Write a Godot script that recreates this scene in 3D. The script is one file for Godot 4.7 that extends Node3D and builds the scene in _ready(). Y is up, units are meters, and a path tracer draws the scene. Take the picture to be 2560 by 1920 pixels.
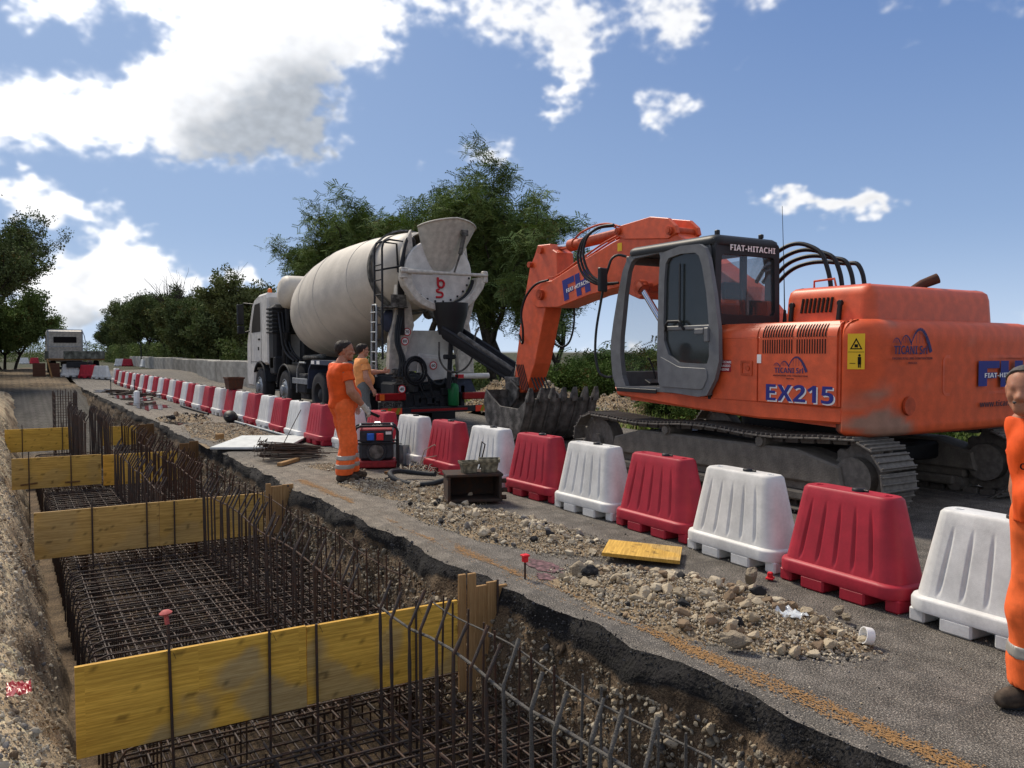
extends Node3D
# The road runs along -z; x grows to the far side of the road; the carriageway lies at y = 0.
const YAW := 31.5
const FPX := 2070.0
var rng := RandomNumberGenerator.new()
var taken := {}
var M := {}
var T := {}
var NZ := FastNoiseLite.new()
var NF := FastNoiseLite.new()

class MB:
	var V := PackedVector3Array()
	var N := PackedVector3Array()
	var C := PackedColorArray()
	var U := PackedVector2Array()
	var col := Color(1, 1, 1)
	var has_uv := false
	func tri(a: Vector3, b: Vector3, c: Vector3, na: Vector3, nb: Vector3, nc: Vector3) -> void:
		if (b - a).cross(c - a).dot(na + nb + nc) > 0.0:
			V.append(a); V.append(c); V.append(b)
			N.append(na); N.append(nc); N.append(nb)
		else:
			V.append(a); V.append(b); V.append(c)
			N.append(na); N.append(nb); N.append(nc)
		C.append(col); C.append(col); C.append(col)
	func quad(a: Vector3, b: Vector3, c: Vector3, d: Vector3, n := Vector3.ZERO) -> void:
		if n == Vector3.ZERO:
			n = -(b - a).cross(c - a)
			if n.length_squared() < 1e-16: n = -(c - a).cross(d - a)
			n = n.normalized()
		tri(a, b, c, n, n, n)
		tri(a, c, d, n, n, n)
	func quadn(a: Vector3, b: Vector3, c: Vector3, d: Vector3, na: Vector3, nb: Vector3, nc: Vector3, nd: Vector3) -> void:
		tri(a, b, c, na, nb, nc)
		tri(a, c, d, na, nc, nd)
	func box(c: Vector3, s: Vector3, bv := 0.0, B := Basis.IDENTITY) -> void:
		var h := s * 0.5
		bv = min(bv, min(h.x, min(h.y, h.z)) * 0.45)
		for ax in 3:
			for sg in [-1.0, 1.0]:
				var u := (ax + 1) % 3
				var w := (ax + 2) % 3
				var P := []
				for q in [[-1, -1], [1, -1], [1, 1], [-1, 1]]:
					var p := Vector3.ZERO
					p[ax] = h[ax] * sg
					p[u] = (h[u] - bv) * q[0]
					p[w] = (h[w] - bv) * q[1]
					P.append(c + B * p)
				var n := Vector3.ZERO
				n[ax] = sg
				n = B * n
				quad(P[0], P[1], P[2], P[3], n)
		if bv > 0.0:
			for ax in 3:
				var u := (ax + 1) % 3
				var w := (ax + 2) % 3
				for su in [-1.0, 1.0]:
					for sw in [-1.0, 1.0]:
						var P := []
						for q in [[-1, 0], [1, 0], [1, 1], [-1, 1]]:
							var p := Vector3.ZERO
							p[ax] = (h[ax] - bv) * q[0]
							p[u] = (h[u] - (bv if q[1] else 0.0)) * su
							p[w] = (h[w] - (0.0 if q[1] else bv)) * sw
							P.append(c + B * p)
						var n := Vector3.ZERO
						n[u] = su * 0.7071
						n[w] = sw * 0.7071
						quad(P[0], P[1], P[2], P[3], B * n)
			for sx in [-1.0, 1.0]:
				for sy in [-1.0, 1.0]:
					for sz in [-1.0, 1.0]:
						var n := B * (Vector3(sx, sy, sz) * 0.57735)
						tri(c + B * Vector3(h.x * sx, (h.y - bv) * sy, (h.z - bv) * sz), c + B * Vector3((h.x - bv) * sx, h.y * sy, (h.z - bv) * sz), c + B * Vector3((h.x - bv) * sx, (h.y - bv) * sy, h.z * sz), n, n, n)
	func tube(pts: Array, radii, n := 8, caps := true, closed := false) -> void:
		var rings := []
		var nr := []
		var up := Vector3.ZERO
		var m := pts.size()
		for i in m:
			var t: Vector3
			if closed: t = (pts[(i + 1) % m] - pts[(i + m - 1) % m]).normalized()
			else: t = (pts[min(i + 1, m - 1)] - pts[max(i - 1, 0)]).normalized()
			if up == Vector3.ZERO:
				up = Vector3.UP if abs(t.y) < 0.9 else Vector3.RIGHT
			var bx := t.cross(up).normalized()
			up = bx.cross(t).normalized()
			var r: float = radii if (radii is float or radii is int) else radii[i]
			var R := PackedVector3Array()
			var Q := PackedVector3Array()
			for j in n:
				var a := TAU * j / n
				var o := bx * cos(a) + up * sin(a)
				R.append(pts[i] + o * r)
				Q.append(o)
			rings.append(R)
			nr.append(Q)
		for i in (m if closed else m - 1):
			var k := (i + 1) % m
			for j in n:
				var l := (j + 1) % n
				quadn(rings[i][j], rings[i][l], rings[k][l], rings[k][j], nr[i][j], nr[i][l], nr[k][l], nr[k][j])
		if caps and not closed:
			for e in [0, m - 1]:
				var t: Vector3 = (pts[0] - pts[1]).normalized() if e == 0 else (pts[m - 1] - pts[m - 2]).normalized()
				for j in n:
					tri(pts[e], rings[e][j], rings[e][(j + 1) % n], t, t, t)
	func cyl(a: Vector3, b: Vector3, ra: float, rb := -1.0, n := 16, caps := true) -> void:
		tube([a, b], [ra, ra if rb < 0.0 else rb], n, caps)
	# profile of Vector2(radius, height) turned about the axis of B (its y) at o
	func lathe(o: Vector3, B: Basis, prof: Array, n := 24, a0 := 0.0, a1 := TAU, crease := 0.6) -> void:
		for i in prof.size() - 1:
			var p: Vector2 = prof[i]
			var q: Vector2 = prof[i + 1]
			var dn := Vector2(q.y - p.y, -(q.x - p.x)).normalized()
			var d0 := dn
			var d1 := dn
			if i > 0:
				var e: Vector2 = p - prof[i - 1]
				var en := Vector2(e.y, -e.x).normalized()
				if en.dot(dn) > crease: d0 = (en + dn).normalized()
			if i < prof.size() - 2:
				var e: Vector2 = prof[i + 2] - q
				var en := Vector2(e.y, -e.x).normalized()
				if en.dot(dn) > crease: d1 = (en + dn).normalized()
			for j in n:
				var u := a0 + (a1 - a0) * j / n
				var v := a0 + (a1 - a0) * (j + 1) / n
				var eu := Vector3(cos(u), 0, sin(u))
				var ev := Vector3(cos(v), 0, sin(v))
				quadn(o + B * (eu * p.x + Vector3(0, p.y, 0)), o + B * (ev * p.x + Vector3(0, p.y, 0)), o + B * (ev * q.x + Vector3(0, q.y, 0)), o + B * (eu * q.x + Vector3(0, q.y, 0)), B * (eu * d0.x + Vector3(0, d0.y, 0)), B * (ev * d0.x + Vector3(0, d0.y, 0)), B * (ev * d1.x + Vector3(0, d1.y, 0)), B * (eu * d1.x + Vector3(0, d1.y, 0)))
	# polygon in the plane of ex, ey pushed along ez; bv chamfers both rims
	func prism(poly: Array, o: Vector3, ex: Vector3, ey: Vector3, ez: Vector3, bv := 0.0) -> void:
		var P := PackedVector2Array()
		for p in poly: P.append(p)
		if Geometry2D.is_polygon_clockwise(P): P.reverse()
		var n := P.size()
		var I := PackedVector2Array()
		for i in n:
			var a := (P[i] - P[(i + n - 1) % n]).normalized()
			var b := (P[(i + 1) % n] - P[i]).normalized()
			var na := Vector2(-a.y, a.x)
			var nb := Vector2(-b.y, b.x)
			var k: Vector2 = (na + nb)
			I.append(P[i] + k * (bv / max(0.35, 1.0 + na.dot(nb))))
		var zd := ez.normalized() * bv
		var fr := PackedVector3Array()
		var rings := [[], [], [], []]
		for i in n:
			var a := o + ex * P[i].x + ey * P[i].y
			var b := o + ex * I[i].x + ey * I[i].y
			rings[0].append(b)
			rings[1].append(a + zd)
			rings[2].append(a + ez - zd)
			rings[3].append(b + ez)
		var ids := Geometry2D.triangulate_polygon(P)
		var up := ez.normalized()
		for t in range(0, ids.size(), 3):
			tri(rings[0][ids[t]], rings[0][ids[t + 1]], rings[0][ids[t + 2]], -up, -up, -up)
			tri(rings[3][ids[t]], rings[3][ids[t + 1]], rings[3][ids[t + 2]], up, up, up)
		for i in n:
			var j := (i + 1) % n
			var e := (P[j] - P[i]).normalized()
			var on := (ex.normalized() * e.y - ey.normalized() * e.x).normalized()
			for r in 3:
				if bv <= 0.0 and r != 1: continue
				var nn: Vector3 = on if r == 1 else (on - up if r == 0 else on + up).normalized()
				quad(rings[r][i], rings[r][j], rings[r + 1][j], rings[r + 1][i], nn)
	# a frame between two loops of equal length, pushed along ez
	func ring(outer: Array, inner: Array, o: Vector3, ex: Vector3, ey: Vector3, ez: Vector3) -> void:
		var n := outer.size()
		var f := ez.normalized()
		for i in n:
			var j := (i + 1) % n
			var a: Vector3 = o + ex * outer[i].x + ey * outer[i].y
			var b: Vector3 = o + ex * outer[j].x + ey * outer[j].y
			var c: Vector3 = o + ex * inner[j].x + ey * inner[j].y
			var d: Vector3 = o + ex * inner[i].x + ey * inner[i].y
			quad(a, b, c, d, -f)
			quad(a + ez, b + ez, c + ez, d + ez, f)
			var w := (b - a).cross(f).normalized()
			if w.dot(a + b - c - d) < 0.0: w = -w
			quad(a, b, b + ez, a + ez, w)
			quad(d, c, c + ez, d + ez, -w)
	# rows of points; smooth normals by differences
	func grid(R: Array, closed := false, flip := false) -> void:
		var nv := R.size()
		var nu: int = R[0].size()
		var NN := []
		for i in nv:
			var q := PackedVector3Array()
			for j in nu:
				var a: Vector3 = R[min(i + 1, nv - 1)][j] - R[max(i - 1, 0)][j]
				var b: Vector3
				if closed: b = R[i][(j + 1) % nu] - R[i][(j + nu - 1) % nu]
				else: b = R[i][min(j + 1, nu - 1)] - R[i][max(j - 1, 0)]
				var x := a.cross(b).normalized()
				q.append(-x if flip else x)
			NN.append(q)
		for i in nv - 1:
			for j in (nu if closed else nu - 1):
				var k := (j + 1) % nu
				quadn(R[i][j], R[i][k], R[i + 1][k], R[i + 1][j], NN[i][j], NN[i][k], NN[i + 1][k], NN[i + 1][j])
	# rings of equal size joined by flat or smooth walls, with flat caps
	func loft(R: Array, caps := true, smooth := true) -> void:
		var m := R.size()
		var n: int = R[0].size()
		var cen := []
		for r in R:
			var c := Vector3.ZERO
			for p in r: c += p
			cen.append(c / n)
		var NN := []
		var side := 0.0
		for i in m:
			var q := PackedVector3Array()
			for j in n:
				var a: Vector3 = R[mini(i + 1, m - 1)][j] - R[maxi(i - 1, 0)][j]
				var x := a.cross(R[i][(j + 1) % n] - R[i][(j + n - 1) % n]).normalized()
				side += x.dot((R[i][j] - cen[i]).normalized())
				q.append(x)
			NN.append(q)
		var sg := 1.0 if side >= 0.0 else -1.0
		for i in m - 1:
			for j in n:
				var k := (j + 1) % n
				if smooth:
					quadn(R[i][j], R[i][k], R[i + 1][k], R[i + 1][j], NN[i][j] * sg, NN[i][k] * sg, NN[i + 1][k] * sg, NN[i + 1][j] * sg)
				else:
					var x: Vector3 = (R[i + 1][j] - R[i][j]).cross(R[i][k] - R[i][j]).normalized()
					if x.length_squared() < 0.1: x = (R[i + 1][k] - R[i][k]).cross(R[i + 1][k] - R[i + 1][j]).normalized()
					quad(R[i][j], R[i][k], R[i + 1][k], R[i + 1][j], x * sg)
		if caps:
			for e in [0, m - 1]:
				var d: Vector3 = (cen[0] - cen[1]).normalized() if e == 0 else (cen[m - 1] - cen[m - 2]).normalized()
				for j in n:
					tri(cen[e], R[e][j], R[e][(j + 1) % n], d, d, d)
	func ball(c: Vector3, r: Vector3, n := 12, B := Basis.IDENTITY) -> void:
		var R := []
		for i in n + 1:
			var a: float = PI * clamp(float(i) / n, 0.004, 0.996)
			var q := PackedVector3Array()
			for j in n * 2:
				var b := PI * j / n
				q.append(c + B * (Vector3(sin(a) * cos(b), cos(a), sin(a) * sin(b)) * r))
			R.append(q)
		loft(R, false, true)
	func mesh() -> ArrayMesh:
		var A := []
		A.resize(Mesh.ARRAY_MAX)
		A[Mesh.ARRAY_VERTEX] = V
		A[Mesh.ARRAY_NORMAL] = N
		A[Mesh.ARRAY_COLOR] = C
		if has_uv: A[Mesh.ARRAY_TEX_UV] = U
		var m := ArrayMesh.new()
		m.add_surface_from_arrays(Mesh.PRIMITIVE_TRIANGLES, A)
		return m

func numbered(called: String) -> String:
	var n: int = taken.get(called, 0)
	taken[called] = n + 1
	return called if n == 0 else "%s_%03d" % [called, n]

func put(o: Node3D, called: String, parent: Node3D = null) -> void:
	if parent == null:
		o.name = numbered(called)
		add_child(o)
	else:
		o.name = called
		parent.add_child(o, true)

func obj(b, called: String, m: Material, parent: Node3D = null, at := Vector3.ZERO, B := Basis.IDENTITY) -> MeshInstance3D:
	var o := MeshInstance3D.new()
	o.mesh = b.mesh() if b is MB else b
	o.material_override = m
	o.transform = Transform3D(B, at)
	put(o, called, parent)
	return o

func tag(o: Node3D, label: String, category: String, group := "") -> void:
	o.set_meta("label", label)
	o.set_meta("category", category)
	if group: o.set_meta("group", group)

func thing(called: String, label: String, category: String, at := Vector3.ZERO, turn := 0.0, group := "") -> Node3D:
	var o := Node3D.new()
	o.position = at
	o.rotation.y = turn
	put(o, called)
	tag(o, label, category, group)
	return o

func structure(b, called: String, m: Material) -> MeshInstance3D:
	var o := obj(b, called, m)
	o.set_meta("kind", "structure")
	return o

func copy_of(src: Node3D, called: String, at: Vector3, turn: float, label := "") -> Node3D:
	var c: Node3D = src.duplicate()
	c.name = numbered(called)
	add_child(c)
	c.position = at
	c.rotation.y = turn
	if label: c.set_meta("label", label)
	return c

func words(s: String, size: float, m: Material, parent: Node3D, at: Vector3, B: Basis, depth := 0.002, bold := true, stretch := 1.0, family := "Droid Sans") -> MeshInstance3D:
	var f := SystemFont.new()
	f.font_names = PackedStringArray([family])
	if bold: f.font_weight = 700
	var t := TextMesh.new()
	t.font = f
	t.text = s
	t.font_size = 64
	t.pixel_size = size / 46.0
	t.depth = depth
	t.curve_step = 2.0
	var o := MeshInstance3D.new()
	o.mesh = t
	o.material_override = m
	o.transform = Transform3D(B.scaled_local(Vector3(stretch, 1, 1)), at)
	put(o, "lettering", parent)
	return o

func srgb(r: int, g: int, b: int) -> Color:
	return Color(r / 255.0, g / 255.0, b / 255.0)

func noise(seed_: int, freq: float, oct := 4, gain := 0.5) -> FastNoiseLite:
	var n := FastNoiseLite.new()
	n.seed = seed_
	n.noise_type = FastNoiseLite.TYPE_SIMPLEX_SMOOTH
	n.frequency = freq
	n.fractal_octaves = oct
	n.fractal_gain = gain
	return n

# a seamless noise read as numbers
func field(n: FastNoiseLite, size: int) -> PackedByteArray:
	var im := n.get_seamless_image(size, size, false, false, 0.12, true)
	im.convert(Image.FORMAT_L8)
	return im.get_data()

func texture_of(size: int, data: PackedByteArray) -> ImageTexture:
	var im := Image.create_from_data(size, size, false, Image.FORMAT_RGB8, data)
	im.generate_mipmaps()
	return ImageTexture.create_from_image(im)

func bump_of(size: int, data: PackedByteArray, strength: float) -> ImageTexture:
	var im := Image.create_from_data(size, size, false, Image.FORMAT_L8, data)
	im.convert(Image.FORMAT_RGBA8)
	im.bump_map_to_normal_map(strength)
	return ImageTexture.create_from_image(im)

func mat(c: Color, rough := 0.6, metal := 0.0, tex := "", scale := 1.0, world := false, nrm := "", nstr := 1.0) -> StandardMaterial3D:
	var m := StandardMaterial3D.new()
	m.albedo_color = c
	m.roughness = rough
	m.metallic = metal
	m.metallic_specular = 0.4
	if tex or nrm:
		m.uv1_triplanar = true
		m.uv1_world_triplanar = world
		m.uv1_scale = Vector3.ONE * scale
	if tex: m.albedo_texture = T[tex]
	if nrm:
		m.normal_enabled = true
		m.normal_texture = T[nrm]
		m.normal_scale = nstr
	return m

func tinted(m: StandardMaterial3D) -> StandardMaterial3D:
	m.vertex_color_use_as_albedo = true
	return m

func make_textures() -> void:
	# grey multipliers
	var S := 512
	var a := field(noise(1, 0.006, 5), S)
	var b := field(noise(2, 0.05, 3), S)
	var g := field(noise(3, 0.22, 2), S)
	var defs := {"dusty": [0.74, 1.0, 0.5, 0.3, 0.2], "stained": [0.45, 1.0, 0.7, 0.2, 0.1], "speckled": [0.4, 1.25, 0.15, 0.3, 0.55], "soft": [0.86, 1.0, 0.6, 0.25, 0.15]}
	for k in defs:
		var d: Array = defs[k]
		var o := PackedByteArray()
		o.resize(S * S * 3)
		for i in S * S:
			var v: float = (a[i] * d[2] + b[i] * d[3] + g[i] * d[4]) / 255.0
			v = clamp((v - 0.5) * 1.7 + 0.5, 0.0, 1.0)
			var w: float = int(clamp(lerp(d[0], d[1], v), 0.0, 1.0) * 255.0)
			o[i * 3] = w
			o[i * 3 + 1] = w
			o[i * 3 + 2] = w
		T[k] = texture_of(S, o)
	T["grain_n"] = bump_of(S, g, 3.0)
	T["lumps_n"] = bump_of(S, b, 6.0)
	# asphalt: dark binder with pale and brown chips
	var c1 := field(noise(7, 0.16, 1), S)
	var c2 := field(noise(8, 0.19, 1), S)
	var o := PackedByteArray()
	o.resize(S * S * 3)
	for i in S * S:
		var base: float = 94.0 + (a[i] - 128.0) * 0.18 + (b[i] - 128.0) * 0.16
		var rgb := Vector3(base * 1.02, base, base * 0.97)
		if c1[i] > 168: rgb += Vector3(96, 91, 82) * min(1.0, (c1[i] - 168) / 22.0)
		elif c2[i] > 160: rgb += Vector3(38, 30, 22) * min(1.0, (c2[i] - 160) / 30.0)
		elif c2[i] < 80: rgb *= 0.62
		o[i * 3] = int(clamp(rgb.x, 0, 255))
		o[i * 3 + 1] = int(clamp(rgb.y, 0, 255))
		o[i * 3 + 2] = int(clamp(rgb.z, 0, 255))
	T["asphalt"] = texture_of(S, o)
	T["asphalt_n"] = bump_of(S, c1, 4.0)
	# soil with pale grit
	o = PackedByteArray()
	o.resize(S * S * 3)
	for i in S * S:
		var v: float = 182.0 + (a[i] - 128.0) * 0.5 + (b[i] - 128.0) * 0.5
		var rgb := Vector3(v, v * 0.95, v * 0.88)
		if c1[i] > 150: rgb += Vector3(60, 58, 52) * min(1.0, (c1[i] - 150) / 30.0)
		if c2[i] < 100: rgb *= 0.6
		o[i * 3] = int(clamp(rgb.x, 0, 255))
		o[i * 3 + 1] = int(clamp(rgb.y, 0, 255))
		o[i * 3 + 2] = int(clamp(rgb.z, 0, 255))
	T["soil"] = texture_of(S, o)
	# wood: streaks along x with knots
	var wn := noise(11, 0.02, 4)
	o = PackedByteArray()
	o.resize(S * S * 3)
	var hb := PackedByteArray()
	hb.resize(S * S)
	for y in S:
		for x in S:
			var w: float = wn.get_noise_2d(x * 0.09, y * 3.2) * 0.6 + wn.get_noise_2d(x * 0.5 + 900, y * 9.0) * 0.35
			var v: float = clamp(0.9 + w * 0.24, 0.3, 1.0)
			var i := y * S + x
			hb[i] = int(v * 255)
			v *= 255.0
			o[i * 3] = int(v)
			o[i * 3 + 1] = int(v * (0.96 + w * 0.05))
			o[i * 3 + 2] = int(clamp(v * (0.9 + w * 0.14), 0, 255))
	T["wood"] = texture_of(S, o)
	T["wood_n"] = bump_of(S, hb, 2.0)
	# rust: brown scale on dark steel
	o = PackedByteArray()
	o.resize(S * S * 3)
	for i in S * S:
		var v: float = clamp((a[i] * 0.5 + b[i] * 0.5 - 118.0) / 50.0, 0.0, 1.0)
		var rgb := Vector3(96, 89, 84).lerp(Vector3(122, 92, 74), v) * (0.75 + g[i] / 255.0 * 0.5)
		o[i * 3] = int(clamp(rgb.x, 0, 255))
		o[i * 3 + 1] = int(clamp(rgb.y, 0, 255))
		o[i * 3 + 2] = int(clamp(rgb.z, 0, 255))
	T["rust"] = texture_of(S, o)

func sky_texture() -> ImageTexture:
	# clouds and air by direction: azimuth from the camera's heading and elevation, degrees
	var seen := [  # where each cloud stands in the photograph (2212 wide), half sizes, weight, greyness
		[-40, 255, 120, 75, 1.0, 0], [90, 240, 130, 70, 1.0, 0], [230, 265, 120, 70, 1.0, 0], [340, 250, 110, 75, 1.0, 0.05], [430, 170, 110, 85, 1.0, 0], [520, 120, 120, 90, 1.0, 0], [540, 250, 130, 90, 1.0, 1.0], [650, 200, 90, 100, 0.9, 1.0], [470, 300, 100, 55, 0.85, 0.8], [670, 320, 60, 45, 0.8, 0.9], [700, 110, 70, 60, 0.5, 0.5],
		[640, 60, 130, 80, 1.0, 0.05], [760, 60, 90, 70, 0.95, 0.2], [820, 90, 50, 55, 0.8, 0.15], [560, -10, 220, 60, 1.0, 0], [330, 0, 190, 38, 1.0, 0], [140, 10, 90, 45, 0.75, 0], [100, 40, 60, 40, 0.5, 0], [200, 85, 25, 25, 0.35, 0], [700, -60, 200, 80, 1.0, 0.1],
		[940, 20, 40, 40, 0.5, 0], [1080, 30, 110, 60, 0.9, 0.15], [1200, 80, 80, 60, 0.95, 0.15], [1260, 60, 50, 60, 0.7, 0.1], [1235, 150, 42, 50, 0.85, 0.05], [1218, 210, 26, 40, 0.75, 0], [1190, 250, 18, 24, 0.65, 0], [1400, 30, 80, 55, 0.75, 0.1], [1450, 85, 50, 50, 0.6, 0.1], [1500, 40, 60, 40, 0.6, 0.1], [1640, 5, 70, 28, 0.6, 0], [1470, 238, 60, 26, 0.8, 0], [1385, 220, 36, 24, 0.55, 0], [1412, 280, 26, 34, 0.6, 0], [1060, 330, 60, 30, 0.7, 0], [1090, 350, 34, 22, 0.5, 0], [905, 358, 25, 10, 0.35, 0],
		[1920, 15, 50, 28, 0.5, 0], [2060, 5, 70, 22, 0.42, 0.1], [2180, 15, 60, 26, 0.42, 0.1], [1935, 100, 35, 14, 0.28, 0], [1590, 150, 25, 8, 0.25, 0],
		[1690, 424, 70, 13, 0.9, 0], [1780, 448, 90, 20, 0.85, 0], [1860, 440, 60, 24, 0.9, 0], [1900, 450, 40, 16, 0.7, 0], [1740, 440, 60, 14, 0.6, 0], [1790, 490, 30, 8, 0.3, 0],
		[30, 430, 70, 30, 0.9, 0], [120, 435, 80, 38, 1.0, 0], [200, 455, 55, 20, 0.75, 0], [66, 375, 18, 15, 0.75, 0], [90, 470, 60, 20, 0.6, 0.3],
		[255, 525, 60, 40, 1.0, 0], [310, 570, 70, 50, 1.0, 0], [230, 590, 90, 60, 1.0, 0.05], [150, 600, 60, 50, 0.9, 0.1], [165, 600, 30, 28, 0.5, 1.0], [120, 640, 70, 50, 1.0, 0], [60, 620, 70, 70, 0.9, 0], [360, 600, 50, 35, 0.9, 0], [410, 615, 40, 18, 0.8, 0], [500, 600, 36, 26, 0.95, 0], [540, 610, 40, 24, 0.8, 0], [300, 650, 160, 40, 0.9, 0], [160, 690, 70, 30, 0.8, 0.9], [330, 480, 30, 12, 0.35, 0],
		[1360, 770, 80, 30, 0.7, 0], [1290, 800, 110, 28, 0.7, 0], [2205, 665, 18, 22, 0.5, 0]]
	var blobs := []
	for q in seen:
		var fx: float = (q[0] * 1.1573 - 1280.0) / FPX
		blobs.append([rad_to_deg(atan(fx)), rad_to_deg(atan((880.0 - q[1] * 1.1573) / FPX / sqrt(1.0 + fx * fx))), q[2] * 0.032 / (1.0 + fx * fx), q[3] * 0.032 / sqrt(1.0 + fx * fx), q[4], q[5]])
	var warp := noise(21, 0.07, 4, 0.5)
	var fine := noise(22, 0.16, 5, 0.5)
	var wide := noise(23, 0.035, 4, 0.5)
	var W := 4096
	var H := 2048
	var sky: Image = null
	for level in 2:
		var w := 512 if level == 0 else W
		var h := 256 if level == 0 else H
		var x0 := 0
		var x1 := w
		var y0 := 0
		var y1: int = h / 2
		if level == 1:
			x0 = int((-38.0 + YAW + 180.0) / 360.0 * W)
			x1 = int((38.0 + YAW + 180.0) / 360.0 * W)
			y0 = int((90.0 - 31.0) / 180.0 * H)
		var nw := x1 - x0
		var nh := y1 - y0
		var den := PackedFloat32Array()
		var gre := PackedFloat32Array()
		den.resize(nw * nh)
		gre.resize(nw * nh)
		var dx := 360.0 / w
		var warp_x := PackedFloat32Array()
		var warp_y := PackedFloat32Array()
		if level == 1:
			warp_x.resize(nw * nh)
			warp_y.resize(nw * nh)
			for j in nh:
				for i in nw:
					var az := (x0 + i + 0.5) * dx - 180.0 - YAW
					var el := 90.0 - (y0 + j + 0.5) * dx
					warp_x[j * nw + i] = warp.get_noise_2d(az * 5.0, el * 7.0) * 1.5
					warp_y[j * nw + i] = warp.get_noise_2d(az * 5.0 + 500.0, el * 7.0) * 0.9
			for bl in blobs:
				var i0: int = max(0, int((bl[0] - bl[2] * 2.2 - 2.5 + YAW + 180.0) / dx) - x0)
				var i1: int = min(nw, int((bl[0] + bl[2] * 2.2 + 2.5 + YAW + 180.0) / dx) - x0)
				var j0: int = max(0, int((90.0 - bl[1] - bl[3] * 2.2 - 1.5) / dx) - y0)
				var j1: int = min(nh, int((90.0 - bl[1] + bl[3] * 2.2 + 1.5) / dx) - y0)
				for j in range(j0, j1):
					var el := 90.0 - (y0 + j + 0.5) * dx
					for i in range(i0, i1):
						var q := j * nw + i
						var u: float = ((x0 + i + 0.5) * dx - 180.0 - YAW + warp_x[q] - bl[0]) / bl[2]
						var v: float = (el + warp_y[q] - bl[1]) / bl[3]
						var r := u * u + v * v
						if r < 4.0:
							var e: float = exp(-r * 1.15) * bl[4]
							den[q] += e
							gre[q] += e * bl[5]
		var data := PackedFloat32Array()
		data.resize(nw * nh * 3)
		for j in nh:
			var el := 90.0 - (y0 + j + 0.5) * dx
			var t: float = clamp(el / 34.0, 0.0, 1.0)
			for i in nw:
				var q := j * nw + i
				var azw := (x0 + i + 0.5) * dx - 180.0
				var az := azw - YAW
				var f := 0.0
				if level == 1: f = fine.get_noise_2d(az * 5.0, el * 8.0) * 0.75 + warp.get_noise_2d(az * 4.0 + 77.0, el * 7.0) * 0.35
				# unseen clouds beyond the frame, made denser to add fill light
				var away: float = clamp((abs(az) - 33.0) / 8.0 + max(0.0, (el - 27.0) / 6.0), 0.0, 1.0)
				var ce := cos(deg_to_rad(el))
				var d3 := Vector3(sin(deg_to_rad(azw)) * ce, sin(deg_to_rad(el)) * 1.6, cos(deg_to_rad(azw)) * ce)
				var rest: float = wide.get_noise_3dv(d3 * 42.0) * 1.5 + 0.5
				var d: float = lerp(den[q], rest, away)
				var g: float = gre[q] / max(den[q], 0.05) * (1.0 - away)
				# sunward side of the sky is paler and its clouds brighter
				var sd: float = (az + 34.0) / 40.0
				var se: float = (el - 36.0) / 34.0
				var glow: float = exp(-(sd * sd + se * se))
				var top := Color(0.060, 0.126, 0.305)
				var low := Color(0.27, 0.375, 0.53)
				var air := top.lerp(low, pow(1.0 - t, 1.9))
				air = air.lerp(Color(0.37, 0.47, 0.62), glow * 0.5)
				var hz: float = clamp(1.0 - el / 9.0, 0.0, 1.0)
				air = air.lerp(Color(0.53, 0.585, 0.65), hz * hz * 0.5)
				var c: float = pow(smoothstep(0.12, 0.98, d * 0.95 + f * 0.5 * smoothstep(0.05, 0.6, d)), 1.25)
				var thick: float = clamp((d + f * 0.5 - 0.5) * 1.2, 0.0, 1.0)
				var lum: float = lerp(0.66, 1.0, glow) + f * 0.12
				lum = lerp(lum, lum * 0.86, thick * (1.0 - glow))
				var white := Color(lum * 1.0, lum * 1.0, lum * 1.01)
				var gray: float = clamp(g * 1.25 + f * 0.35 * g, 0.0, 1.0) * smoothstep(0.3, 0.6, d)
				white = white.lerp(Color(0.31, 0.335, 0.37) * (1.0 + f * 0.25), gray)
				air = air.lerp(white, c * 0.97)
				data[q * 3] = air.r
				data[q * 3 + 1] = air.g
				data[q * 3 + 2] = air.b
		var im := Image.create_from_data(nw, nh, false, Image.FORMAT_RGBF, data.to_byte_array())
		if level == 0:
			var all := Image.create(512, 256, false, Image.FORMAT_RGBF)
			all.fill(Color(0.16, 0.15, 0.13))
			all.blit_rect(im, Rect2i(0, 0, nw, nh), Vector2i.ZERO)
			all.resize(W, H, Image.INTERPOLATE_BILINEAR)
			sky = all
		else:
			sky.blit_rect(im, Rect2i(0, 0, nw, nh), Vector2i(x0, y0))
	var turned := Image.create(W, H, false, Image.FORMAT_RGBF)
	turned.blit_rect(sky, Rect2i(W / 2, 0, W / 2, H), Vector2i.ZERO)
	turned.blit_rect(sky, Rect2i(0, 0, W / 2, H), Vector2i(W / 2, 0))
	return ImageTexture.create_from_image(turned)

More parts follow.
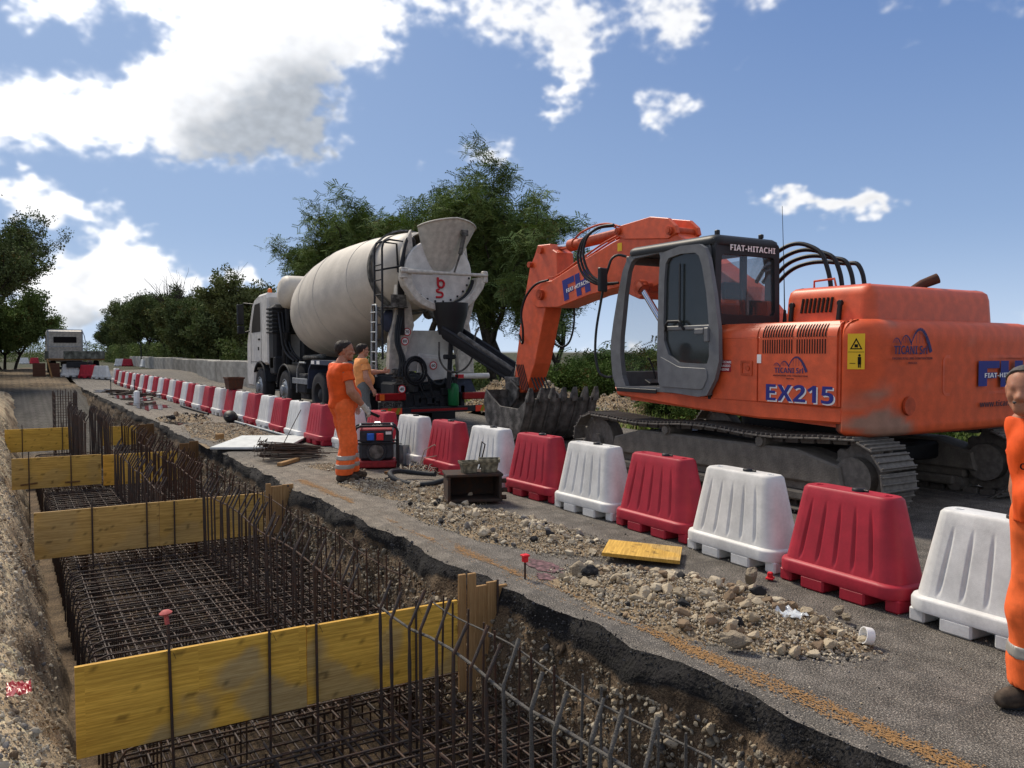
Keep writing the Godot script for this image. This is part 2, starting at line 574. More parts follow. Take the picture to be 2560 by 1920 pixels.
func camera_and_light() -> void:
	var cam := Camera3D.new()
	cam.name = "camera"
	add_child(cam)
	cam.position = Vector3(0, 1.65, 0)
	cam.rotation_degrees = Vector3(-rad_to_deg(atan(80.0 / FPX)), -YAW, 0)
	cam.fov = rad_to_deg(2.0 * atan(960.0 / FPX))
	cam.near = 0.05
	cam.far = 3000.0
	cam.current = true
	var env := Environment.new()
	env.background_mode = Environment.BG_SKY
	var sm := PanoramaSkyMaterial.new()
	sm.panorama = sky_texture()
	var sk := Sky.new()
	sk.sky_material = sm
	env.sky = sk
	env.background_energy_multiplier = 1.0
	env.tonemap_mode = Environment.TONE_MAPPER_LINEAR
	env.tonemap_exposure = 1.54
	env.sdfgi_enabled = true
	env.ssao_enabled = true
	env.ssil_enabled = true
	var we := WorldEnvironment.new()
	we.name = "world_environment"
	we.environment = env
	add_child(we)
	var sun := DirectionalLight3D.new()
	sun.name = "sun"
	sun.light_color = Color(1.0, 0.95, 0.87)
	sun.light_energy = 0.9
	sun.light_angular_distance = 13.0
	sun.shadow_enabled = true
	add_child(sun)
	# high over the far end of the road, veiled by cloud
	sun.rotation_degrees = Vector3(-50.0, -172.0, 0)

func edge(z: float) -> float:
	return 3.02 + NZ.get_noise_2d(z * 9.0, 4.0) * 0.09 + NZ.get_noise_2d(z * 42.0, 40.0) * 0.07 + NF.get_noise_2d(z * 60.0, 9.0) * 0.03

func road_y(x: float, z: float) -> float:
	var y: float = 0.03 * clamp(x - 5.2, 0.0, 3.2) + NZ.get_noise_2d(x * 3.0, z * 3.0) * 0.012
	y += smoothstep(-44.0, -54.0, z) * 0.36
	return y

func floor_y(z: float) -> float:
	return -1.32 if z > -27.0 else lerpf(-1.32, 0.03, clampf((-27.0 - z) / 18.5, 0.0, 1.0))

# section of the bank: u runs from the flat top down the slope to the trench floor
const BANK := [[-7.0, 0.0], [-3.0, 0.02], [-1.0, 0.0], [-0.5, -0.03], [-0.25, -0.08], [-0.1, -0.13], [-0.02, -0.19], [0.05, -0.28], [0.11, -0.4], [0.16, -0.52], [0.21, -0.66], [0.28, -0.85], [0.36, -1.08], [0.47, -1.42]]
func bank_point(u: float, z: float) -> Vector3:
	var t: float = clampf(u, 0.0, 0.9999) * (BANK.size() - 1)
	var i := int(t)
	var f := t - i
	var x: float = lerpf(BANK[i][0], BANK[i + 1][0], f)
	var y: float = lerpf(BANK[i][1], BANK[i + 1][1], f)
	var deep: float = maxf(-floor_y(z) / 1.32, 0.03)
	if y < -0.1: y = -0.1 + (y + 0.1) * deep
	var k: float = clampf((x + 0.6) / 0.6, 0.0, 1.0)
	x += k * (NZ.get_noise_2d(z * 9.0, 55.0) * 0.1 + NZ.get_noise_2d(z * 40.0, y * 50.0) * 0.06 + NF.get_noise_2d(z * 34.0, y * 60.0) * 0.03) - k * smoothstep(-6.0, -14.0, z) * 0.12
	y += NZ.get_noise_2d(x * 40.0, z * 14.0) * 0.06 + NZ.get_noise_2d(x * 90.0 + 7.0, z * 60.0) * 0.035 + NF.get_noise_2d(x * 60.0, z * 60.0) * 0.02
	return Vector3(x, y, z)

func zrows(z0: float, z1: float, fine: float) -> PackedFloat32Array:
	var out := PackedFloat32Array()
	var z := z0
	while z > z1:
		out.append(z)
		z -= fine * clamp((-z) / 4.0, 1.0, 16.0)
	out.append(z1)
	return out

func colour_grid(mb: MB, R: Array, K: Array, flip := false) -> void:
	# like MB.grid, with a colour at each point
	var n0 := mb.V.size()
	mb.grid(R, false, flip)
	var nu: int = R[0].size()
	var p := n0
	var seen := {}
	for i in R.size():
		for j in nu: seen[R[i][j]] = K[i][j]
	for q in range(n0, mb.V.size()): mb.C[q] = seen[mb.V[q]]

func materials_ground() -> void:
	M.asphalt = tinted(mat(Color(1, 1, 1), 0.82, 0.0, "asphalt", 1.15, true, "asphalt_n", 0.7))
	M.soil = tinted(mat(Color(1, 1, 1), 0.95, 0.0, "soil", 1.4, true, "lumps_n", 1.0))
	M.stone = tinted(mat(Color(1, 1, 1), 0.92, 0.0, "dusty", 3.0, false, "lumps_n", 0.6))
	M.paint_line = mat(srgb(176, 134, 84), 0.85, 0.0, "speckled", 6.0, true)
	M.pink = mat(srgb(132, 98, 102), 0.85, 0.0, "stained", 5.0, true)
	M.puddle = mat(srgb(70, 66, 62), 0.06, 0.0, "dusty", 1.0, true)
	M.dirt_dust = mat(srgb(176, 140, 96), 0.95, 0.0, "soil", 2.0, true)

# a few rough stones shared by every heap
var STONES := []
func make_stones() -> void:
	for k in 7:
		var b := MB.new()
		var n := 7 if k < 5 else 12
		var nn := noise(100 + k, 1.1, 2)
		var sc := Vector3(1, 0.72, 0.85) if k % 2 else Vector3(1, 0.62, 0.74)
		var cuts := []
		rng.seed = 50 + k
		for c in 10:
			var d := Vector3(rng.randfn(), rng.randfn(), rng.randfn()).normalized()
			cuts.append([d, rng.randf_range(0.4, 0.74)])
		var R := []
		for i in n + 1:
			var a: float = PI * clamp(float(i) / n, 0.02, 0.98)
			var q := PackedVector3Array()
			for j in n * 2:
				var w := PI * j / n
				var p := Vector3(sin(a) * cos(w), cos(a), sin(a) * sin(w))
				var r: float = 1.0 + nn.get_noise_3dv(p) * 0.25
				for c in cuts:
					var dd: float = p.dot(c[0])
					if dd > 0.05: r = min(r, c[1] / dd)
				q.append(p * r * sc)
			R.append(q)
		for i in n:
			for j in n * 2:
				var l := (j + 1) % (n * 2)
				var o: Vector3 = R[i][j] + R[i + 1][l]
				for t3 in [[R[i][j], R[i][l], R[i + 1][l]], [R[i][j], R[i + 1][l], R[i + 1][j]]]:
					var nrm: Vector3 = (t3[1] - t3[0]).cross(t3[2] - t3[0])
					if nrm.length() < 1e-9: continue
					nrm = nrm.normalized()
					if nrm.dot(o) < 0.0: nrm = -nrm
					b.tri(t3[0], t3[1], t3[2], nrm, nrm, nrm)
		STONES.append(b.mesh())

func stone_color() -> Color:
	var t := rng.randf()
	var c := Color(0.56, 0.45, 0.30).lerp(Color(0.74, 0.655, 0.50), rng.randf())
	if t < 0.12: c = Color(0.30, 0.21, 0.13)
	elif t < 0.2: c = Color(0.33, 0.31, 0.29)
	return c * rng.randf_range(0.72, 1.05)

# loose stones by the thousand: [[position, radius, colour]...]
func scatter(called: String, spots: Array, label: String, category := "gravel", parent: Node3D = null) -> MultiMeshInstance3D:
	var mm := MultiMesh.new()
	mm.transform_format = MultiMesh.TRANSFORM_3D
	mm.use_colors = true
	mm.mesh = STONES[0]
	mm.instance_count = spots.size()
	for i in spots.size():
		var s: Array = spots[i]
		var B := Basis.from_euler(Vector3(rng.randf() * TAU, rng.randf() * TAU, rng.randf() * TAU)).scaled_local(Vector3(s[1] * rng.randf_range(0.7, 1.3), s[1] * rng.randf_range(0.7, 1.1), s[1]))
		mm.set_instance_transform(i, Transform3D(B, s[0]))
		mm.set_instance_color(i, s[2])
	var o := MultiMeshInstance3D.new()
	o.multimesh = mm
	o.material_override = M.stone
	put(o, called, parent)
	o.set_meta("kind", "stuff")
	if parent == null:
		o.set_meta("label", label)
		o.set_meta("category", category)
	return o

func build_ground() -> void:
	# the land all round, sunk under the road and the trench
	var xs := [-900.0, -400.0, -160.0, -70.0, -30.0, -14.0, -7.0, -5.5, 0.0, 5.0, 9.5, 10.6, 12.0, 14.0, 17.0, 22.0, 30.0, 45.0, 80.0, 160.0, 400.0, 900.0]
	var zs := [900.0, 300.0, 100.0, 40.0, 14.0, 6.0, 5.0, 0.0, -5.0, -10.0, -15.0, -20.0, -25.0, -30.0, -40.0, -50.0, -60.0, -61.5, -64.0, -75.0, -100.0, -160.0, -300.0, -900.0]
	var R := []
	var K := []
	for z in zs:
		var q := PackedVector3Array()
		var kq := []
		for x in xs:
			var y := -0.16
			if x > -5.6 and x < 10.0 and z < 5.5 and z > -61.0: y = -2.2
			elif x >= 10.0: y = 0.04 - clamp((x - 17.0) * 0.06, 0.0, 2.5)
			if z < -61.0: y = 0.28
			q.append(Vector3(x, y, z))
			kq.append(Color(0.085, 0.10, 0.045) if (x > 12.0 or x < -10.0 or z < -70.0) else Color(0.20, 0.165, 0.115))
		R.append(q)
		K.append(kq)
	var g := MB.new()
	colour_grid(g, R, K, true)
	structure(g, "ground", M.soil)
	# carriageway
	var us := [0.0, 0.012, 0.04, 0.08, 0.14, 0.22, 0.32, 0.45, 0.6, 0.8, 1.0, 1.25, 1.5, 1.8, 2.1, 2.5, 3.0, 3.6, 4.3, 5.2, 6.2, 7.2, 7.8]
	R = []
	K = []
	for z in zrows(4.0, -62.0, 0.045):
		var q := PackedVector3Array()
		var kq := []
		var e := edge(z)
		for u in us:
			var x: float = e + u
			var y := road_y(x, z)
			if u < 0.1: y -= 0.03 * (1.0 - u / 0.1) * (0.5 + NZ.get_noise_2d(x * 60.0, z * 60.0))
			q.append(Vector3(x, y, z))
			var c := Color(0.58, 0.56, 0.535)
			var n1 := NZ.get_noise_2d(x * 7.0 + 30.0, z * 7.0)
			c = c * (1.0 + n1 * 0.35)
			# pale limestone dust trodden over it in places
			var d: float = smoothstep(0.05, 0.45, NZ.get_noise_2d(x * 4.0 + 80.0, z * 2.6 + 11.0))
			c = c.lerp(Color(0.98, 0.88, 0.74), d * 0.6)
			kq.append(c)
		R.append(q)
		K.append(kq)
	var road := MB.new()
	colour_grid(road, R, K, true)
	structure(road, "road", M.asphalt)
	# cut side of the trench under the carriageway: a black asphalt bed over brown stony soil
	R = []
	K = []
	var vs := [0.0, 0.02, 0.05, 0.08, 0.11, 0.14, 0.17, 0.2, 0.23, 0.26, 0.3, 0.34, 0.38, 0.43, 0.48, 0.54, 0.6, 0.67, 0.74, 0.82, 0.9, 1.0, 1.15, 1.45]
	for z in zrows(4.0, -46.0, 0.045):
		var q := PackedVector3Array()
		var kq := []
		var e := edge(z)
		var deep: float = -floor_y(z) / 1.32
		for v in vs:
			var d: float = v * max(deep, 0.02)
			var x: float = e - 0.2 * d + NZ.get_noise_3d(z * 30.0, d * 40.0, 3.0) * 0.07 * min(1.0, v * 8.0) + NF.get_noise_3d(z * 50.0, d * 60.0, 8.0) * 0.035 * min(1.0, v * 12.0) + NZ.get_noise_3d(z * 90.0, d * 110.0, 5.0) * 0.05 * min(1.0, v * 12.0)
			var layer: float = 0.15 + NZ.get_noise_2d(z * 18.0, 70.0) * 0.12 + NF.get_noise_2d(z * 22.0, d * 30.0) * 0.05
			if v > 0.02 and d < layer: x += 0.012 * sin(d / layer * PI) * -1.0
			var y0: float = road_y(e, z) - 0.03 * (0.5 + NZ.get_noise_2d(e * 60.0, z * 60.0))
			q.append(Vector3(x if v > 0.0 else e, y0 - d, z))
			var n1 := NF.get_noise_3d(x * 14.0, d * 30.0, z * 14.0)
			var c := Color(0.030, 0.030, 0.033) * (1.0 + n1 * 0.8)
			if d > layer: c = Color(0.235, 0.18, 0.125).lerp(Color(0.15, 0.112, 0.08), clamp(0.5 + NZ.get_noise_2d(z * 10.0, d * 14.0) * 1.4, 0.0, 1.0)) * (1.0 + n1 * 0.5)
			kq.append(c * 1.15)
		R.append(q)
		K.append(kq)
	var wall := MB.new()
	colour_grid(wall, R, K, false)
	structure(wall, "trench_wall", M.soil)
	# gravel bank the camera stands on, falling into the trench
	R = []
	K = []
	for z in zrows(4.0, -47.0, 0.035):
		var q := PackedVector3Array()
		var kq := []
		for i in 34:
			var u: float = i / 33.0
			var p := bank_point(u, z)
			q.append(p)
			var n1 := NF.get_noise_2d(p.x * 60.0, p.z * 60.0)
			var c := Color(0.86, 0.73, 0.54)
			if u > 0.55: c = c.lerp(Color(0.36, 0.27, 0.18), clampf(0.4 + NZ.get_noise_2d(z * 12.0, u * 60.0) * 1.6, 0.0, 1.0))
			kq.append(c * (1.1 + n1 * 0.5))
		R.append(q)
		K.append(kq)
	var bank := MB.new()
	colour_grid(bank, R, K, true)
	structure(bank, "gravel_bank", M.soil)
	# trench bottom and the dark ramp out of it
	R = []
	K = []
	for z in zrows(4.0, -50.0, 0.12):
		var q := PackedVector3Array()
		var kq := []
		for i in 15:
			var x := 0.0 + 3.2 * i / 14.0
			if z < -42.0: x = lerpf(0.0, -3.0, smoothstep(-42.0, -47.0, z)) + (3.2 - lerpf(0.0, -3.0, smoothstep(-42.0, -47.0, z))) * i / 14.0
			q.append(Vector3(x, floor_y(z) + NZ.get_noise_2d(x * 20.0, z * 20.0) * 0.06 + NF.get_noise_2d(x * 50.0, z * 30.0) * 0.03, z))
			var c := Color(0.20, 0.155, 0.11)
			if z < -27.0: c = Color(0.12, 0.122, 0.125)
			if z < -43.0: c = c.lerp(Color(0.24, 0.19, 0.13), smoothstep(-43.0, -45.0, z))
			kq.append(c * (1.0 + NF.get_noise_2d(x * 30.0, z * 30.0) * 0.6))
		R.append(q)
		K.append(kq)
	var fl := MB.new()
	colour_grid(fl, R, K, true)
	structure(fl, "trench_floor", M.soil)
	# broken ground past the end of the trench
	R = []
	K = []
	for i in 50:
		var z := -44.0 - i * 0.5
		var q := PackedVector3Array()
		var kq := []
		for j in 30:
			var x := -12.0 + j * 0.51
			var y: float = 0.03 + smoothstep(-44.0, -54.0, z) * 0.37 + NZ.get_noise_2d(x * 8.0, z * 8.0) * 0.22 * smoothstep(3.0, 1.5, x) + smoothstep(0.5, -4.0, x) * 0.7
			if z > -45.5: y -= (z + 45.5) * 0.3
			q.append(Vector3(x, y, z))
			kq.append(Color(0.235, 0.185, 0.125) * (1.1 + NF.get_noise_2d(x * 30.0, z * 30.0)))
		R.append(q)
		K.append(kq)
	var fg := MB.new()
	colour_grid(fg, R, K, true)
	structure(fg, "broken_ground", M.soil)
	# stones set in the cut
	rng.seed = 5
	var spots := []
	for i in 24000:
		var z: float = -1.6 - pow(rng.randf(), 1.5) * 28.0
		var d := rng.randf_range(0.2, 1.25)
		var r: float = 0.006 + 0.022 * pow(rng.randf(), 2.0) * (1.0 if rng.randf() < 0.92 else 2.0)
		spots.append([Vector3(edge(z) - 0.2 * d + NZ.get_noise_3d(z * 30.0, d * 40.0, 3.0) * 0.07 + NF.get_noise_3d(z * 50.0, d * 60.0, 8.0) * 0.035 + NZ.get_noise_3d(z * 90.0, d * 110.0, 5.0) * 0.05 - r * 0.35, -d - 0.015, z), r, stone_color() * rng.randf_range(0.3, 0.85)])
	scatter("embedded_stones", spots, "small stones set in the brown soil of the trench wall", "stones")
	# asphalt crumbs along the broken edge
	spots = []
	for i in 3800:
		var z: float = 0.5 - pow(rng.randf(), 1.5) * 26.0
		var d := rng.randf_range(-0.02, 0.2)
		var r := rng.randf_range(0.004, 0.013) * (1.0 if rng.randf() < 0.95 else 2.0)
		spots.append([Vector3(edge(z) - 0.02 + rng.randf_range(-0.03, 0.02), -d - 0.01, z), r, Color(0.035, 0.035, 0.037) * rng.randf_range(0.5, 2.2)])
	scatter("asphalt_crumbs", spots, "black asphalt crumbs along the broken edge of the road", "crumbs")
	# gravel of the bank
	spots = []
	for i in 30000:
		var z: float = -2.2 - pow(rng.randf(), 1.9) * 26.0
		var u: float = 0.24 + rng.randf() * 0.7
		if u > 0.6 and rng.randf() < 0.45: continue
		var r: float = rng.randf_range(0.004, 0.014) * (1.0 if rng.randf() < 0.9 else rng.randf_range(1.8, 3.2))
		spots.append([bank_point(u, z) + Vector3(0, r * 0.3, 0), r, stone_color() * (1.0 if u < 0.6 else 0.7)])
	scatter("bank_gravel", spots, "pale gravel lying on the bank beside the trench", "gravel")

# a heap: a bumpy mound with small gravel over it, and each larger stone a part
func heap(called: String, label: String, c: Vector3, ax: float, az: float, h: float, turn: float, small: int, big: int, rmin: float, rmax: float, black: float, seed_: int, cap := 1.0) -> Node3D:
	rng.seed = seed_
	var t := thing(called, label, "rubble", c, turn)
	var mb := MB.new()
	var R := []
	var n := 44
	var H := func(u: float, v: float) -> float:
		var r := sqrt(u * u + v * v)
		var k: float = clamp(1.0 - r + NZ.get_noise_2d(u * 60.0 + seed_, v * 60.0) * 0.28, 0.0, 1.0)
		return h * pow(k, 0.9) * (0.75 + NZ.get_noise_2d(u * 110.0, v * 110.0 + seed_) * 0.5) - 0.012 * smoothstep(0.8, 1.0, r)
	for i in n + 1:
		var q := PackedVector3Array()
		for j in n + 1:
			var u := (i * 2.0 / n - 1.0) * 1.02
			var v := (j * 2.0 / n - 1.0) * 1.02
			q.append(Vector3(u * ax, H.call(u, v) - 0.004, v * az))
		R.append(q)
	mb.col = Color(0.44, 0.36, 0.255)
	mb.grid(R, false, true)
	for i in mb.N.size():
		if mb.N[i].y < 0.0: mb.N[i] = -mb.N[i]
	obj(mb, "mound", M.soil, t)
	var spots := []
	for i in small:
		var a := rng.randf() * TAU
		var r: float = sqrt(rng.randf()) * rng.randf_range(0.85, 1.08)
		var u := cos(a) * r
		var v := sin(a) * r
		var s := rng.randf_range(rmin * 0.25, rmin)
		var col := stone_color()
		if rng.randf() < black * 0.7: col = Color(0.03, 0.03, 0.032)
		spots.append([Vector3(u * ax, max(H.call(u, v), 0.0) + s * 0.3, v * az), s, col])
	scatter("small_gravel", spots, "", "", t)
	var mats := []
	for k in 8:
		var m: StandardMaterial3D = mat(Color(1, 1, 1), 0.92, 0.0, "dusty", 3.0, false, "lumps_n", 0.7)
		var col := stone_color()
		if k == 7: col = Color(0.028, 0.028, 0.03)
		m.albedo_color = col.linear_to_srgb()
		mats.append(m)
	for i in big:
		var a := rng.randf() * TAU
		var r: float = sqrt(rng.randf()) * 0.95
		var u := cos(a) * r
		var v := sin(a) * r
		var s: float = rmin + (rmax - rmin) * pow(rng.randf(), 2.4)
		var o := MeshInstance3D.new()
		o.mesh = STONES[rng.randi() % (5 if s < rmax * 0.5 else 7)]
		o.material_override = mats[7 if rng.randf() < black else rng.randi() % 7]
		o.transform = Transform3D(Basis.from_euler(Vector3(rng.randfn() * 0.4, rng.randf() * TAU, rng.randfn() * 0.4)).scaled_local(Vector3(s, s * rng.randf_range(0.7, 1.0), s * rng.randf_range(0.8, 1.1))), Vector3(u * ax, max(H.call(u, v), 0.0) + s * 0.35, v * az))
		put(o, "stone", t)
	return t

func flat_patch(mb: MB, c: Vector3, rx: float, rz: float, seed_: int, y := 0.004) -> void:
	# a ragged-edged sheet lying on the road
	var n := 26
	var pts := []
	for i in n:
		var a := TAU * i / n
		var r: float = 1.0 + NZ.get_noise_2d(cos(a) * 70.0 + seed_ * 13.0, sin(a) * 70.0) * 0.75 + NF.get_noise_2d(cos(a) * 90.0, sin(a) * 90.0 + seed_) * 0.25
		var p := Vector3(c.x + cos(a) * rx * r, 0, c.z + sin(a) * rz * r)
		p.x = max(p.x, edge(p.z) + 0.02)
		p.y = road_y(p.x, p.z) + y
		pts.append(p)
	var mid := Vector3(c.x, road_y(c.x, c.z) + y + 0.002, c.z)
	for i in n: mb.tri(mid, pts[i], pts[(i + 1) % n], Vector3.UP, Vector3.UP, Vector3.UP)

func build_road_details() -> void:
	# worn orange line, two strokes with gaps
	rng.seed = 9
	var ln := MB.new()
	for i in 26000:
		var z: float = 0.0 - rng.randf() * 10.5
		var off := rng.randfn() * 0.036
		var x: float = 3.21 + NZ.get_noise_2d(z * 3.0, 30.0) * 0.04 + off
		var wear: float = NZ.get_noise_2d(x * 90.0 + 200.0, z * 14.0) + NZ.get_noise_2d(x * 300.0, z * 60.0) * 0.6 + 0.05
		if wear > rng.randf_range(0.0, 0.36) - 0.3 * smoothstep(-3.2, -5.5, z) or x < edge(z) + 0.03: continue
		var r := rng.randf_range(0.002, 0.006)
		var y: float = road_y(x, z) + 0.004 + rng.randf() * 0.002
		var P := []
		var tw := rng.randf() * TAU
		for k in 6:
			var a := TAU * k / 6.0
			var q: float = r * rng.randf_range(0.35, 1.5)
			P.append(Vector3(x + cos(a + tw) * q, y, z + sin(a + tw) * q * 1.3))
		for k in range(1, 5): ln.tri(P[0], P[k], P[k + 1], Vector3.UP, Vector3.UP, Vector3.UP)
	structure(ln, "road_line", M.paint_line)
	var pk := MB.new()
	flat_patch(pk, Vector3(3.52, 0, -5.25), 0.09, 0.22, 3, 0.006)
	flat_patch(pk, Vector3(3.36, 0, -5.0), 0.06, 0.12, 5, 0.007)
	flat_patch(pk, Vector3(4.18, 0, -5.35), 0.05, 0.1, 8, 0.006)
	structure(pk, "sprayed_marking", M.pink)
	for q in [[Vector3(3.75, 0, -27.5), 0.45, 2.2], [Vector3(3.9, 0, -32.5), 0.5, 2.6], [Vector3(3.4, 0, -20.6), 0.22, 0.8], [Vector3(3.7, 0, -38.0), 0.5, 2.4], [Vector3(3.9, 0, -15.9), 0.4, 0.5]]:
		var pd := MB.new()
		flat_patch(pd, q[0], q[1], q[2], int(q[0].z * -3.0), 0.012)
		structure(pd, "puddle", M.puddle)
	# grit strewn on the carriageway
	var spots := []
	for i in 5200:
		var zz: float = 1.0 - pow(rng.randf(), 1.5) * 26.0
		var x: float = edge(zz) + 0.05 + rng.randf() * 2.4
		var dense := NZ.get_noise_2d(x * 9.0, zz * 6.0)
		if dense < rng.randf_range(-0.5, 0.25): continue
		var r: float = 0.0025 + 0.009 * pow(rng.randf(), 3.0)
		spots.append([Vector3(x, road_y(x, zz) + r * 0.3, zz), r, stone_color() if rng.randf() < 0.8 else Color(0.03, 0.03, 0.03)])
	scatter("loose_grit", spots, "fine pale grit strewn on the asphalt inside the barriers", "grit")
	heap("rubble_heap", "heap of broken limestone and earth beside the sheet of yellow plywood", Vector3(3.8, 0.0, -3.95), 0.56, 1.2, 0.14, 0.12, 7500, 290, 0.016, 0.072, 0.07, 31)
	heap("rubble_heap", "long low heap of limestone and asphalt lumps around the rusty beam piece", Vector3(3.95, 0.0, -6.75), 0.5, 1.6, 0.1, 0.1, 6500, 240, 0.015, 0.064, 0.12, 32)
	heap("rubble_heap", "spread of pale broken stone at the orange worker's boots", Vector3(4.05, 0.0, -9.0), 0.48, 1.3, 0.1, 0.2, 4200, 170, 0.014, 0.056, 0.05, 33)
	heap("rubble_heap", "wide flat spread of brown gravel beyond the white sheet", Vector3(3.85, 0.0, -17.6), 0.75, 2.7, 0.1, -0.05, 2600, 120, 0.022, 0.06, 0.05, 34)
	heap("rubble_heap", "patch of brown gravel next to the bundle of stirrups", Vector3(4.0, 0.0, -11.35), 0.3, 0.6, 0.05, 0.3, 700, 40, 0.014, 0.035, 0.04, 35)
	heap("rubble_heap", "dark lumps of broken asphalt by the far rebar bundle", Vector3(3.75, 0.0, -21.6), 0.6, 1.3, 0.14, 0.0, 300, 40, 0.03, 0.11, 0.45, 36)
	# single larger rocks
	for s in [[Vector3(3.56, 0.06, -4.86), Vector3(0.15, 0.13, 0.11), "big pale boulder at the end of the heap by the yellow plywood", 1.2], [Vector3(4.47, 0.055, -4.06), Vector3(0.075, 0.1, 0.07), "upright pale rock beside the loose red cap", 0.4], [Vector3(3.42, 0.05, -3.2), Vector3(0.1, 0.07, 0.08), "angular pale rock at the trench side of the limestone heap", 2.0], [Vector3(4.42, 0.03, -3.3), Vector3(0.06, 0.04, 0.05), "small brown rock alone on the asphalt near the white cup", 0.0], [Vector3(4.35, 0.03, -3.19), Vector3(0.04, 0.035, 0.04), "ochre pebble next to the small brown rock", 0.9]]:
		var m: StandardMaterial3D = mat(Color(0.47, 0.385, 0.27).linear_to_srgb(), 0.92, 0.0, "stained", 4.0, false, "lumps_n", 1.0)
		var o := obj(STONES[5 + int(s[3]) % 2], "rock", m, null, s[0], Basis.from_euler(Vector3(0.2, s[3], 0.1)).scaled_local(s[1]))
		tag(o, s[2], "rock")

func materials_site() -> void:
	M.red_plastic = mat(srgb(176, 30, 50), 0.5, 0.0, "soft", 1.3, false, "grain_n", 0.12)
	M.white_plastic = mat(srgb(226, 226, 223), 0.5, 0.0, "soft", 1.1, false, "grain_n", 0.12)
	M.black_plastic = mat(srgb(26, 27, 30), 0.5)
	M.ply = tinted(mat(Color(1, 1, 1), 0.7, 0.0, "wood", 1.7, false, "wood_n", 0.4))
	M.plank = mat(srgb(172, 140, 98), 0.85, 0.0, "wood", 1.6, false, "wood_n", 0.7)
	M.plank_dark = mat(srgb(120, 92, 60), 0.85, 0.0, "wood", 1.3, false, "wood_n", 0.7)
	M.rebar = mat(srgb(176, 172, 172), 0.6, 0.25, "rust", 2.2, true, "grain_n", 0.8)
	M.rebar_rust = mat(srgb(168, 146, 132), 0.85, 0.05, "rust", 3.0, true, "grain_n", 0.8)
	M.rebar_splashed = mat(srgb(106, 102, 96), 0.9, 0.0, "speckled", 4.0, true, "lumps_n", 1.4)
	M.cap_red = mat(srgb(214, 34, 44), 0.45)
	M.cap_dusty = mat(srgb(196, 96, 92), 0.7, 0.0, "dusty", 8.0)
	M.steel = mat(srgb(150, 152, 155), 0.4, 0.7, "dusty", 2.0)
	M.rusty = mat(srgb(205, 160, 140), 0.85, 0.1, "rust", 3.0)
	M.beam = mat(srgb(150, 138, 130), 0.85, 0.1, "rust", 3.0)
	M.wire = mat(srgb(60, 52, 46), 0.7, 0.2)
	M.rubber = mat(srgb(46, 50, 54), 0.7, 0.0, "dusty", 3.0)
	M.galv = mat(srgb(170, 175, 178), 0.45, 0.6, "dusty", 2.5)

func barrier_ring(a: float, b: float, r: float, y: float, groove: float) -> PackedVector3Array:
	var P := PackedVector3Array()
	var nf := 88
	for side in 2:
		var sg := -1.0 if side == 0 else 1.0
		for i in nf + 1:
			var t := -1.0 + 2.0 * i / nf
			var z := t * (a - r) * -sg
			var x := b
			for gz in [-0.62, -0.31, 0.0, 0.31, 0.62]:
				var q: float = abs(z / a - gz) / 0.038
				if q < 1.0: x -= groove * (1.0 - q * q) * (1.0 - q * q)
			P.append(Vector3(x * sg, y, z))
		# rounded end: a quarter turn, the flat, another quarter turn
		var rc := minf(r, b * 0.98)
		for q in 2:
			for i in (range(1, 6) if q == 0 else range(0, 5)):
				var w: float = PI * 0.5 * i / 5.0 + (PI * 0.5 if q == 1 else 0.0)
				P.append(Vector3((cos(w) * rc + (b - rc) * (1.0 if q == 0 else -1.0)) * sg, y, ((a - r) + sin(w) * r) * -sg))
	return P

func make_barrier(red: bool) -> Node3D:
	var t := Node3D.new()
	var mb := MB.new()
	var R := []
	for s in [[0.172, 1.0], [0.19, 0.0], [0.23, 0.6], [0.27, 1.0], [0.36, 1.0], [0.46, 0.9], [0.53, 0.65], [0.59, 0.25], [0.63, 0.0], [0.69, 0.0], [0.708, 0.0]]:
		var f: float = (s[0] - 0.172) / 0.54
		var a: float = lerpf(0.478, 0.365, f)
		var b: float = lerpf(0.178, 0.098, f)
		var inset := 0.014 if s[0] > 0.7 else 0.0
		R.append(barrier_ring(a - inset, b - inset, lerpf(0.12, 0.075, f) - inset * 0.5, s[0], 0.016 * s[1] if s[0] > 0.18 else 0.0))
	mb.loft(R, true, true)
	R = []
	for s in [[0.085, 0.5, 0.205], [0.1, 0.505, 0.208], [0.155, 0.505, 0.208], [0.172, 0.497, 0.2], [0.18, 0.47, 0.175]]:
		R.append(barrier_ring(s[1], s[2], 0.13, s[0], 0.0))
	mb.loft(R, true, true)
	for q in [[-0.49, -0.385], [-0.265, -0.065], [0.065, 0.265], [0.385, 0.49]]:
		var w := 0.412 if abs(q[0] + q[1]) < 0.5 else 0.33
		mb.box(Vector3(0, 0.045, (q[0] + q[1]) / 2.0), Vector3(w, 0.09, q[1] - q[0]), 0.012)
	mb.box(Vector3(0, 0.06, 0), Vector3(0.1, 0.07, 0.9), 0.0)
	var body := obj(mb, "body", M.red_plastic if red else M.white_plastic, t)
	var cp := MB.new()
	cp.lathe(Vector3.ZERO, Basis.IDENTITY, [Vector2(0.044, 0), Vector2(0.044, 0.018), Vector2(0.038, 0.024), Vector2(0.0, 0.024)], 16)
	cp.box(Vector3(0, 0.012, 0.05), Vector3(0.012, 0.014, 0.06), 0.003)
	obj(cp, "filler_cap", M.black_plastic, t, Vector3(0, 0.706, 0.05))
	var lg := MB.new()
	for s in [-1.0, 1.0]:
		lg.lathe(Vector3(0, 0.706, s * 0.28), Basis.IDENTITY, [Vector2(0.026, 0.0), Vector2(0.026, 0.006), Vector2(0.017, 0.006), Vector2(0.015, 0.001), Vector2(0.0, 0.001)], 12)
	obj(lg, "socket", M.red_plastic if red else M.white_plastic, t)
	return t

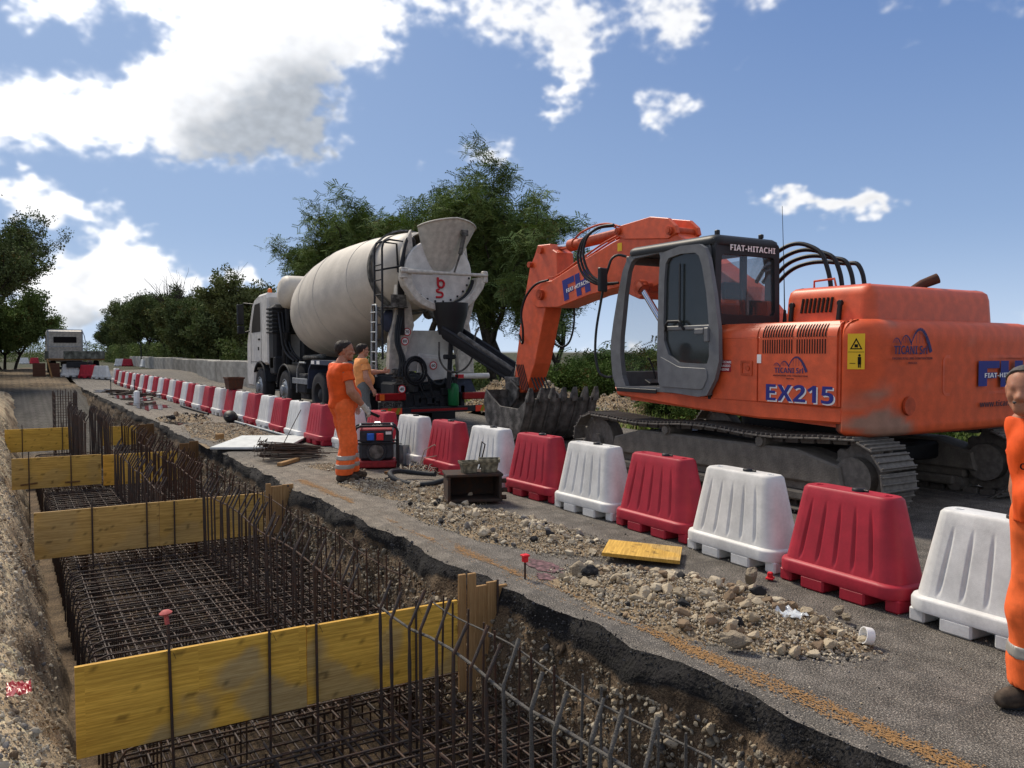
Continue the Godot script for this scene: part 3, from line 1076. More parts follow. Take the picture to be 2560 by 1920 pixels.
func build_barriers() -> void:
	rng.seed = 77
	var protos := [make_barrier(false), make_barrier(true)]
	var wear := []
	for k in 6:
		var m: StandardMaterial3D = (M.white_plastic if k < 3 else M.red_plastic).duplicate()
		m.uv1_offset = Vector3(k * 0.37, k * 0.21, k * 0.53)
		m.albedo_color = m.albedo_color.lerp(Color(0.62, 0.55, 0.45), [0.02, 0.08, 0.0][k % 3])
		wear.append(m)
	var own := {0: "white plastic barrier partly hidden by the grey haired worker", 1: "red plastic barrier standing before the excavator's rear sprocket", 2: "white plastic barrier with the loose red cap at its foot", 3: "red plastic barrier behind the loose plywood sheet", 4: "white plastic barrier before the front half of the excavator's track", 5: "red plastic barrier beside the rusty beam piece, track front end behind", 6: "white plastic barrier right behind the two beige tubs", 7: "red plastic barrier beside the tangled beige cable", 8: "white plastic barrier behind the small steel boxes", 9: "red plastic barrier directly behind the generator", 10: "white plastic barrier behind the gloved hand of the orange worker", 11: "red plastic barrier behind the orange worker's back", 13: "red plastic barrier with a green bottle at its foot", 16: "white plastic barrier behind the dark shovel head", 17: "red plastic barrier carrying the brown crate"}
	var xf := [4.68, 4.74, 4.83, 4.93, 4.96, 5.0, 4.99, 4.96, 4.95, 4.9, 4.8, 4.66, 4.62, 4.62, 4.66, 4.66, 4.66, 4.7, 4.66, 4.62, 4.6, 4.62]
	for i in 39:
		var red := i % 2 == 1
		var x: float = (xf[i] if i < xf.size() else lerpf(4.66, 4.74, (i - 21) / 17.0)) + 0.2
		var z: float = -3.04 - 1.05 * i - 0.0034 * i * i + 0.5
		var o: Node3D = protos[i % 2].duplicate()
		o.name = numbered("plastic_barrier")
		add_child(o)
		o.position = Vector3(x, road_y(x, z) + 0.002, z)
		o.rotation.y = rng.randf_range(-0.02, 0.02) + (-0.03 if i < 3 else 0.0)
		o.get_node("body").material_override = wear[rng.randi() % 3 + (3 if red else 0)]
		tag(o, own[i] if own.has(i) else "red water-filled plastic barrier in the line along the trench" if red else "white water-filled plastic barrier in the line along the trench", "barrier", "barriers in line along the trench")
	var ends := [[Vector3(4.42, 0, -49.3), 0.9, 0, "white plastic barrier turning the corner at the far end of the line"], [Vector3(3.86, 0, -50.1), 1.35, 1, "red plastic barrier set across the road before the flatbed truck"], [Vector3(3.05, 0, -50.9), 1.5, 0, "white plastic barrier set across the road before the flatbed truck"],
		[Vector3(9.3, 0, -86.0), 1.2, 0, "white plastic barrier far beyond the corner, next to a red one"], [Vector3(9.9, 0, -85.6), 1.2, 1, "red plastic barrier far beyond the corner, next to a white one"], [Vector3(10.4, 0, -79.0), 0.1, 0, "white plastic barrier at the end of the concrete block wall"],
		[Vector3(1.9, 0, -108.0), 1.4, 0, "white plastic barrier far up the road past the flatbed truck"], [Vector3(2.9, 0, -108.5), 1.4, 1, "red plastic barrier far up the road past the flatbed truck"]]
	for e in ends:
		var o: Node3D = protos[e[2]].duplicate()
		o.name = numbered("plastic_barrier")
		add_child(o)
		var p: Vector3 = e[0]
		p.y = (road_y(p.x, p.z) + 0.01) if p.z > -60.0 else 0.3
		o.position = p
		o.rotation.y = e[1]
		tag(o, e[3], "barrier", "barriers at the far end")
	for p in protos: p.queue_free()

# plywood sheet with stains; face looks along z
func ply_panel(w: float, h: float, seed_: int, dull: float, stain: float) -> MB:
	var mb := MB.new()
	var nx := int(w / 0.03)
	var ny := int(h / 0.025)
	var th := 0.0135
	for sg in [-1.0, 1.0]:
		var R := []
		var K := []
		for j in ny + 1:
			var q := PackedVector3Array()
			var kq := []
			for i in nx + 1:
				var x: float = -w / 2 + w * i / nx
				var y: float = -h / 2 + h * j / ny
				q.append(Vector3(x, y, th * sg))
				var c := Color(0.80, 0.51, 0.085).lerp(Color(0.52, 0.35, 0.14), dull)
				c = c * (0.98 + NF.get_noise_2d(x * 6.0 + seed_ * 31.0, y * 60.0) * 0.22)
				var s: float = NZ.get_noise_2d(x * 75.0 + seed_ * 57.0, y * 75.0) + NF.get_noise_2d(x * 50.0, y * 50.0 + seed_ * 9.0) * 0.3
				s = smoothstep(0.02, 0.3, s + (0.3 - y / h) * 0.4 - 0.16) * stain
				c = c.lerp(Color(0.38, 0.33, 0.21), s * 0.75)
				var kn: float = NF.get_noise_2d(x * 120.0 + seed_, y * 160.0)
				if kn > 0.5: c = c * 0.45
				kq.append(c)
			R.append(q)
			K.append(kq)
		colour_grid(mb, R, K, sg > 0.0)
	mb.col = Color(0.66, 0.40, 0.05).lerp(Color(0.4, 0.28, 0.14), dull)
	var a := w / 2
	var b := h / 2
	mb.quad(Vector3(-a, b, -th), Vector3(a, b, -th), Vector3(a, b, th), Vector3(-a, b, th), Vector3.UP)
	mb.quad(Vector3(-a, -b, -th), Vector3(a, -b, -th), Vector3(a, -b, th), Vector3(-a, -b, th), Vector3.DOWN)
	mb.quad(Vector3(-a, -b, -th), Vector3(-a, b, -th), Vector3(-a, b, th), Vector3(-a, -b, th), Vector3.LEFT)
	mb.quad(Vector3(a, -b, -th), Vector3(a, b, -th), Vector3(a, b, th), Vector3(a, -b, th), Vector3.RIGHT)
	for i in mb.N.size():
		if abs(mb.N[i].z) > 0.5: mb.N[i] = Vector3(0, 0, sign(mb.V[i].z))
	return mb

var BAR: ArrayMesh
func bar(a: Vector3, b: Vector3, r: float, m: Material, parent: Node3D, called: String) -> MeshInstance3D:
	if BAR == null:
		var mb := MB.new()
		mb.cyl(Vector3.ZERO, Vector3(0, 1, 0), 1.0, 1.0, 7)
		BAR = mb.mesh()
	var d := b - a
	var y := d.normalized()
	var x := (Vector3.RIGHT if abs(y.x) < 0.9 else Vector3.FORWARD)
	x = x.cross(y).normalized()
	return obj(BAR, called, m, parent, a, Basis(x * r, d, x.cross(y).normalized() * r))

func formwork(label: String, z: float, panels: Array, stakes: Array, planks: Array, seed_: int) -> Node3D:
	var t := thing("formwork_board", label, "formwork", Vector3(1.4, -1.2, z), 0.0, "boards closing off each bay of the trench")
	for p in panels:  # x0, x1, y0, y1, dz, dull, stain, lean
		var o := obj(ply_panel(p[1] - p[0], p[3] - p[2], seed_, p[5], p[6]), "plywood_panel", M.ply, t, Vector3((p[0] + p[1]) / 2 - 1.4, (p[2] + p[3]) / 2 + 1.2, p[4]), Basis.from_euler(Vector3(0, 0, p[7])))
		seed_ += 1
	for s in stakes:  # x, ytop, lean x
		var o := bar(Vector3(s[0] - 1.4 + s[2], -0.02, 0.03), Vector3(s[0] - 1.4, s[1] + 1.2, 0.026), 0.0085, M.rebar, t, "steel_stake")
		var w := MB.new()
		w.tube([Vector3(s[0] - 1.415, 1.16, 0.042), Vector3(s[0] - 1.395, 1.15, 0.042), Vector3(s[0] - 1.38, 1.16, 0.0), Vector3(s[0] - 1.36, 1.1, 0.03)], 0.0012, 4)
		obj(w, "tie_wire", M.wire, t)
	for p in planks:  # x0, x1, y0, y1, dz
		var mb := MB.new()
		mb.box(Vector3.ZERO, Vector3(p[3] - p[2], p[1] - p[0], 0.025), 0.003)
		obj(mb, "plank", M.plank if p[5] < 1 else M.plank_dark, t, Vector3((p[0] + p[1]) / 2 - 1.4, (p[2] + p[3]) / 2 + 1.2, p[4]), Basis(Vector3(0, 1, 0), Vector3(-1, 0, 0), Vector3(0, 0, 1)))
	return t

func starter_mesh(y0: float, y1: float, lean: Vector3, r: float, rough: float) -> ArrayMesh:
	var mb := MB.new()
	var P := []
	var rad := []
	var n := 12
	for i in n + 1:
		var y := lerpf(y0, y1, float(i) / n)
		P.append(Vector3(0, y, 0))
		rad.append(r * (1.0 + rng.randf_range(-rough, rough)))
	for i in 5:
		P.append(Vector3(0, y1, 0) + lean * pow((i + 1) / 5.0, 1.15) + Vector3(0, 0.0, 0))
		rad.append(r * (1.0 + rng.randf_range(-rough, rough)))
	mb.tube(P, rad, 7)
	return mb.mesh()

func cage(label: String, za: float, zb: float, ytop: float, rr: float, near: bool, step_x: float, starters: Array, seed_: int) -> Node3D:
	rng.seed = seed_
	var zm := (za + zb) / 2.0
	var t := thing("rebar_cage", label, "rebar cage", Vector3(1.7, -1.24, zm), 0.0, "reinforcement cages in the bays of the trench")
	var o0 := Vector3(1.7, -1.24, zm)
	# cross hoops, rounded down at both ends
	var hoops := []
	for k in 3:
		var mb := MB.new()
		var x0: float = 0.5 - o0.x + rng.randf_range(-0.01, 0.01)
		var x1: float = 2.86 - o0.x
		var yt := ytop - o0.y
		var P := [Vector3(x0, 0.06, 0), Vector3(x0, yt - 0.16, 0), Vector3(x0 + 0.015, yt - 0.075, 0), Vector3(x0 + 0.05, yt - 0.022, 0), Vector3(x0 + 0.12, yt, 0)]
		for i in 6: P.append(Vector3(lerpf(x0 + 0.3, x1 - 0.2, i / 5.0), yt + rng.randf_range(-0.006, 0.004), rng.randf_range(-0.006, 0.006)))
		P.append_array([Vector3(x1 - 0.05, yt - 0.01, 0), Vector3(x1, yt - 0.07, 0), Vector3(x1, 0.06, 0)])
		mb.tube(P, rr, 7)
		hoops.append(mb.mesh())
	var z := za - 0.06
	var k := 0
	while z > zb + 0.04:
		obj(hoops[k % 3], "cross_bar", M.rebar_splashed if (near and z > -3.4) else M.rebar, t, Vector3(0, rng.randf_range(-0.004, 0.004), z - zm), Basis(Vector3.UP, rng.randf_range(-0.008, 0.008)))
		z -= step_x
		k += 1
	# lengthwise bars
	var x := 0.62
	while x < 2.84:
		var y := ytop - 0.022 + rng.randf_range(-0.004, 0.004)
		bar(Vector3(x + rng.randf_range(-0.01, 0.01), y, za) - o0, Vector3(x + rng.randf_range(-0.01, 0.01), y, zb) - o0, rr, M.rebar, t, "lengthwise_bar")
		x += 0.215 if x < 1.45 else (0.215 if near else 0.11)
	# second and bottom layers and the ties between them, seen only as a dark tangle
	var st := MB.new()
	x = 0.55
	while x < 2.85:
		for yy in [ytop - 0.1, ytop - 0.26, -1.18]:
			st.cyl(Vector3(x, yy, za) - o0, Vector3(x, yy, zb) - o0, rr, rr, 5, false)
		x += 0.125
	z = za - 0.15
	while z > zb + 0.04:
		for yy in [ytop - 0.085, ytop - 0.25, -1.16]:
			st.cyl(Vector3(0.54, yy, z) - o0, Vector3(2.84, yy, z) - o0, rr, rr, 5, false)
		for xx in [0.75, 1.25, 2.6]:
			st.cyl(Vector3(xx, -1.2, z) - o0, Vector3(xx, ytop - 0.03, z) - o0, rr * 0.8, rr * 0.8, 5, false)
		z -= 0.155
	obj(st, "inner_bars", M.rebar, t).set_meta("kind", "stuff")
	# wall starter bars in two rows with bent tips, and the bars tied along them
	for row in starters:  # x, top y, lean, radius, spacing, start z, end z, material
		var v := []
		for q in 4: v.append(starter_mesh(0.04, row[1] - 1.24 * -1.0, row[2] * rng.randf_range(0.85, 1.15), row[3], 0.22 if near else 0.05))
		z = row[5]
		k = 0
		while z > row[6]:
			obj(v[rng.randi() % 4], "starter_bar", row[7] if not (near and z > -3.3) else M.rebar_splashed, t, Vector3(row[0] - o0.x + rng.randf_range(-0.012, 0.012), rng.randf_range(-0.03, 0.02), z - zm + rng.randf_range(-0.015, 0.015)), Basis.from_euler(Vector3(rng.randf_range(-0.03, 0.03), rng.randf_range(-0.15, 0.15), rng.randf_range(-0.02, 0.03))))
			z -= row[4]
			k += 1
		for q in 2:
			var yy: float = row[1] - 0.03 - q * 0.62
			var P := []
			var n := 14
			for i in n + 1:
				var zz: float = lerpf(row[5] + 0.15, row[6] - 0.1, float(i) / n)
				P.append(Vector3(row[0] + row[3] * 2.0 + rng.randf_range(-0.004, 0.004), yy + rng.randf_range(-0.006, 0.006) - 0.02 * sin(i * 1.1), zz) - o0)
			var tb := MB.new()
			tb.tube(P, row[3] * 0.85, 7)
			obj(tb, "tied_bar", M.rebar_splashed if near and q == 0 else M.rebar_rust, t)
	return t

func build_trench_works() -> void:
	# boards
	var b1 := formwork("bright yellow plywood board, grey stains low down, stake topped by a dusty red cap", -5.0, [[0.29, 1.56, -0.555, -0.05, 0.0, 0.0, 1.0, 0.004], [1.565, 2.62, -0.545, -0.055, -0.004, 0.03, 0.8, 0.0]], [[0.76, 0.13, 0.03], [1.33, -0.02, 0.0], [1.62, -0.04, 0.01], [2.30, 0.0, 0.0], [2.93, 0.05, 0.0]], [[2.63, 2.685, -0.7, 0.12, 0.004, 0], [2.69, 2.75, -0.7, 0.125, 0.03, 0], [2.755, 2.85, -0.62, 0.02, 0.0, 0], [2.854, 2.945, -0.62, 0.035, 0.002, 0], [2.949, 3.02, -0.62, 0.0, -0.001, 0]], 1)
	formwork("dull ochre plywood board between two bays, second from the near end", -10.05, [[0.23, 1.46, -0.55, -0.05, 0.0, 0.75, 0.35, 0.002], [1.465, 2.64, -0.55, -0.05, -0.003, 0.6, 0.4, 0.0]], [[0.78, 0.03, 0.0], [1.33, 0.06, 0.0], [1.62, -0.05, 0.0]], [[2.66, 2.72, -0.7, 0.06, 0.02, 0], [2.725, 2.86, -0.55, 0.02, 0.0, 0], [2.864, 3.0, -0.55, 0.03, 0.0, 0]], 11)
	formwork("pale yellow plywood board with two slips of wood nailed low on it", -15.4, [[0.06, 1.35, -0.56, -0.06, 0.0, 0.4, 0.3, -0.004], [1.42, 2.62, -0.66, -0.13, -0.45, 0.1, 0.15, 0.0]], [[0.3, 0.05, 0.0], [0.9, -0.03, 0.0]], [[2.66, 2.83, -0.6, 0.0, -0.43, 1], [2.835, 2.99, -0.6, 0.03, -0.44, 1]], 21)
	formwork("clean yellow plywood board before the dark ramp at the trench's far end", -21.2, [[-0.03, 1.32, -0.56, -0.05, 0.0, 0.05, 0.05, 0.0], [1.87, 2.6, -0.52, -0.08, 0.0, 0.05, 0.1, 0.0]], [[0.3, 0.05, 0.0], [1.08, 0.05, 0.0]], [[2.62, 2.84, -0.55, -0.06, 0.0, 1], [2.845, 3.0, -0.55, -0.05, 0.0, 1]], 31)
	var sl := MB.new()
	sl.box(Vector3(0.3, -0.475, -15.375), Vector3(0.24, 0.022, 0.02), 0.003, Basis(Vector3(0, 0, 1), 0.08))
	sl.box(Vector3(0.92, -0.49, -15.375), Vector3(0.22, 0.022, 0.02), 0.003)
	tag(obj(sl, "batten", M.plank_dark), "slips of brown wood nailed across the pale yellow board", "batten")
	var cap := MB.new()
	cap.lathe(Vector3.ZERO, Basis.IDENTITY, [Vector2(0.0, 0.0), Vector2(0.013, 0.0), Vector2(0.013, 0.05), Vector2(0.033, 0.058), Vector2(0.036, 0.066), Vector2(0.022, 0.078), Vector2(0.0, 0.082)], 16)
	tag(obj(cap, "stake_cap", M.cap_dusty, null, Vector3(0.757, 0.11, -4.974), Basis(Vector3(0, 0, 1), 0.12)), "dusty red mushroom cap on the stake by the bright yellow board", "cap")
	# cages
	var ln := Vector3(0.1, 0.17, -0.03)
	cage("splashed steel cage of wide mesh nearest the camera side of the bright yellow board".replace("nearest the camera side", "before the near face"), -0.6, -4.9, -0.66, 0.0075, true, 0.2, [[1.96, 0.09, ln, 0.0098, 0.19, -1.5, -4.75, M.rebar], [2.34, 0.05, Vector3(0.0, 0.04, 0), 0.0065, 0.19, -1.5, -4.75, M.rebar_rust]], 201)
	cage("dense steel cage between the bright yellow board and the dull ochre one", -5.08, -9.95, -0.62, 0.0075, false, 0.185, [[1.9, 0.1, ln, 0.0092, 0.16, -5.15, -9.8, M.rebar], [2.28, 0.16, Vector3(0.0, 0.04, 0), 0.0065, 0.18, -5.2, -9.8, M.rebar_rust]], 202)
	cage("dense steel cage between the dull ochre board and the pale yellow one", -10.15, -15.3, -0.62, 0.0075, false, 0.185, [[1.5, 0.05, ln, 0.01, 0.15, -10.25, -15.2, M.rebar], [1.9, 0.16, ln, 0.01, 0.14, -10.2, -15.2, M.rebar_rust], [2.3, 0.12, Vector3(0.02, 0.08, 0), 0.008, 0.2, -10.2, -15.2, M.rebar_rust]], 203)
	cage("steel cage with tall close starter bars behind the pale yellow board", -16.0, -21.1, -0.62, 0.0075, false, 0.185, [[1.2, 0.42, Vector3(0.05, 0.1, 0), 0.01, 0.11, -16.6, -20.9, M.rebar], [1.62, 0.36, Vector3(0.05, 0.1, 0), 0.01, 0.11, -16.6, -20.9, M.rebar], [2.25, 0.05, Vector3(0.1, 0.1, 0), 0.008, 0.16, -16.2, -20.9, M.rebar_rust]], 204)
	# upright cage at the far end
	var t := thing("column_cage", "tall upright steel cage before the dark ramp", "rebar cage", Vector3(1.3, -1.3, -24.2))
	for i in 9:
		for j in 12:
			if i > 0 and i < 8 and j > 0 and j < 11: continue
			bar(Vector3(-0.24 + i * 0.06, 0, -0.6 + j * 0.11), Vector3(-0.24 + i * 0.06 + rng.randf_range(-0.01, 0.01), 1.92 + rng.randf_range(-0.06, 0.06), -0.6 + j * 0.11), 0.009, M.rebar, t, "upright_bar")
	for k in 13:
		var mb := MB.new()
		var y := 0.1 + k * 0.14
		mb.tube([Vector3(-0.25, y, -0.62), Vector3(0.25, y, -0.62), Vector3(0.25, y, 0.62), Vector3(-0.25, y, 0.62)], 0.006, 5, false, true)
		obj(mb, "stirrup", M.rebar_rust, t)

func materials_machines() -> void:
	M.orange = mat(srgb(222, 92, 48), 0.5, 0.0, "soft", 1.6, false)
	M.orange_worn = tinted(mat(Color(1, 1, 1), 0.5, 0.0, "soft", 1.6, false))
	M.orange.clearcoat_enabled = true
	M.orange.clearcoat = 0.25
	M.orange.clearcoat_roughness = 0.35
	M.orange_dirty = mat(srgb(206, 84, 44), 0.55, 0.0, "dusty", 2.0)
	M.cab_grey = mat(srgb(112, 114, 116), 0.5, 0.0, "soft", 1.5)
	M.cab_dark = mat(srgb(44, 46, 48), 0.5, 0.0, "soft", 1.5)
	M.black_metal = mat(srgb(30, 31, 34), 0.55, 0.0, "dusty", 1.5)
	M.track_steel = mat(srgb(124, 118, 110), 0.75, 0.2, "dusty", 3.5, false, "lumps_n", 0.5)
	M.track_frame = mat(srgb(124, 117, 107), 0.9, 0.0, "dusty", 1.6, false, "lumps_n", 0.4)
	M.chrome = mat(srgb(215, 215, 218), 0.12, 1.0)
	M.bucket_steel = mat(srgb(128, 124, 118), 0.7, 0.15, "stained", 1.3, false, "lumps_n", 0.5)
	M.blue = mat(srgb(38, 42, 120), 0.5)
	M.navy = mat(srgb(48, 46, 92), 0.55)
	M.white_paint = mat(srgb(232, 230, 226), 0.5)
	M.print_dark = mat(srgb(70, 44, 52), 0.6)
	M.sticker_yellow = mat(srgb(236, 190, 40), 0.5)
	M.sticker_red = mat(srgb(150, 30, 40), 0.5)
	M.slot = mat(srgb(20, 16, 15), 0.9)
	M.glass = mat(srgb(52, 58, 58), 0.06)
	M.glass.transparency = BaseMaterial3D.TRANSPARENCY_ALPHA
	M.glass.albedo_color.a = 0.5
	M.glass_clear = mat(srgb(90, 100, 102), 0.05)
	M.glass_clear.transparency = BaseMaterial3D.TRANSPARENCY_ALPHA
	M.glass_clear.albedo_color.a = 0.22
	M.tyre = mat(srgb(52, 52, 54), 0.85, 0.0, "dusty", 2.0, false, "lumps_n", 0.3)

const SIDE_TEXT := Basis(Vector3(0, 0, 1), Vector3(0, 1, 0), Vector3(-1, 0, 0))
const SZ := Vector3(0, 0, 1)
const SY := Vector3(0, 1, 0)
const SX := Vector3(1, 0, 0)

func v2s(a: Array) -> Array:
	var o := []
	for i in range(0, a.size(), 2): o.append(Vector2(a[i], a[i + 1]))
	return o

func plan_ring(pts: Array, y: float) -> PackedVector3Array:
	var o := PackedVector3Array()
	for p in pts: o.append(Vector3(p.x, y, p.y))
	return o

# polygon with rounded corners
func rounded(pts: Array, r: float, n := 6) -> Array:
	var out := []
	var m := pts.size()
	for i in m:
		var p: Vector2 = pts[i]
		var a: Vector2 = (pts[(i + m - 1) % m] - p)
		var b: Vector2 = (pts[(i + 1) % m] - p)
		var rr: float = minf(r, minf(a.length(), b.length()) * 0.45)
		var pa: Vector2 = p + a.normalized() * rr
		var pb: Vector2 = p + b.normalized() * rr
		for k in n + 1:
			var t := float(k) / n
			out.append(pa.lerp(p, t).lerp(p.lerp(pb, t), t))
	return out

func inset(pts: Array, d: float) -> Array:
	var c := Vector2.ZERO
	for p in pts: c += p
	c /= pts.size()
	var o := []
	for i in pts.size():
		var a: Vector2 = (pts[i] - pts[(i + pts.size() - 1) % pts.size()]).normalized()
		var b: Vector2 = (pts[(i + 1) % pts.size()] - pts[i]).normalized()
		var t := (a + b).normalized()
		var nn := Vector2(-t.y, t.x)
		if nn.dot(c - pts[i]) < 0.0: nn = -nn
		o.append(pts[i] + nn * d)
	return o

func bridge_logo(parent: Node3D, at: Vector3, B: Basis, w: float) -> void:
	# three spans growing to one side over the firm's name
	var o := Node3D.new()
	o.transform = Transform3D(B, at)
	put(o, "bridge_logo", parent)
	var mb := MB.new()
	var x := -0.5 * w
	for s in [[0.2, 0.10, 0.010], [0.26, 0.15, 0.014], [0.5, 0.30, 0.03]]:
		var P := []
		for i in 13:
			var t := i / 12.0
			P.append(Vector3(x + s[0] * w * t, w * s[1] * 4.0 * t * (1.0 - t) * 0.8 - w * 0.14 * t * t * (1.0 if s[0] > 0.4 else 0.2) + w * 0.02, 0))
		for i in 12:
			var d: Vector3 = (P[i + 1] - P[i]).normalized()
			var nn := Vector3(-d.y, d.x, 0)
			var t0: float = w * s[2] * (0.5 + i / 10.0)
			mb.quad(P[i] - nn * t0 * 0.5, P[i + 1] - nn * t0 * 0.5, P[i + 1] + nn * t0, P[i] + nn * t0, Vector3(0, 0, 1))
		for i in [3, 5, 7, 9]:
			var p: Vector3 = P[i]
			mb.quad(Vector3(p.x - 0.004 * w, 0.02 * w, 0), Vector3(p.x + 0.004 * w, 0.02 * w, 0), Vector3(p.x + 0.004 * w, p.y, 0), Vector3(p.x - 0.004 * w, p.y, 0), Vector3(0, 0, 1))
		x += s[0] * w
	obj(mb, "arches", M.navy, o)
	words("TICANI Srl", w * 0.125, M.navy, o, Vector3(-0.04 * w, -0.085 * w, 0.0), Basis.IDENTITY, 0.001)
	words("ENGINEERING AND CONSTRUCTION", w * 0.034, M.print_dark, o, Vector3(0, -0.21 * w, 0.0), Basis.IDENTITY, 0.001, true, 1.25)
	words("VASTO (CH)", w * 0.03, M.print_dark, o, Vector3(0, -0.28 * w, 0.0), Basis.IDENTITY, 0.001)

func initials_logo(parent: Node3D, at: Vector3, B: Basis, h: float) -> void:
	var o := Node3D.new()
	o.transform = Transform3D(B, at)
	put(o, "initials_logo", parent)
	var mb := MB.new()
	for p in [[-1.0, 0.05, -0.62, 1.0], [-0.62, 0.72, -0.08, 1.0], [-0.62, 0.34, -0.2, 0.56], [-0.02, 0.0, 0.34, 1.0], [0.34, 0.3, 0.62, 0.62], [0.62, 0.0, 1.0, 1.0]]:
		mb.quad(Vector3(p[0] * h, p[1] * h, 0), Vector3(p[2] * h, p[1] * h, 0), Vector3(p[2] * h, p[3] * h, 0), Vector3(p[0] * h, p[3] * h, 0), Vector3(0, 0, 1))
	obj(mb, "initials", M.blue, o)
	words("FIAT-HITACHI", h * 0.17, M.white_paint, o, Vector3(0.12 * h, 0.45 * h, 0.003), Basis.IDENTITY, 0.001, true, 1.15)

func hose(pts: Array, r: float, m: Material, parent: Node3D, called := "hose", at := Vector3.ZERO) -> MeshInstance3D:
	var c := Curve3D.new()
	for i in pts.size():
		var t: Vector3 = (pts[mini(i + 1, pts.size() - 1)] - pts[maxi(i - 1, 0)]) * 0.22
		c.add_point(pts[i], -t, t)
	c.bake_interval = 0.05
	var P := []
	for p in c.get_baked_points():
		if P.is_empty() or P[P.size() - 1].distance_to(p) > 0.004: P.append(p)
	var mb := MB.new()
	mb.tube(P, r, 7)
	return obj(mb, called, m, parent, at)

func make_track(xc: float, y0: float, parent: Node3D, O: Vector3) -> void:
	var t := Node3D.new()
	put(t, "track", parent)
	var C := Vector3(xc, y0, -6.75)
	t.position = C - O
	# centre line of the shoes in (z, y), local
	var P := []
	var zi := -2.15
	var zs := 1.82
	for i in 13: P.append(Vector2(zs + sin(PI * i / 12.0) * 0.37, 0.4 - cos(PI * i / 12.0) * 0.37))
	for i in range(1, 12):
		var u := i / 12.0
		P.append(Vector2(lerpf(zs, zi, u), 0.77 - 0.045 * sin(u * PI * 2.0) * sin(u * PI * 2.0) - 0.02 * u))
	for i in 13: P.append(Vector2(zi - sin(PI * i / 12.0) * 0.36, 0.39 + cos(PI * i / 12.0) * 0.36))
	var cv := Curve2D.new()
	for p in P: cv.add_point(p)
	cv.add_point(P[0])
	cv.bake_interval = 0.02
	var L := cv.get_baked_length()
	var n := int(L / 0.19)
	var sh := MB.new()
	sh.box(Vector3.ZERO, Vector3(0.52, 0.018, 0.178), 0.003)
	for q in [-0.07, -0.005, 0.06]: sh.box(Vector3(0, 0.019, q), Vector3(0.515, 0.024, 0.014), 0.004)
	for q in [-0.07, 0.07]: sh.box(Vector3(q, -0.03, 0), Vector3(0.045, 0.07, 0.16), 0.008)
	var shoe := sh.mesh()
	for i in n:
		var a := cv.sample_baked(L * i / n)
		var b := cv.sample_baked(fmod(L * i / n + 0.06, L))
		var d := (b - a).normalized()
		var f := Vector3(0, d.y, d.x)
		var up := f.cross(Vector3.RIGHT).normalized()
		var cen := Vector2(0, 0.4)
		if up.dot(Vector3(0, a.y - 0.4, a.x - clampf(a.x, zi, zs))) < 0.0: up = -up
		obj(shoe, "shoe", M.track_steel, t, Vector3(0, a.y, a.x), Basis(f.cross(up) * -1.0, up, f))
	var fr := MB.new()
	fr.box(Vector3(0, 0.36, 0), Vector3(0.3, 0.34, 3.2), 0.03)
	fr.prism(v2s([-1.75, 0.3, 1.75, 0.3, 1.7, 0.5, 1.2, 0.62, -1.2, 0.62, -1.7, 0.5]), Vector3(-0.2, 0, 0), SZ, SY, Vector3(0.4, 0, 0), 0.02)
	fr.box(Vector3(0, 0.16, 0), Vector3(0.42, 0.1, 3.0), 0.02)
	obj(fr, "track_frame", M.track_frame, t)
	for q in [-0.7, 0.75]:
		var r := MB.new()
		r.cyl(Vector3(-0.2, 0.66, q), Vector3(0.16, 0.66, q), 0.065, 0.065, 14)
		r.cyl(Vector3(-0.23, 0.66, q), Vector3(-0.2, 0.66, q), 0.05, 0.05, 14)
		obj(r, "carrier_roller", M.track_frame, t)
	for i in 7:
		var r := MB.new()
		r.cyl(Vector3(-0.17, 0.13, -1.5 + i * 0.5), Vector3(0.17, 0.13, -1.5 + i * 0.5), 0.085, 0.085, 14)
		obj(r, "track_roller", M.track_steel, t)
	var sp := MB.new()
	var poly := []
	for i in 44: poly.append(Vector2(cos(TAU * i / 44.0), sin(TAU * i / 44.0)) * (0.34 if i % 4 < 2 else 0.3))
	sp.prism(poly, Vector3(-0.05, 0.4, zs), SZ, SY, Vector3(0.1, 0, 0), 0.01)
	sp.cyl(Vector3(-0.16, 0.4, zs), Vector3(0.12, 0.4, zs), 0.2, 0.2, 20)
	obj(sp, "sprocket", M.track_steel, t)
	var idl := MB.new()
	idl.cyl(Vector3(-0.09, 0.39, zi), Vector3(0.09, 0.39, zi), 0.31, 0.31, 24)
	idl.cyl(Vector3(-0.15, 0.39, zi), Vector3(0.15, 0.39, zi), 0.1, 0.1, 16)
	obj(idl, "idler", M.track_steel, t)

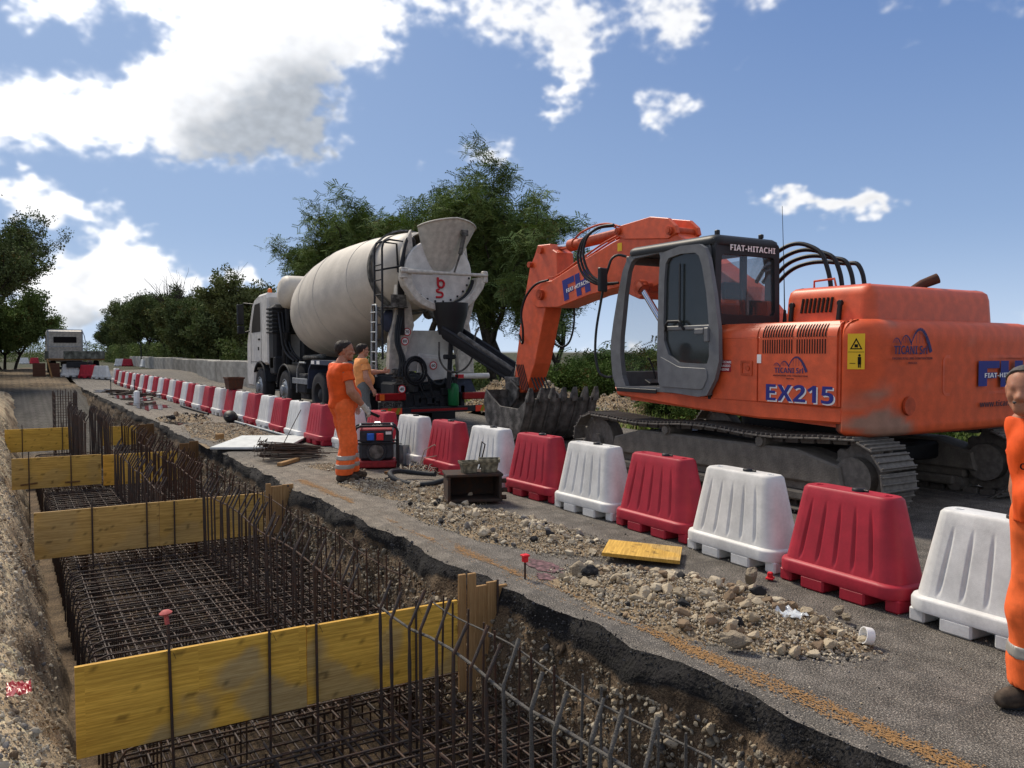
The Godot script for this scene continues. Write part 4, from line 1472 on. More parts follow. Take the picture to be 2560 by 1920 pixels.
func build_excavator() -> void:
	var O := Vector3(8.05, 0.06, -6.75)
	var t := thing("excavator", "orange tracked excavator with its grey cab door open and bucket on the ground", "excavator", O)
	make_track(6.93, 0.06, t, O)
	make_track(9.17, 0.06, t, O)
	var b := MB.new()
	b.box(Vector3(8.05, 0.62, -6.75), Vector3(1.9, 0.26, 1.2), 0.04)
	b.box(Vector3(8.05, 0.55, -7.9), Vector3(2.0, 0.2, 0.35), 0.03, Basis(Vector3.UP, 0.0))
	b.box(Vector3(8.05, 0.55, -5.6), Vector3(2.0, 0.2, 0.35), 0.03)
	b.cyl(Vector3(8.05, 0.7, -6.65), Vector3(8.05, 0.98, -6.65), 0.62, 0.62, 32)
	obj(b, "undercarriage", M.black_metal, t, -O)
	# deck
	b = MB.new()
	b.prism(v2s([-8.42, 1.20, -8.36, 1.10, -7.0, 1.0, -6.0, 0.955, -5.0, 0.97, -5.0, 1.125, -8.3, 1.205]), Vector3(6.705, 0, 0), SZ, SY, Vector3(2.66, 0, 0), 0.02)
	b.prism(v2s([-8.2, 1.04, -5.0, 0.92, -5.0, 1.0, -8.2, 1.1]), Vector3(6.8, 0, 0), SZ, SY, Vector3(2.4, 0, 0), 0.0)
	obj(b, "deck", M.orange, t, -O)
	b = MB.new()
	b.box(Vector3(6.662, 1.175, -7.93), Vector3(0.02, 0.05, 0.75), 0.006)
	obj(b, "step_pad", M.black_plastic, t, -O)
	# house behind the cab
	var plan := v2s([6.71, -6.68, 6.71, -5.03, 9.6, -5.03, 9.6, -8.3, 7.85, -8.3, 7.85, -6.68])
	b = MB.new()
	b.loft([plan_ring(plan, 1.13), plan_ring(plan, 1.8), plan_ring(inset(plan, 0.012), 1.86), plan_ring(inset(plan, 0.04), 1.91), plan_ring(inset(plan, 0.085), 1.945), plan_ring(inset(plan, 0.14), 1.955)], false, false)
	b.prism(v2s([6.8, -6.6, 6.8, -5.03, 9.5, -5.03, 9.5, -8.2, 7.95, -8.2, 7.95, -6.6]), Vector3(0, 1.9, 0), SX, SZ, Vector3(0, 0.052, 0), 0.0)
	obj(b, "engine_house", M.orange, t, -O)
	for p in [[-6.66, -6.03], [-6.015, -5.06]]:
		b = MB.new()
		var q := v2s([p[0], 1.135, p[1], 1.135, p[1], 1.8, p[0], 1.8])
		b.prism(q, Vector3(6.692, 0, 0), SZ, SY, Vector3(0.02, 0, 0), 0.005)
		var R := []
		for i in 7:
			var a := i / 6.0 * PI / 2
			R.append(PackedVector3Array([Vector3(6.692 + 0.15 * (1.0 - cos(a)), 1.8 + 0.15 * sin(a), p[0]), Vector3(6.692 + 0.15 * (1.0 - cos(a)), 1.8 + 0.15 * sin(a), p[1])]))
		b.grid(R, false, false)
		for i in b.N.size():
			if b.N[i].x > 0.3 and b.V[i].x < 6.85 and b.N[i].y > 0.0: b.N[i] = -b.N[i]
		obj(b, "side_panel", M.orange, t, -O)
	# louvres
	for g in [[-5.95, -5.585, 1.635, 1.775, 13], [-5.52, -5.19, 1.635, 1.775, 12]]:
		b = MB.new()
		for i in g[4]:
			var z: float = lerpf(g[0], g[1], i / float(g[4] - 1))
			b.box(Vector3(6.692, (g[2] + g[3]) / 2, z), Vector3(0.004, g[3] - g[2], 0.013), 0.0)
		obj(b, "louvre", M.slot, t, -O)
	for g in [[-5.95, -5.585, 12], [-5.52, -5.19, 11]]:
		b = MB.new()
		for i in g[2]:
			var z: float = lerpf(g[0], g[1], i / float(g[2] - 1))
			for k in 6:
				var a := 0.12 + k * 0.23
				b.box(Vector3(6.692 + 0.15 - 0.151 * cos(a), 1.8 + 0.151 * sin(a), z), Vector3(0.004, 0.036, 0.014), 0.0, Basis(Vector3(0, 0, 1), -a))
		obj(b, "louvre", M.slot, t, -O)
	# counterweight with scuffed paint low on its corner
	var rear := []
	for i in 9: rear.append(Vector2(lerpf(7.1, 9.4, i / 8.0), -4.72 + 0.05 * sin(PI * i / 8.0)))
	var cw := [Vector2(6.7, -5.0)]
	for i in 9:
		var a := PI / 2 * i / 8.0
		cw.append(Vector2(7.0 - 0.3 * cos(a), -5.0 + 0.0 + 0.28 * sin(a)))
	cw.append_array(rear.slice(1))
	for i in 9:
		var a := PI / 2 * i / 8.0
		cw.append(Vector2(9.45 + 0.3 * sin(a), -5.0 + 0.28 * cos(a)))
	cw.append(Vector2(9.75, -5.0))
	var dense := []
	for i in cw.size() - 1:
		var n: int = maxi(1, int(cw[i].distance_to(cw[i + 1]) / 0.05))
		for k in n: dense.append(cw[i].lerp(cw[i + 1], float(k) / n))
	dense.append(cw[cw.size() - 1])
	dense.append(Vector2(9.65, -5.14))
	dense.append(Vector2(6.8, -5.14))
	b = MB.new()
	var rings := []
	rings.append(plan_ring(inset(dense, 0.1), 0.85))
	rings.append(plan_ring(inset(dense, 0.03), 0.868))
	for i in 16: rings.append(plan_ring(dense, 0.9 + 0.9 * i / 15.0))
	for q in [[0.012, 1.86], [0.04, 1.91], [0.085, 1.945], [0.14, 1.96]]: rings.append(plan_ring(inset(dense, q[0]), q[1]))
	b.loft(rings, false, true)
	var capr: PackedVector3Array = rings[rings.size() - 1]
	var cpoly := []
	for p in capr: cpoly.append(Vector2(p.x, p.z))
	b.prism(cpoly, Vector3(0, 1.945, 0), SX, SZ, Vector3(0, 0.0149, 0), 0.0)
	b.prism(inset(dense, 0.1), Vector3(0, 0.852, 0), SX, SZ, Vector3(0, 0.02, 0), 0.0)
	for i in b.V.size():
		var p := b.V[i]
		var sc: float = NZ.get_noise_2d(p.x * 45.0, p.y * 110.0) + NF.get_noise_2d(p.x * 30.0, p.y * 120.0) * 0.5
		var wgt: float = clampf(1.0 - abs(p.x - 6.98) / 0.5, 0.0, 1.0) * clampf(1.0 - abs(p.y - 1.03) / 0.42, 0.0, 1.0)
		var s: float = smoothstep(0.28, 0.6, wgt * 0.95 + sc * 0.55)
		b.C[i] = Color(0.73, 0.107, 0.03).lerp(Color(0.26, 0.21, 0.15), s * 0.8)
	obj(b, "counterweight", M.orange_worn, t, -O)
	b = MB.new()
	b.cyl(Vector3(7.27, 1.14, -4.70), Vector3(7.27, 1.14, -4.68), 0.09, 0.085, 24)
	obj(b, "cover_plate", M.orange_dirty, t, -O)
	b = MB.new()
	b.ring(rounded(v2s([7.78, 1.22, 9.5, 1.22, 9.5, 1.62, 7.78, 1.62]), 0.08), inset(rounded(v2s([7.78, 1.22, 9.5, 1.22, 9.5, 1.62, 7.78, 1.62]), 0.08), 0.03), Vector3(0, 0, -4.69), SX, SY, Vector3(0, 0, 0.014))
	obj(b, "moulding", M.orange, t, -O)
	# engine cover
	var hp := rounded(v2s([7.0, -5.98, 7.0, -4.92, 9.15, -4.92, 9.15, -5.98]), 0.14)
	b = MB.new()
	b.loft([plan_ring(hp, 1.94), plan_ring(inset(hp, 0.02), 2.2), plan_ring(inset(hp, 0.04), 2.27), plan_ring(inset(hp, 0.09), 2.305), plan_ring(inset(hp, 0.16), 2.315)], true, true)
	obj(b, "engine_cover", M.orange, t, -O)
	b = MB.new()
	for i in 8: b.box(Vector3(7.006, 2.12, -5.72 + i * 0.05), Vector3(0.012, 0.15, 0.022), 0.0, Basis(Vector3(0, 0, 1), -0.07) * Basis(Vector3(1, 0, 0), 0.12))
	obj(b, "louvre", M.slot, t, -O)
	for z in [-5.84, -5.26]:
		b = MB.new()
		b.box(Vector3(6.985, 2.06, z), Vector3(0.035, 0.2, 0.045), 0.008, Basis(Vector3(1, 0, 0), 0.12))
		b.cyl(Vector3(6.965, 2.13, z + 0.01), Vector3(7.0, 2.13, z + 0.01), 0.028, 0.028, 10)
		obj(b, "latch", M.black_metal, t, -O)
	b = MB.new()
	b.tube([Vector3(8.12, 2.28, -5.25), Vector3(8.22, 2.36, -5.18), Vector3(8.33, 2.42, -5.08)], [0.045, 0.05, 0.055], 14)
	obj(b, "exhaust_pipe", M.rusty, t, -O)
	b = MB.new()
	b.tube([Vector3(7.35, 2.29, -5.85), Vector3(7.35, 2.4, -5.85), Vector3(7.35, 2.41, -5.6), Vector3(7.35, 2.3, -5.57)], 0.012, 8)
	obj(b, "grab_rail", M.orange_dirty, t, -O)
	# the lock plate
	b = MB.new()
	b.ring(rounded(v2s([-6.25, 1.4, -6.09, 1.4, -6.09, 1.56, -6.25, 1.56]), 0.015, 3), rounded(v2s([-6.225, 1.425, -6.115, 1.425, -6.115, 1.535, -6.225, 1.535]), 0.01, 3), Vector3(6.684, 0, 0), SZ, SY, Vector3(0.008, 0, 0))
	b.cyl(Vector3(6.682, 1.48, -6.155), Vector3(6.693, 1.48, -6.155), 0.028, 0.028, 12)
	obj(b, "lock_plate", M.orange_dirty, t, -O)
	# stickers and lettering
	words("EX215", 0.165, M.white_paint, t, Vector3(6.69, 1.222, -5.485) - O, SIDE_TEXT, 0.002, true, 1.32)
	words("EX215", 0.165, M.blue, t, Vector3(6.687, 1.235, -5.5) - O, SIDE_TEXT, 0.002, true, 1.32)
	bridge_logo(t, Vector3(6.689, 1.5, -5.6) - O, SIDE_TEXT, 0.42)
	bridge_logo(t, Vector3(7.3, 1.72, -4.683) - O, Basis.IDENTITY, 0.62)
	initials_logo(t, Vector3(8.78, 1.29, -4.652) - O, Basis.IDENTITY.scaled(Vector3(1.55, 1, 1)), 0.27)
	words("www.ticani.it", 0.06, M.print_dark, t, Vector3(8.75, 1.12, -4.655) - O, Basis.IDENTITY, 0.002, true, 1.3)
	b = MB.new()
	b.box(Vector3.ZERO, Vector3(0.002, 0.33, 0.15), 0.0)
	var SB := Basis(Vector3.UP, 0.45)
	var sp := Vector3(6.722, 1.655, -4.874)
	obj(b, "warning_sticker", M.sticker_yellow, t, sp - O, SB)
	b = MB.new()
	b.ring(v2s([-0.055, 0.02, 0.055, 0.02, 0.0, 0.125]), v2s([-0.038, 0.03, 0.038, 0.03, 0.0, 0.103]), Vector3(-0.003, 0, 0), SZ, SY, Vector3(0.001, 0, 0))
	b.box(Vector3(-0.0025, 0.052, 0.0), Vector3(0.001, 0.03, 0.03), 0.0)
	b.box(Vector3(-0.0025, -0.005, 0.0), Vector3(0.001, 0.004, 0.14), 0.0)
	b.box(Vector3(-0.0025, -0.085, 0.03), Vector3(0.001, 0.07, 0.03), 0.0)
	b.box(Vector3(-0.0025, -0.125, 0.023), Vector3(0.001, 0.05, 0.01), 0.0)
	b.box(Vector3(-0.0025, -0.125, 0.037), Vector3(0.001, 0.05, 0.01), 0.0)
	b.ball(Vector3(-0.0025, -0.036, 0.03), Vector3(0.001, 0.012, 0.012), 5)
	b.box(Vector3(-0.0025, -0.11, -0.03), Vector3(0.001, 0.006, 0.05), 0.0)
	obj(b, "warning_symbol", M.slot, t, sp - O, SB)
	b = MB.new()
	b.box(Vector3(6.686, 1.7, -6.42), Vector3(0.003, 0.0, 0.0), 0.0)
	b.V.clear(); b.N.clear(); b.C.clear()
	b.box(Vector3(6.689, 1.5, -6.5), Vector3(0.003, 0.13, 0.22), 0.0)
	obj(b, "notice_plate", M.sticker_red, t, -O)
	words("NON SOSTARE", 0.025, M.white_paint, t, Vector3(6.686, 1.54, -6.5) - O, SIDE_TEXT, 0.001)
	words("NEL RAGGIO", 0.025, M.white_paint, t, Vector3(6.686, 1.5, -6.5) - O, SIDE_TEXT, 0.001)
	words("DI AZIONE", 0.025, M.white_paint, t, Vector3(6.686, 1.46, -6.5) - O, SIDE_TEXT, 0.001)
	b = MB.new()
	b.box(Vector3(6.689, 1.58, -6.0), Vector3(0.003, 0.09, 0.055), 0.0)
	obj(b, "small_sticker", M.white_paint, t, -O)
	build_cab(t, O)
	build_boom(t, O)

func build_cab(t: Node3D, O: Vector3) -> void:
	var c := Node3D.new()
	put(c, "cab", t)
	var b := MB.new()
	# near side frame, front pillar bowed, round the open doorway
	var outer := v2s([-8.34, 1.17, -8.43, 1.32, -8.47, 1.6, -8.47, 1.8, -8.42, 2.05, -8.33, 2.4, -8.24, 2.68, -8.14, 2.83, -8.05, 2.88, -7.6, 2.91, -6.9, 2.91, -6.72, 2.86, -6.69, 2.6, -6.68, 2.0, -6.68, 1.17])
	var inner := v2s([-8.17, 1.22, -8.24, 1.36, -8.28, 1.6, -8.27, 1.85, -8.24, 2.05, -8.19, 2.4, -8.13, 2.66, -8.07, 2.77, -8.0, 2.81, -7.6, 2.83, -7.56, 2.83, -7.54, 2.8, -7.53, 2.6, -7.53, 2.0, -7.53, 1.22])
	b.ring(outer, inner, Vector3(6.69, 0, 0), SZ, SY, Vector3(0.07, 0, 0))
	# far side frame
	b.ring(outer, v2s([-8.2, 1.3, -8.28, 1.4, -8.3, 1.6, -8.29, 1.85, -8.26, 2.05, -8.21, 2.4, -8.15, 2.66, -8.09, 2.75, -8.0, 2.79, -7.6, 2.81, -7.0, 2.81, -6.84, 2.77, -6.8, 2.6, -6.8, 2.0, -6.8, 1.3]), Vector3(7.66, 0, 0), SZ, SY, Vector3(0.05, 0, 0))
	b.box(Vector3(7.2, 1.3, -8.38), Vector3(1.0, 0.2, 0.05), 0.01)
	b.box(Vector3(7.2, 2.8, -8.16), Vector3(1.0, 0.1, 0.06), 0.01)
	b.box(Vector3(7.2, 1.19, -7.55), Vector3(1.0, 0.04, 1.6), 0.0)
	obj(b, "frame", M.cab_grey, c, -O)
	# rear wall round its window
	b = MB.new()
	b.ring(rounded(v2s([6.69, 1.96, 7.74, 1.96, 7.72, 2.9, 6.7, 2.9]), 0.06, 4), rounded(v2s([6.78, 2.07, 7.66, 2.07, 7.64, 2.74, 6.79, 2.74]), 0.06, 4), Vector3(0, 0, -6.7), SX, SY, Vector3(0, 0, 0.06))
	b.box(Vector3(7.2, 1.55, -6.72), Vector3(1.0, 0.85, 0.04), 0.0)
	obj(b, "rear_wall", M.cab_dark, c, -O)
	# roof with a soft rim
	var rp := rounded(v2s([6.68, -8.14, 7.72, -8.14, 7.72, -6.62, 6.68, -6.62]), 0.12)
	b = MB.new()
	b.loft([plan_ring(rp, 2.84), plan_ring(inset(rp, -0.012), 2.88), plan_ring(inset(rp, 0.0), 2.92), plan_ring(inset(rp, 0.05), 2.95), plan_ring(inset(rp, 0.12), 2.96)], true, true)
	obj(b, "roof", M.cab_dark, c, -O)
	b = MB.new()
	b.box(Vector3(6.83, 2.985, -6.75), Vector3(0.05, 0.06, 0.05), 0.008)
	b.box(Vector3(7.5, 2.985, -6.72), Vector3(0.05, 0.05, 0.05), 0.008)
	obj(b, "roof_lug", M.black_plastic, c, -O)
	words("FIAT-HITACHI", 0.065, M.white_paint, c, Vector3(7.24, 2.81, -6.6) - O, Basis.IDENTITY, 0.002, true, 1.25)
	b = MB.new()
	b.box(Vector3(7.215, 2.41, -6.67), Vector3(0.92, 0.7, 0.006), 0.0)
	obj(b, "rear_pane", M.glass_clear, c, -O)
	b = MB.new()
	b.prism(v2s([-8.25, 1.32, -8.3, 1.6, -8.29, 1.85, -8.21, 2.4, -8.12, 2.72, -6.84, 2.78, -6.8, 1.32]), Vector3(7.68, 0, 0), SZ, SY, Vector3(0.006, 0, 0))
	obj(b, "side_pane", M.glass_clear, c, -O)
	b = MB.new()
	b.quad(Vector3(6.76, 1.4, -8.43), Vector3(7.66, 1.4, -8.43), Vector3(7.66, 2.78, -8.17), Vector3(6.76, 2.78, -8.17))
	obj(b, "windscreen", M.glass_clear, c, -O)
	# bars and things inside
	b = MB.new()
	b.box(Vector3(7.28, 2.4, -6.78), Vector3(0.09, 0.72, 0.05), 0.01)
	b.box(Vector3(7.55, 2.15, -6.78), Vector3(0.3, 0.2, 0.05), 0.01)
	b.box(Vector3(7.25, 1.42, -7.3), Vector3(0.5, 0.14, 0.5), 0.04)
	b.box(Vector3(7.25, 1.85, -7.02), Vector3(0.46, 0.75, 0.13), 0.05, Basis(Vector3(1, 0, 0), -0.12))
	b.box(Vector3(7.25, 2.36, -6.94), Vector3(0.26, 0.2, 0.09), 0.03, Basis(Vector3(1, 0, 0), -0.12))
	b.box(Vector3(7.25, 1.28, -7.3), Vector3(0.4, 0.16, 0.4), 0.02)
	obj(b, "seat", M.black_plastic, c, -O)
	b = MB.new()
	b.box(Vector3(7.12, 2.0, -7.12), Vector3(0.28, 0.5, 0.05), 0.02, Basis(Vector3(1, 0, 0), -0.12))
	obj(b, "vest_on_seat", M.orange_dirty, c, -O)
	b = MB.new()
	var pr := []
	for i in 9: pr.append(Vector2(0.085 - 0.006 * i + (0.008 if i % 2 else 0.0), 1.24 + i * 0.05))
	pr.append(Vector2(0.02, 1.68)); pr.append(Vector2(0.018, 1.8)); pr.append(Vector2(0.03, 1.84)); pr.append(Vector2(0.0, 1.9))
	b.lathe(Vector3(6.98, 0, -7.72), Basis.IDENTITY, pr, 14)
	b.box(Vector3(6.98, 1.35, -7.66), Vector3(0.16, 0.3, 0.2), 0.04)
	obj(b, "joystick_console", M.black_plastic, c, -O)
	b = MB.new()
	b.box(Vector3(7.0, 1.27, -8.0), Vector3(0.2, 0.03, 0.12), 0.01, Basis(Vector3(1, 0, 0), 0.4))
	b.tube([Vector3(7.1, 1.22, -8.05), Vector3(7.1, 1.45, -8.12), Vector3(7.06, 1.58, -8.16)], 0.012, 7)
	obj(b, "pedal", M.black_plastic, c, -O)
	# door folded back along the side
	var d := Node3D.new()
	put(d, "door", c)
	d.position = Vector3(6.63, 1.2, -7.5) - O
	var DO := Vector3(6.63, 1.2, -7.5)
	var do_ := v2s([-7.46, 1.3, -7.48, 1.6, -7.47, 2.0, -7.46, 2.5, -7.44, 2.74, -7.36, 2.82, -7.1, 2.86, -6.8, 2.85, -6.71, 2.8, -6.65, 2.68, -6.56, 2.3, -6.49, 1.9, -6.48, 1.55, -6.54, 1.35, -6.66, 1.17, -6.8, 1.15, -7.38, 1.19])
	var di := v2s([-7.36, 1.78, -7.36, 1.85, -7.37, 2.0, -7.36, 2.5, -7.34, 2.68, -7.29, 2.74, -7.1, 2.77, -6.86, 2.76, -6.8, 2.72, -6.75, 2.6, -6.68, 2.3, -6.63, 1.9, -6.63, 1.6, -6.66, 1.52, -6.85, 1.52, -7.12, 1.53, -7.28, 1.62])
	b = MB.new()
	b.ring(do_, di, Vector3(6.6, 0, 0), SZ, SY, Vector3(0.055, 0, 0))
	b.box(Vector3(6.625, 1.925, -7.0), Vector3(0.05, 0.05, 0.74), 0.008)
	obj(b, "door_frame", M.cab_grey, d, -DO)
	b = MB.new()
	b.prism(rounded(v2s([-7.4, 1.24, -6.72, 1.23, -6.64, 1.36, -6.66, 1.47, -7.1, 1.48, -7.42, 1.6]), 0.04, 4), Vector3(6.59, 0, 0), SZ, SY, Vector3(0.02, 0, 0), 0.005)
	obj(b, "door_panel", M.cab_grey, d, -DO)
	b = MB.new()
	b.prism(di, Vector3(6.635, 0, 0), SZ, SY, Vector3(0.006, 0, 0))
	obj(b, "door_pane", M.glass, d, -DO)
	b = MB.new()
	b.tube([Vector3(6.6, 1.9, -7.33), Vector3(6.57, 1.96, -7.3), Vector3(6.57, 2.0, -7.26), Vector3(6.57, 2.0, -7.08), Vector3(6.57, 1.96, -7.04), Vector3(6.6, 1.9, -7.02)], 0.017, 8)
	obj(b, "door_handle", M.black_plastic, d, -DO)
	b = MB.new()
	b.box(Vector3(6.6, 1.84, -6.66), Vector3(0.05, 0.16, 0.07), 0.01)
	b.box(Vector3(6.6, 1.88, -6.78), Vector3(0.03, 0.06, 0.14), 0.006)
	obj(b, "door_catch", M.cab_grey, d, -DO)
	b = MB.new()
	b.box(Vector3(6.6, 2.3, -7.1), Vector3(0.016, 0.72, 0.02), 0.0)
	b.box(Vector3(6.652, 2.3, -7.1), Vector3(0.02, 0.72, 0.022), 0.0)
	obj(b, "window_rail", M.cab_dark, d, -DO)
	# mirror and its rail
	hose([Vector3(6.69, 2.85, -8.17), Vector3(6.6, 2.86, -8.28), Vector3(6.55, 2.7, -8.36), Vector3(6.55, 2.3, -8.5), Vector3(6.54, 1.8, -8.6), Vector3(6.56, 1.45, -8.58), Vector3(6.6, 1.34, -8.5), Vector3(6.68, 1.33, -8.44)], 0.017, M.cab_dark, c, "hand_rail", -O)
	b = MB.new()
	b.box(Vector3(6.45, 2.56, -8.34), Vector3(0.17, 0.3, 0.05), 0.02, Basis(Vector3.UP, 0.35))
	b.cyl(Vector3(6.55, 2.5, -8.42), Vector3(6.47, 2.52, -8.37), 0.014, 0.014, 8)
	obj(b, "mirror", M.cab_dark, c, -O)
	b = MB.new()
	b.tube([Vector3(7.78, 2.02, -6.6), Vector3(7.78, 2.6, -6.62), Vector3(7.76, 3.35, -6.64)], [0.008, 0.005, 0.003], 6)
	b.cyl(Vector3(7.78, 2.0, -6.6), Vector3(7.78, 2.14, -6.6), 0.025, 0.015, 8)
	obj(b, "antenna", M.black_metal, c, -O)

func build_boom(t: Node3D, O: Vector3) -> void:
	var bm := Node3D.new()
	put(bm, "boom", t)
	var b := MB.new()
	b.prism(v2s([-8.38, 3.2, -7.78, 2.78, -7.25, 2.46, -6.92, 2.12, -6.78, 1.78, -6.88, 1.6, -7.05, 1.6, -7.3, 1.8, -8.0, 2.3, -8.7, 2.62, -9.05, 2.52, -9.22, 2.41, -9.37, 2.46, -9.56, 2.53, -9.66, 2.61, -10.4, 2.54, -11.27, 2.385, -11.9, 2.41, -12.1, 2.54, -12.0, 2.72, -11.74, 2.84, -11.46, 2.84, -10.52, 3.11, -9.84, 3.29, -9.3, 3.4, -8.7, 3.38]), Vector3(7.79, 0, 0), SZ, SY, Vector3(0.42, 0, 0), 0.012)
	obj(b, "boom_arm", M.orange, bm, -O)
	for x in [7.77, 8.17]:
		b = MB.new()
		b.prism(v2s([-8.42, 3.26, -8.45, 3.36, -8.6, 3.48, -8.97, 3.55, -9.62, 3.51, -9.72, 3.46, -9.74, 3.38, -9.55, 3.3, -8.6, 3.2]), Vector3(x, 0, 0), SZ, SY, Vector3(0.06, 0, 0), 0.008)
		obj(b, "lug_plate", M.orange, bm, -O)
	for p in [[3.43, -9.66, 0.055], [3.3, -8.55, 0.06], [2.56, -8.98, 0.07], [2.62, -11.75, 0.09]]:
		b = MB.new()
		b.cyl(Vector3(7.73, p[0], p[1]), Vector3(8.27, p[0], p[1]), p[2], p[2], 18)
		b.cyl(Vector3(7.715, p[0], p[1]), Vector3(7.73, p[0], p[1]), p[2] * 0.6, p[2] * 0.6, 14)
		obj(b, "pin", M.orange_dirty, bm, -O)
	initials_logo(bm, Vector3(7.786, 2.53, -10.72) - O, SIDE_TEXT * Basis(Vector3(0, 0, 1), -0.0) * Basis(Vector3(1, 0, 0), Vector3(0, 1, 0), Vector3(0, 0, 1)) * Basis(Vector3(0, 0, 1), 0.2), 0.36)
	b = MB.new()
	b.box(Vector3(7.786, 3.2, -9.66), Vector3(0.003, 0.12, 0.1), 0.0)
	obj(b, "boom_sticker", M.sticker_yellow, bm, -O)
	# pipes on its back
	for k in 2:
		hose([Vector3(7.84 + k * 0.08, 3.44, -9.3), Vector3(7.84 + k * 0.08, 3.36, -9.9), Vector3(7.84 + k * 0.08, 3.16, -10.6), Vector3(7.84 + k * 0.08, 2.93, -11.3), Vector3(7.84 + k * 0.08, 2.9, -11.6)], 0.016, M.orange_dirty, bm, "pipe", -O)
	# hoses looping before the cab
	for k in 3:
		var x := 7.74 - k * 0.03
		hose([Vector3(x, 3.52, -9.75 + k * 0.04), Vector3(x - 0.05, 3.5, -10.15 + k * 0.06), Vector3(x - 0.12, 3.3, -10.42 + k * 0.1), Vector3(x - 0.14, 2.95, -10.4 + k * 0.12), Vector3(x - 0.1, 2.7, -10.1 + k * 0.12), Vector3(x, 2.66, -9.75 + k * 0.1)], 0.02, M.black_plastic, bm, "hose", -O)
	for k in 4:
		hose([Vector3(7.85 + k * 0.12, 2.5, -7.1), Vector3(7.85 + k * 0.13, 2.85 - k * 0.05, -6.75), Vector3(7.9 + k * 0.13, 2.86 - k * 0.06, -6.35 + k * 0.04), Vector3(7.9 + k * 0.13, 2.55, -6.1 + k * 0.05), Vector3(7.9 + k * 0.12, 1.95, -6.05 + k * 0.05)], 0.026, M.black_plastic, bm, "hose", -O)
	hose([Vector3(7.76, 2.85, -11.5), Vector3(7.7, 2.75, -11.9), Vector3(7.68, 2.4, -12.2), Vector3(7.7, 2.0, -12.2), Vector3(7.75, 1.8, -12.3), Vector3(7.78, 1.95, -12.45)], 0.02, M.black_plastic, bm, "hose", -O)
	hose([Vector3(8.22, 2.4, -11.4), Vector3(8.26, 2.0, -11.5), Vector3(8.24, 1.75, -11.7), Vector3(8.16, 1.8, -11.95)], 0.018, M.black_plastic, bm, "hose", -O)
	# boom rams
	for x in [7.62, 8.38]:
		b = MB.new()
		b.cyl(Vector3(x, 1.1, -7.95), Vector3(x, 2.02, -8.5), 0.075, 0.075, 18)
		b.cyl(Vector3(x, 2.52, -8.92), Vector3(x, 2.58, -8.99), 0.09, 0.09, 16)
		b.cyl(Vector3(x - 0.06, 2.56, -8.98), Vector3(x + 0.06, 2.56, -8.98), 0.1, 0.1, 18)
		obj(b, "lift_ram", M.orange_dirty, bm, -O)
		b = MB.new()
		b.cyl(Vector3(x, 2.0, -8.49), Vector3(x, 2.54, -8.96), 0.045, 0.045, 18)
		obj(b, "lift_rod", M.chrome, bm, -O)
	# stick ram
	b = MB.new()
	b.cyl(Vector3(8.0, 3.45, -9.75), Vector3(8.0, 3.4, -11.1), 0.085, 0.085, 20)
	b.cyl(Vector3(8.0, 3.41, -11.05), Vector3(8.0, 3.405, -11.2), 0.1, 0.1, 20)
	obj(b, "stick_ram", M.orange_dirty, bm, -O)
	b = MB.new()
	b.cyl(Vector3(8.0, 3.41, -11.15), Vector3(8.0, 3.4, -11.75), 0.05, 0.05, 18)
	obj(b, "stick_rod", M.chrome, bm, -O)
	for k in 2: hose([Vector3(7.9, 3.53, -9.8 - k * 0.1), Vector3(7.9, 3.62, -10.2), Vector3(7.91, 3.58, -10.7), Vector3(7.92, 3.5, -10.95)], 0.016, M.orange_dirty, bm, "pipe", -O)
	# stick
	var st := Node3D.new()
	put(st, "stick", t)
	b = MB.new()
	b.prism(v2s([-12.03, 3.33, -11.94, 3.48, -11.56, 3.46, -11.48, 3.36, -11.36, 3.3, -11.34, 2.91, -11.68, 2.43, -12.02, 1.45, -12.3, 0.98, -12.5, 0.92, -12.7, 1.05, -12.62, 1.57, -12.42, 2.4, -12.19, 3.12]), Vector3(7.83, 0, 0), SZ, SY, Vector3(0.34, 0, 0), 0.012)
	obj(b, "stick_arm", M.orange, st, -O)
	b = MB.new()
	for k in 5: b.box(Vector3(7.825, 1.2, -12.3 - k * 0.055), Vector3(0.012, 0.5, 0.022), 0.003, Basis(Vector3(1, 0, 0), -0.42))
	for k in 5: b.box(Vector3(7.86 + k * 0.07, 1.2, -12.17), Vector3(0.03, 0.5, 0.014), 0.003, Basis(Vector3(1, 0, 0), -0.62))
	obj(b, "wear_strip", M.black_metal, st, -O)
	b = MB.new()
	b.cyl(Vector3(8.0, 3.05, -12.35), Vector3(8.0, 1.9, -12.72), 0.06, 0.06, 16)
	b.cyl(Vector3(7.78, 3.38, -11.82), Vector3(8.22, 3.38, -11.82), 0.06, 0.06, 16)
	b.cyl(Vector3(7.76, 3.16, -12.12), Vector3(8.24, 3.16, -12.12), 0.05, 0.05, 16)
	obj(b, "bucket_ram", M.orange_dirty, st, -O)
	b = MB.new()
	b.cyl(Vector3(8.0, 1.95, -12.7), Vector3(8.0, 1.15, -12.95), 0.035, 0.035, 14)
	obj(b, "bucket_rod", M.chrome, st, -O)
	b = MB.new()
	b.prism(v2s([-12.55, 1.2, -12.5, 1.05, -12.95, 0.98, -13.0, 1.2]), Vector3(7.8, 0, 0), SZ, SY, Vector3(0.05, 0, 0), 0.01)
	b.prism(v2s([-12.55, 1.2, -12.5, 1.05, -12.95, 0.98, -13.0, 1.2]), Vector3(8.15, 0, 0), SZ, SY, Vector3(0.05, 0, 0), 0.01)
	obj(b, "link", M.bucket_steel, st, -O)
	# bucket, mouth up, teeth towards the machine
	var bk := Node3D.new()
	put(bk, "bucket", t)
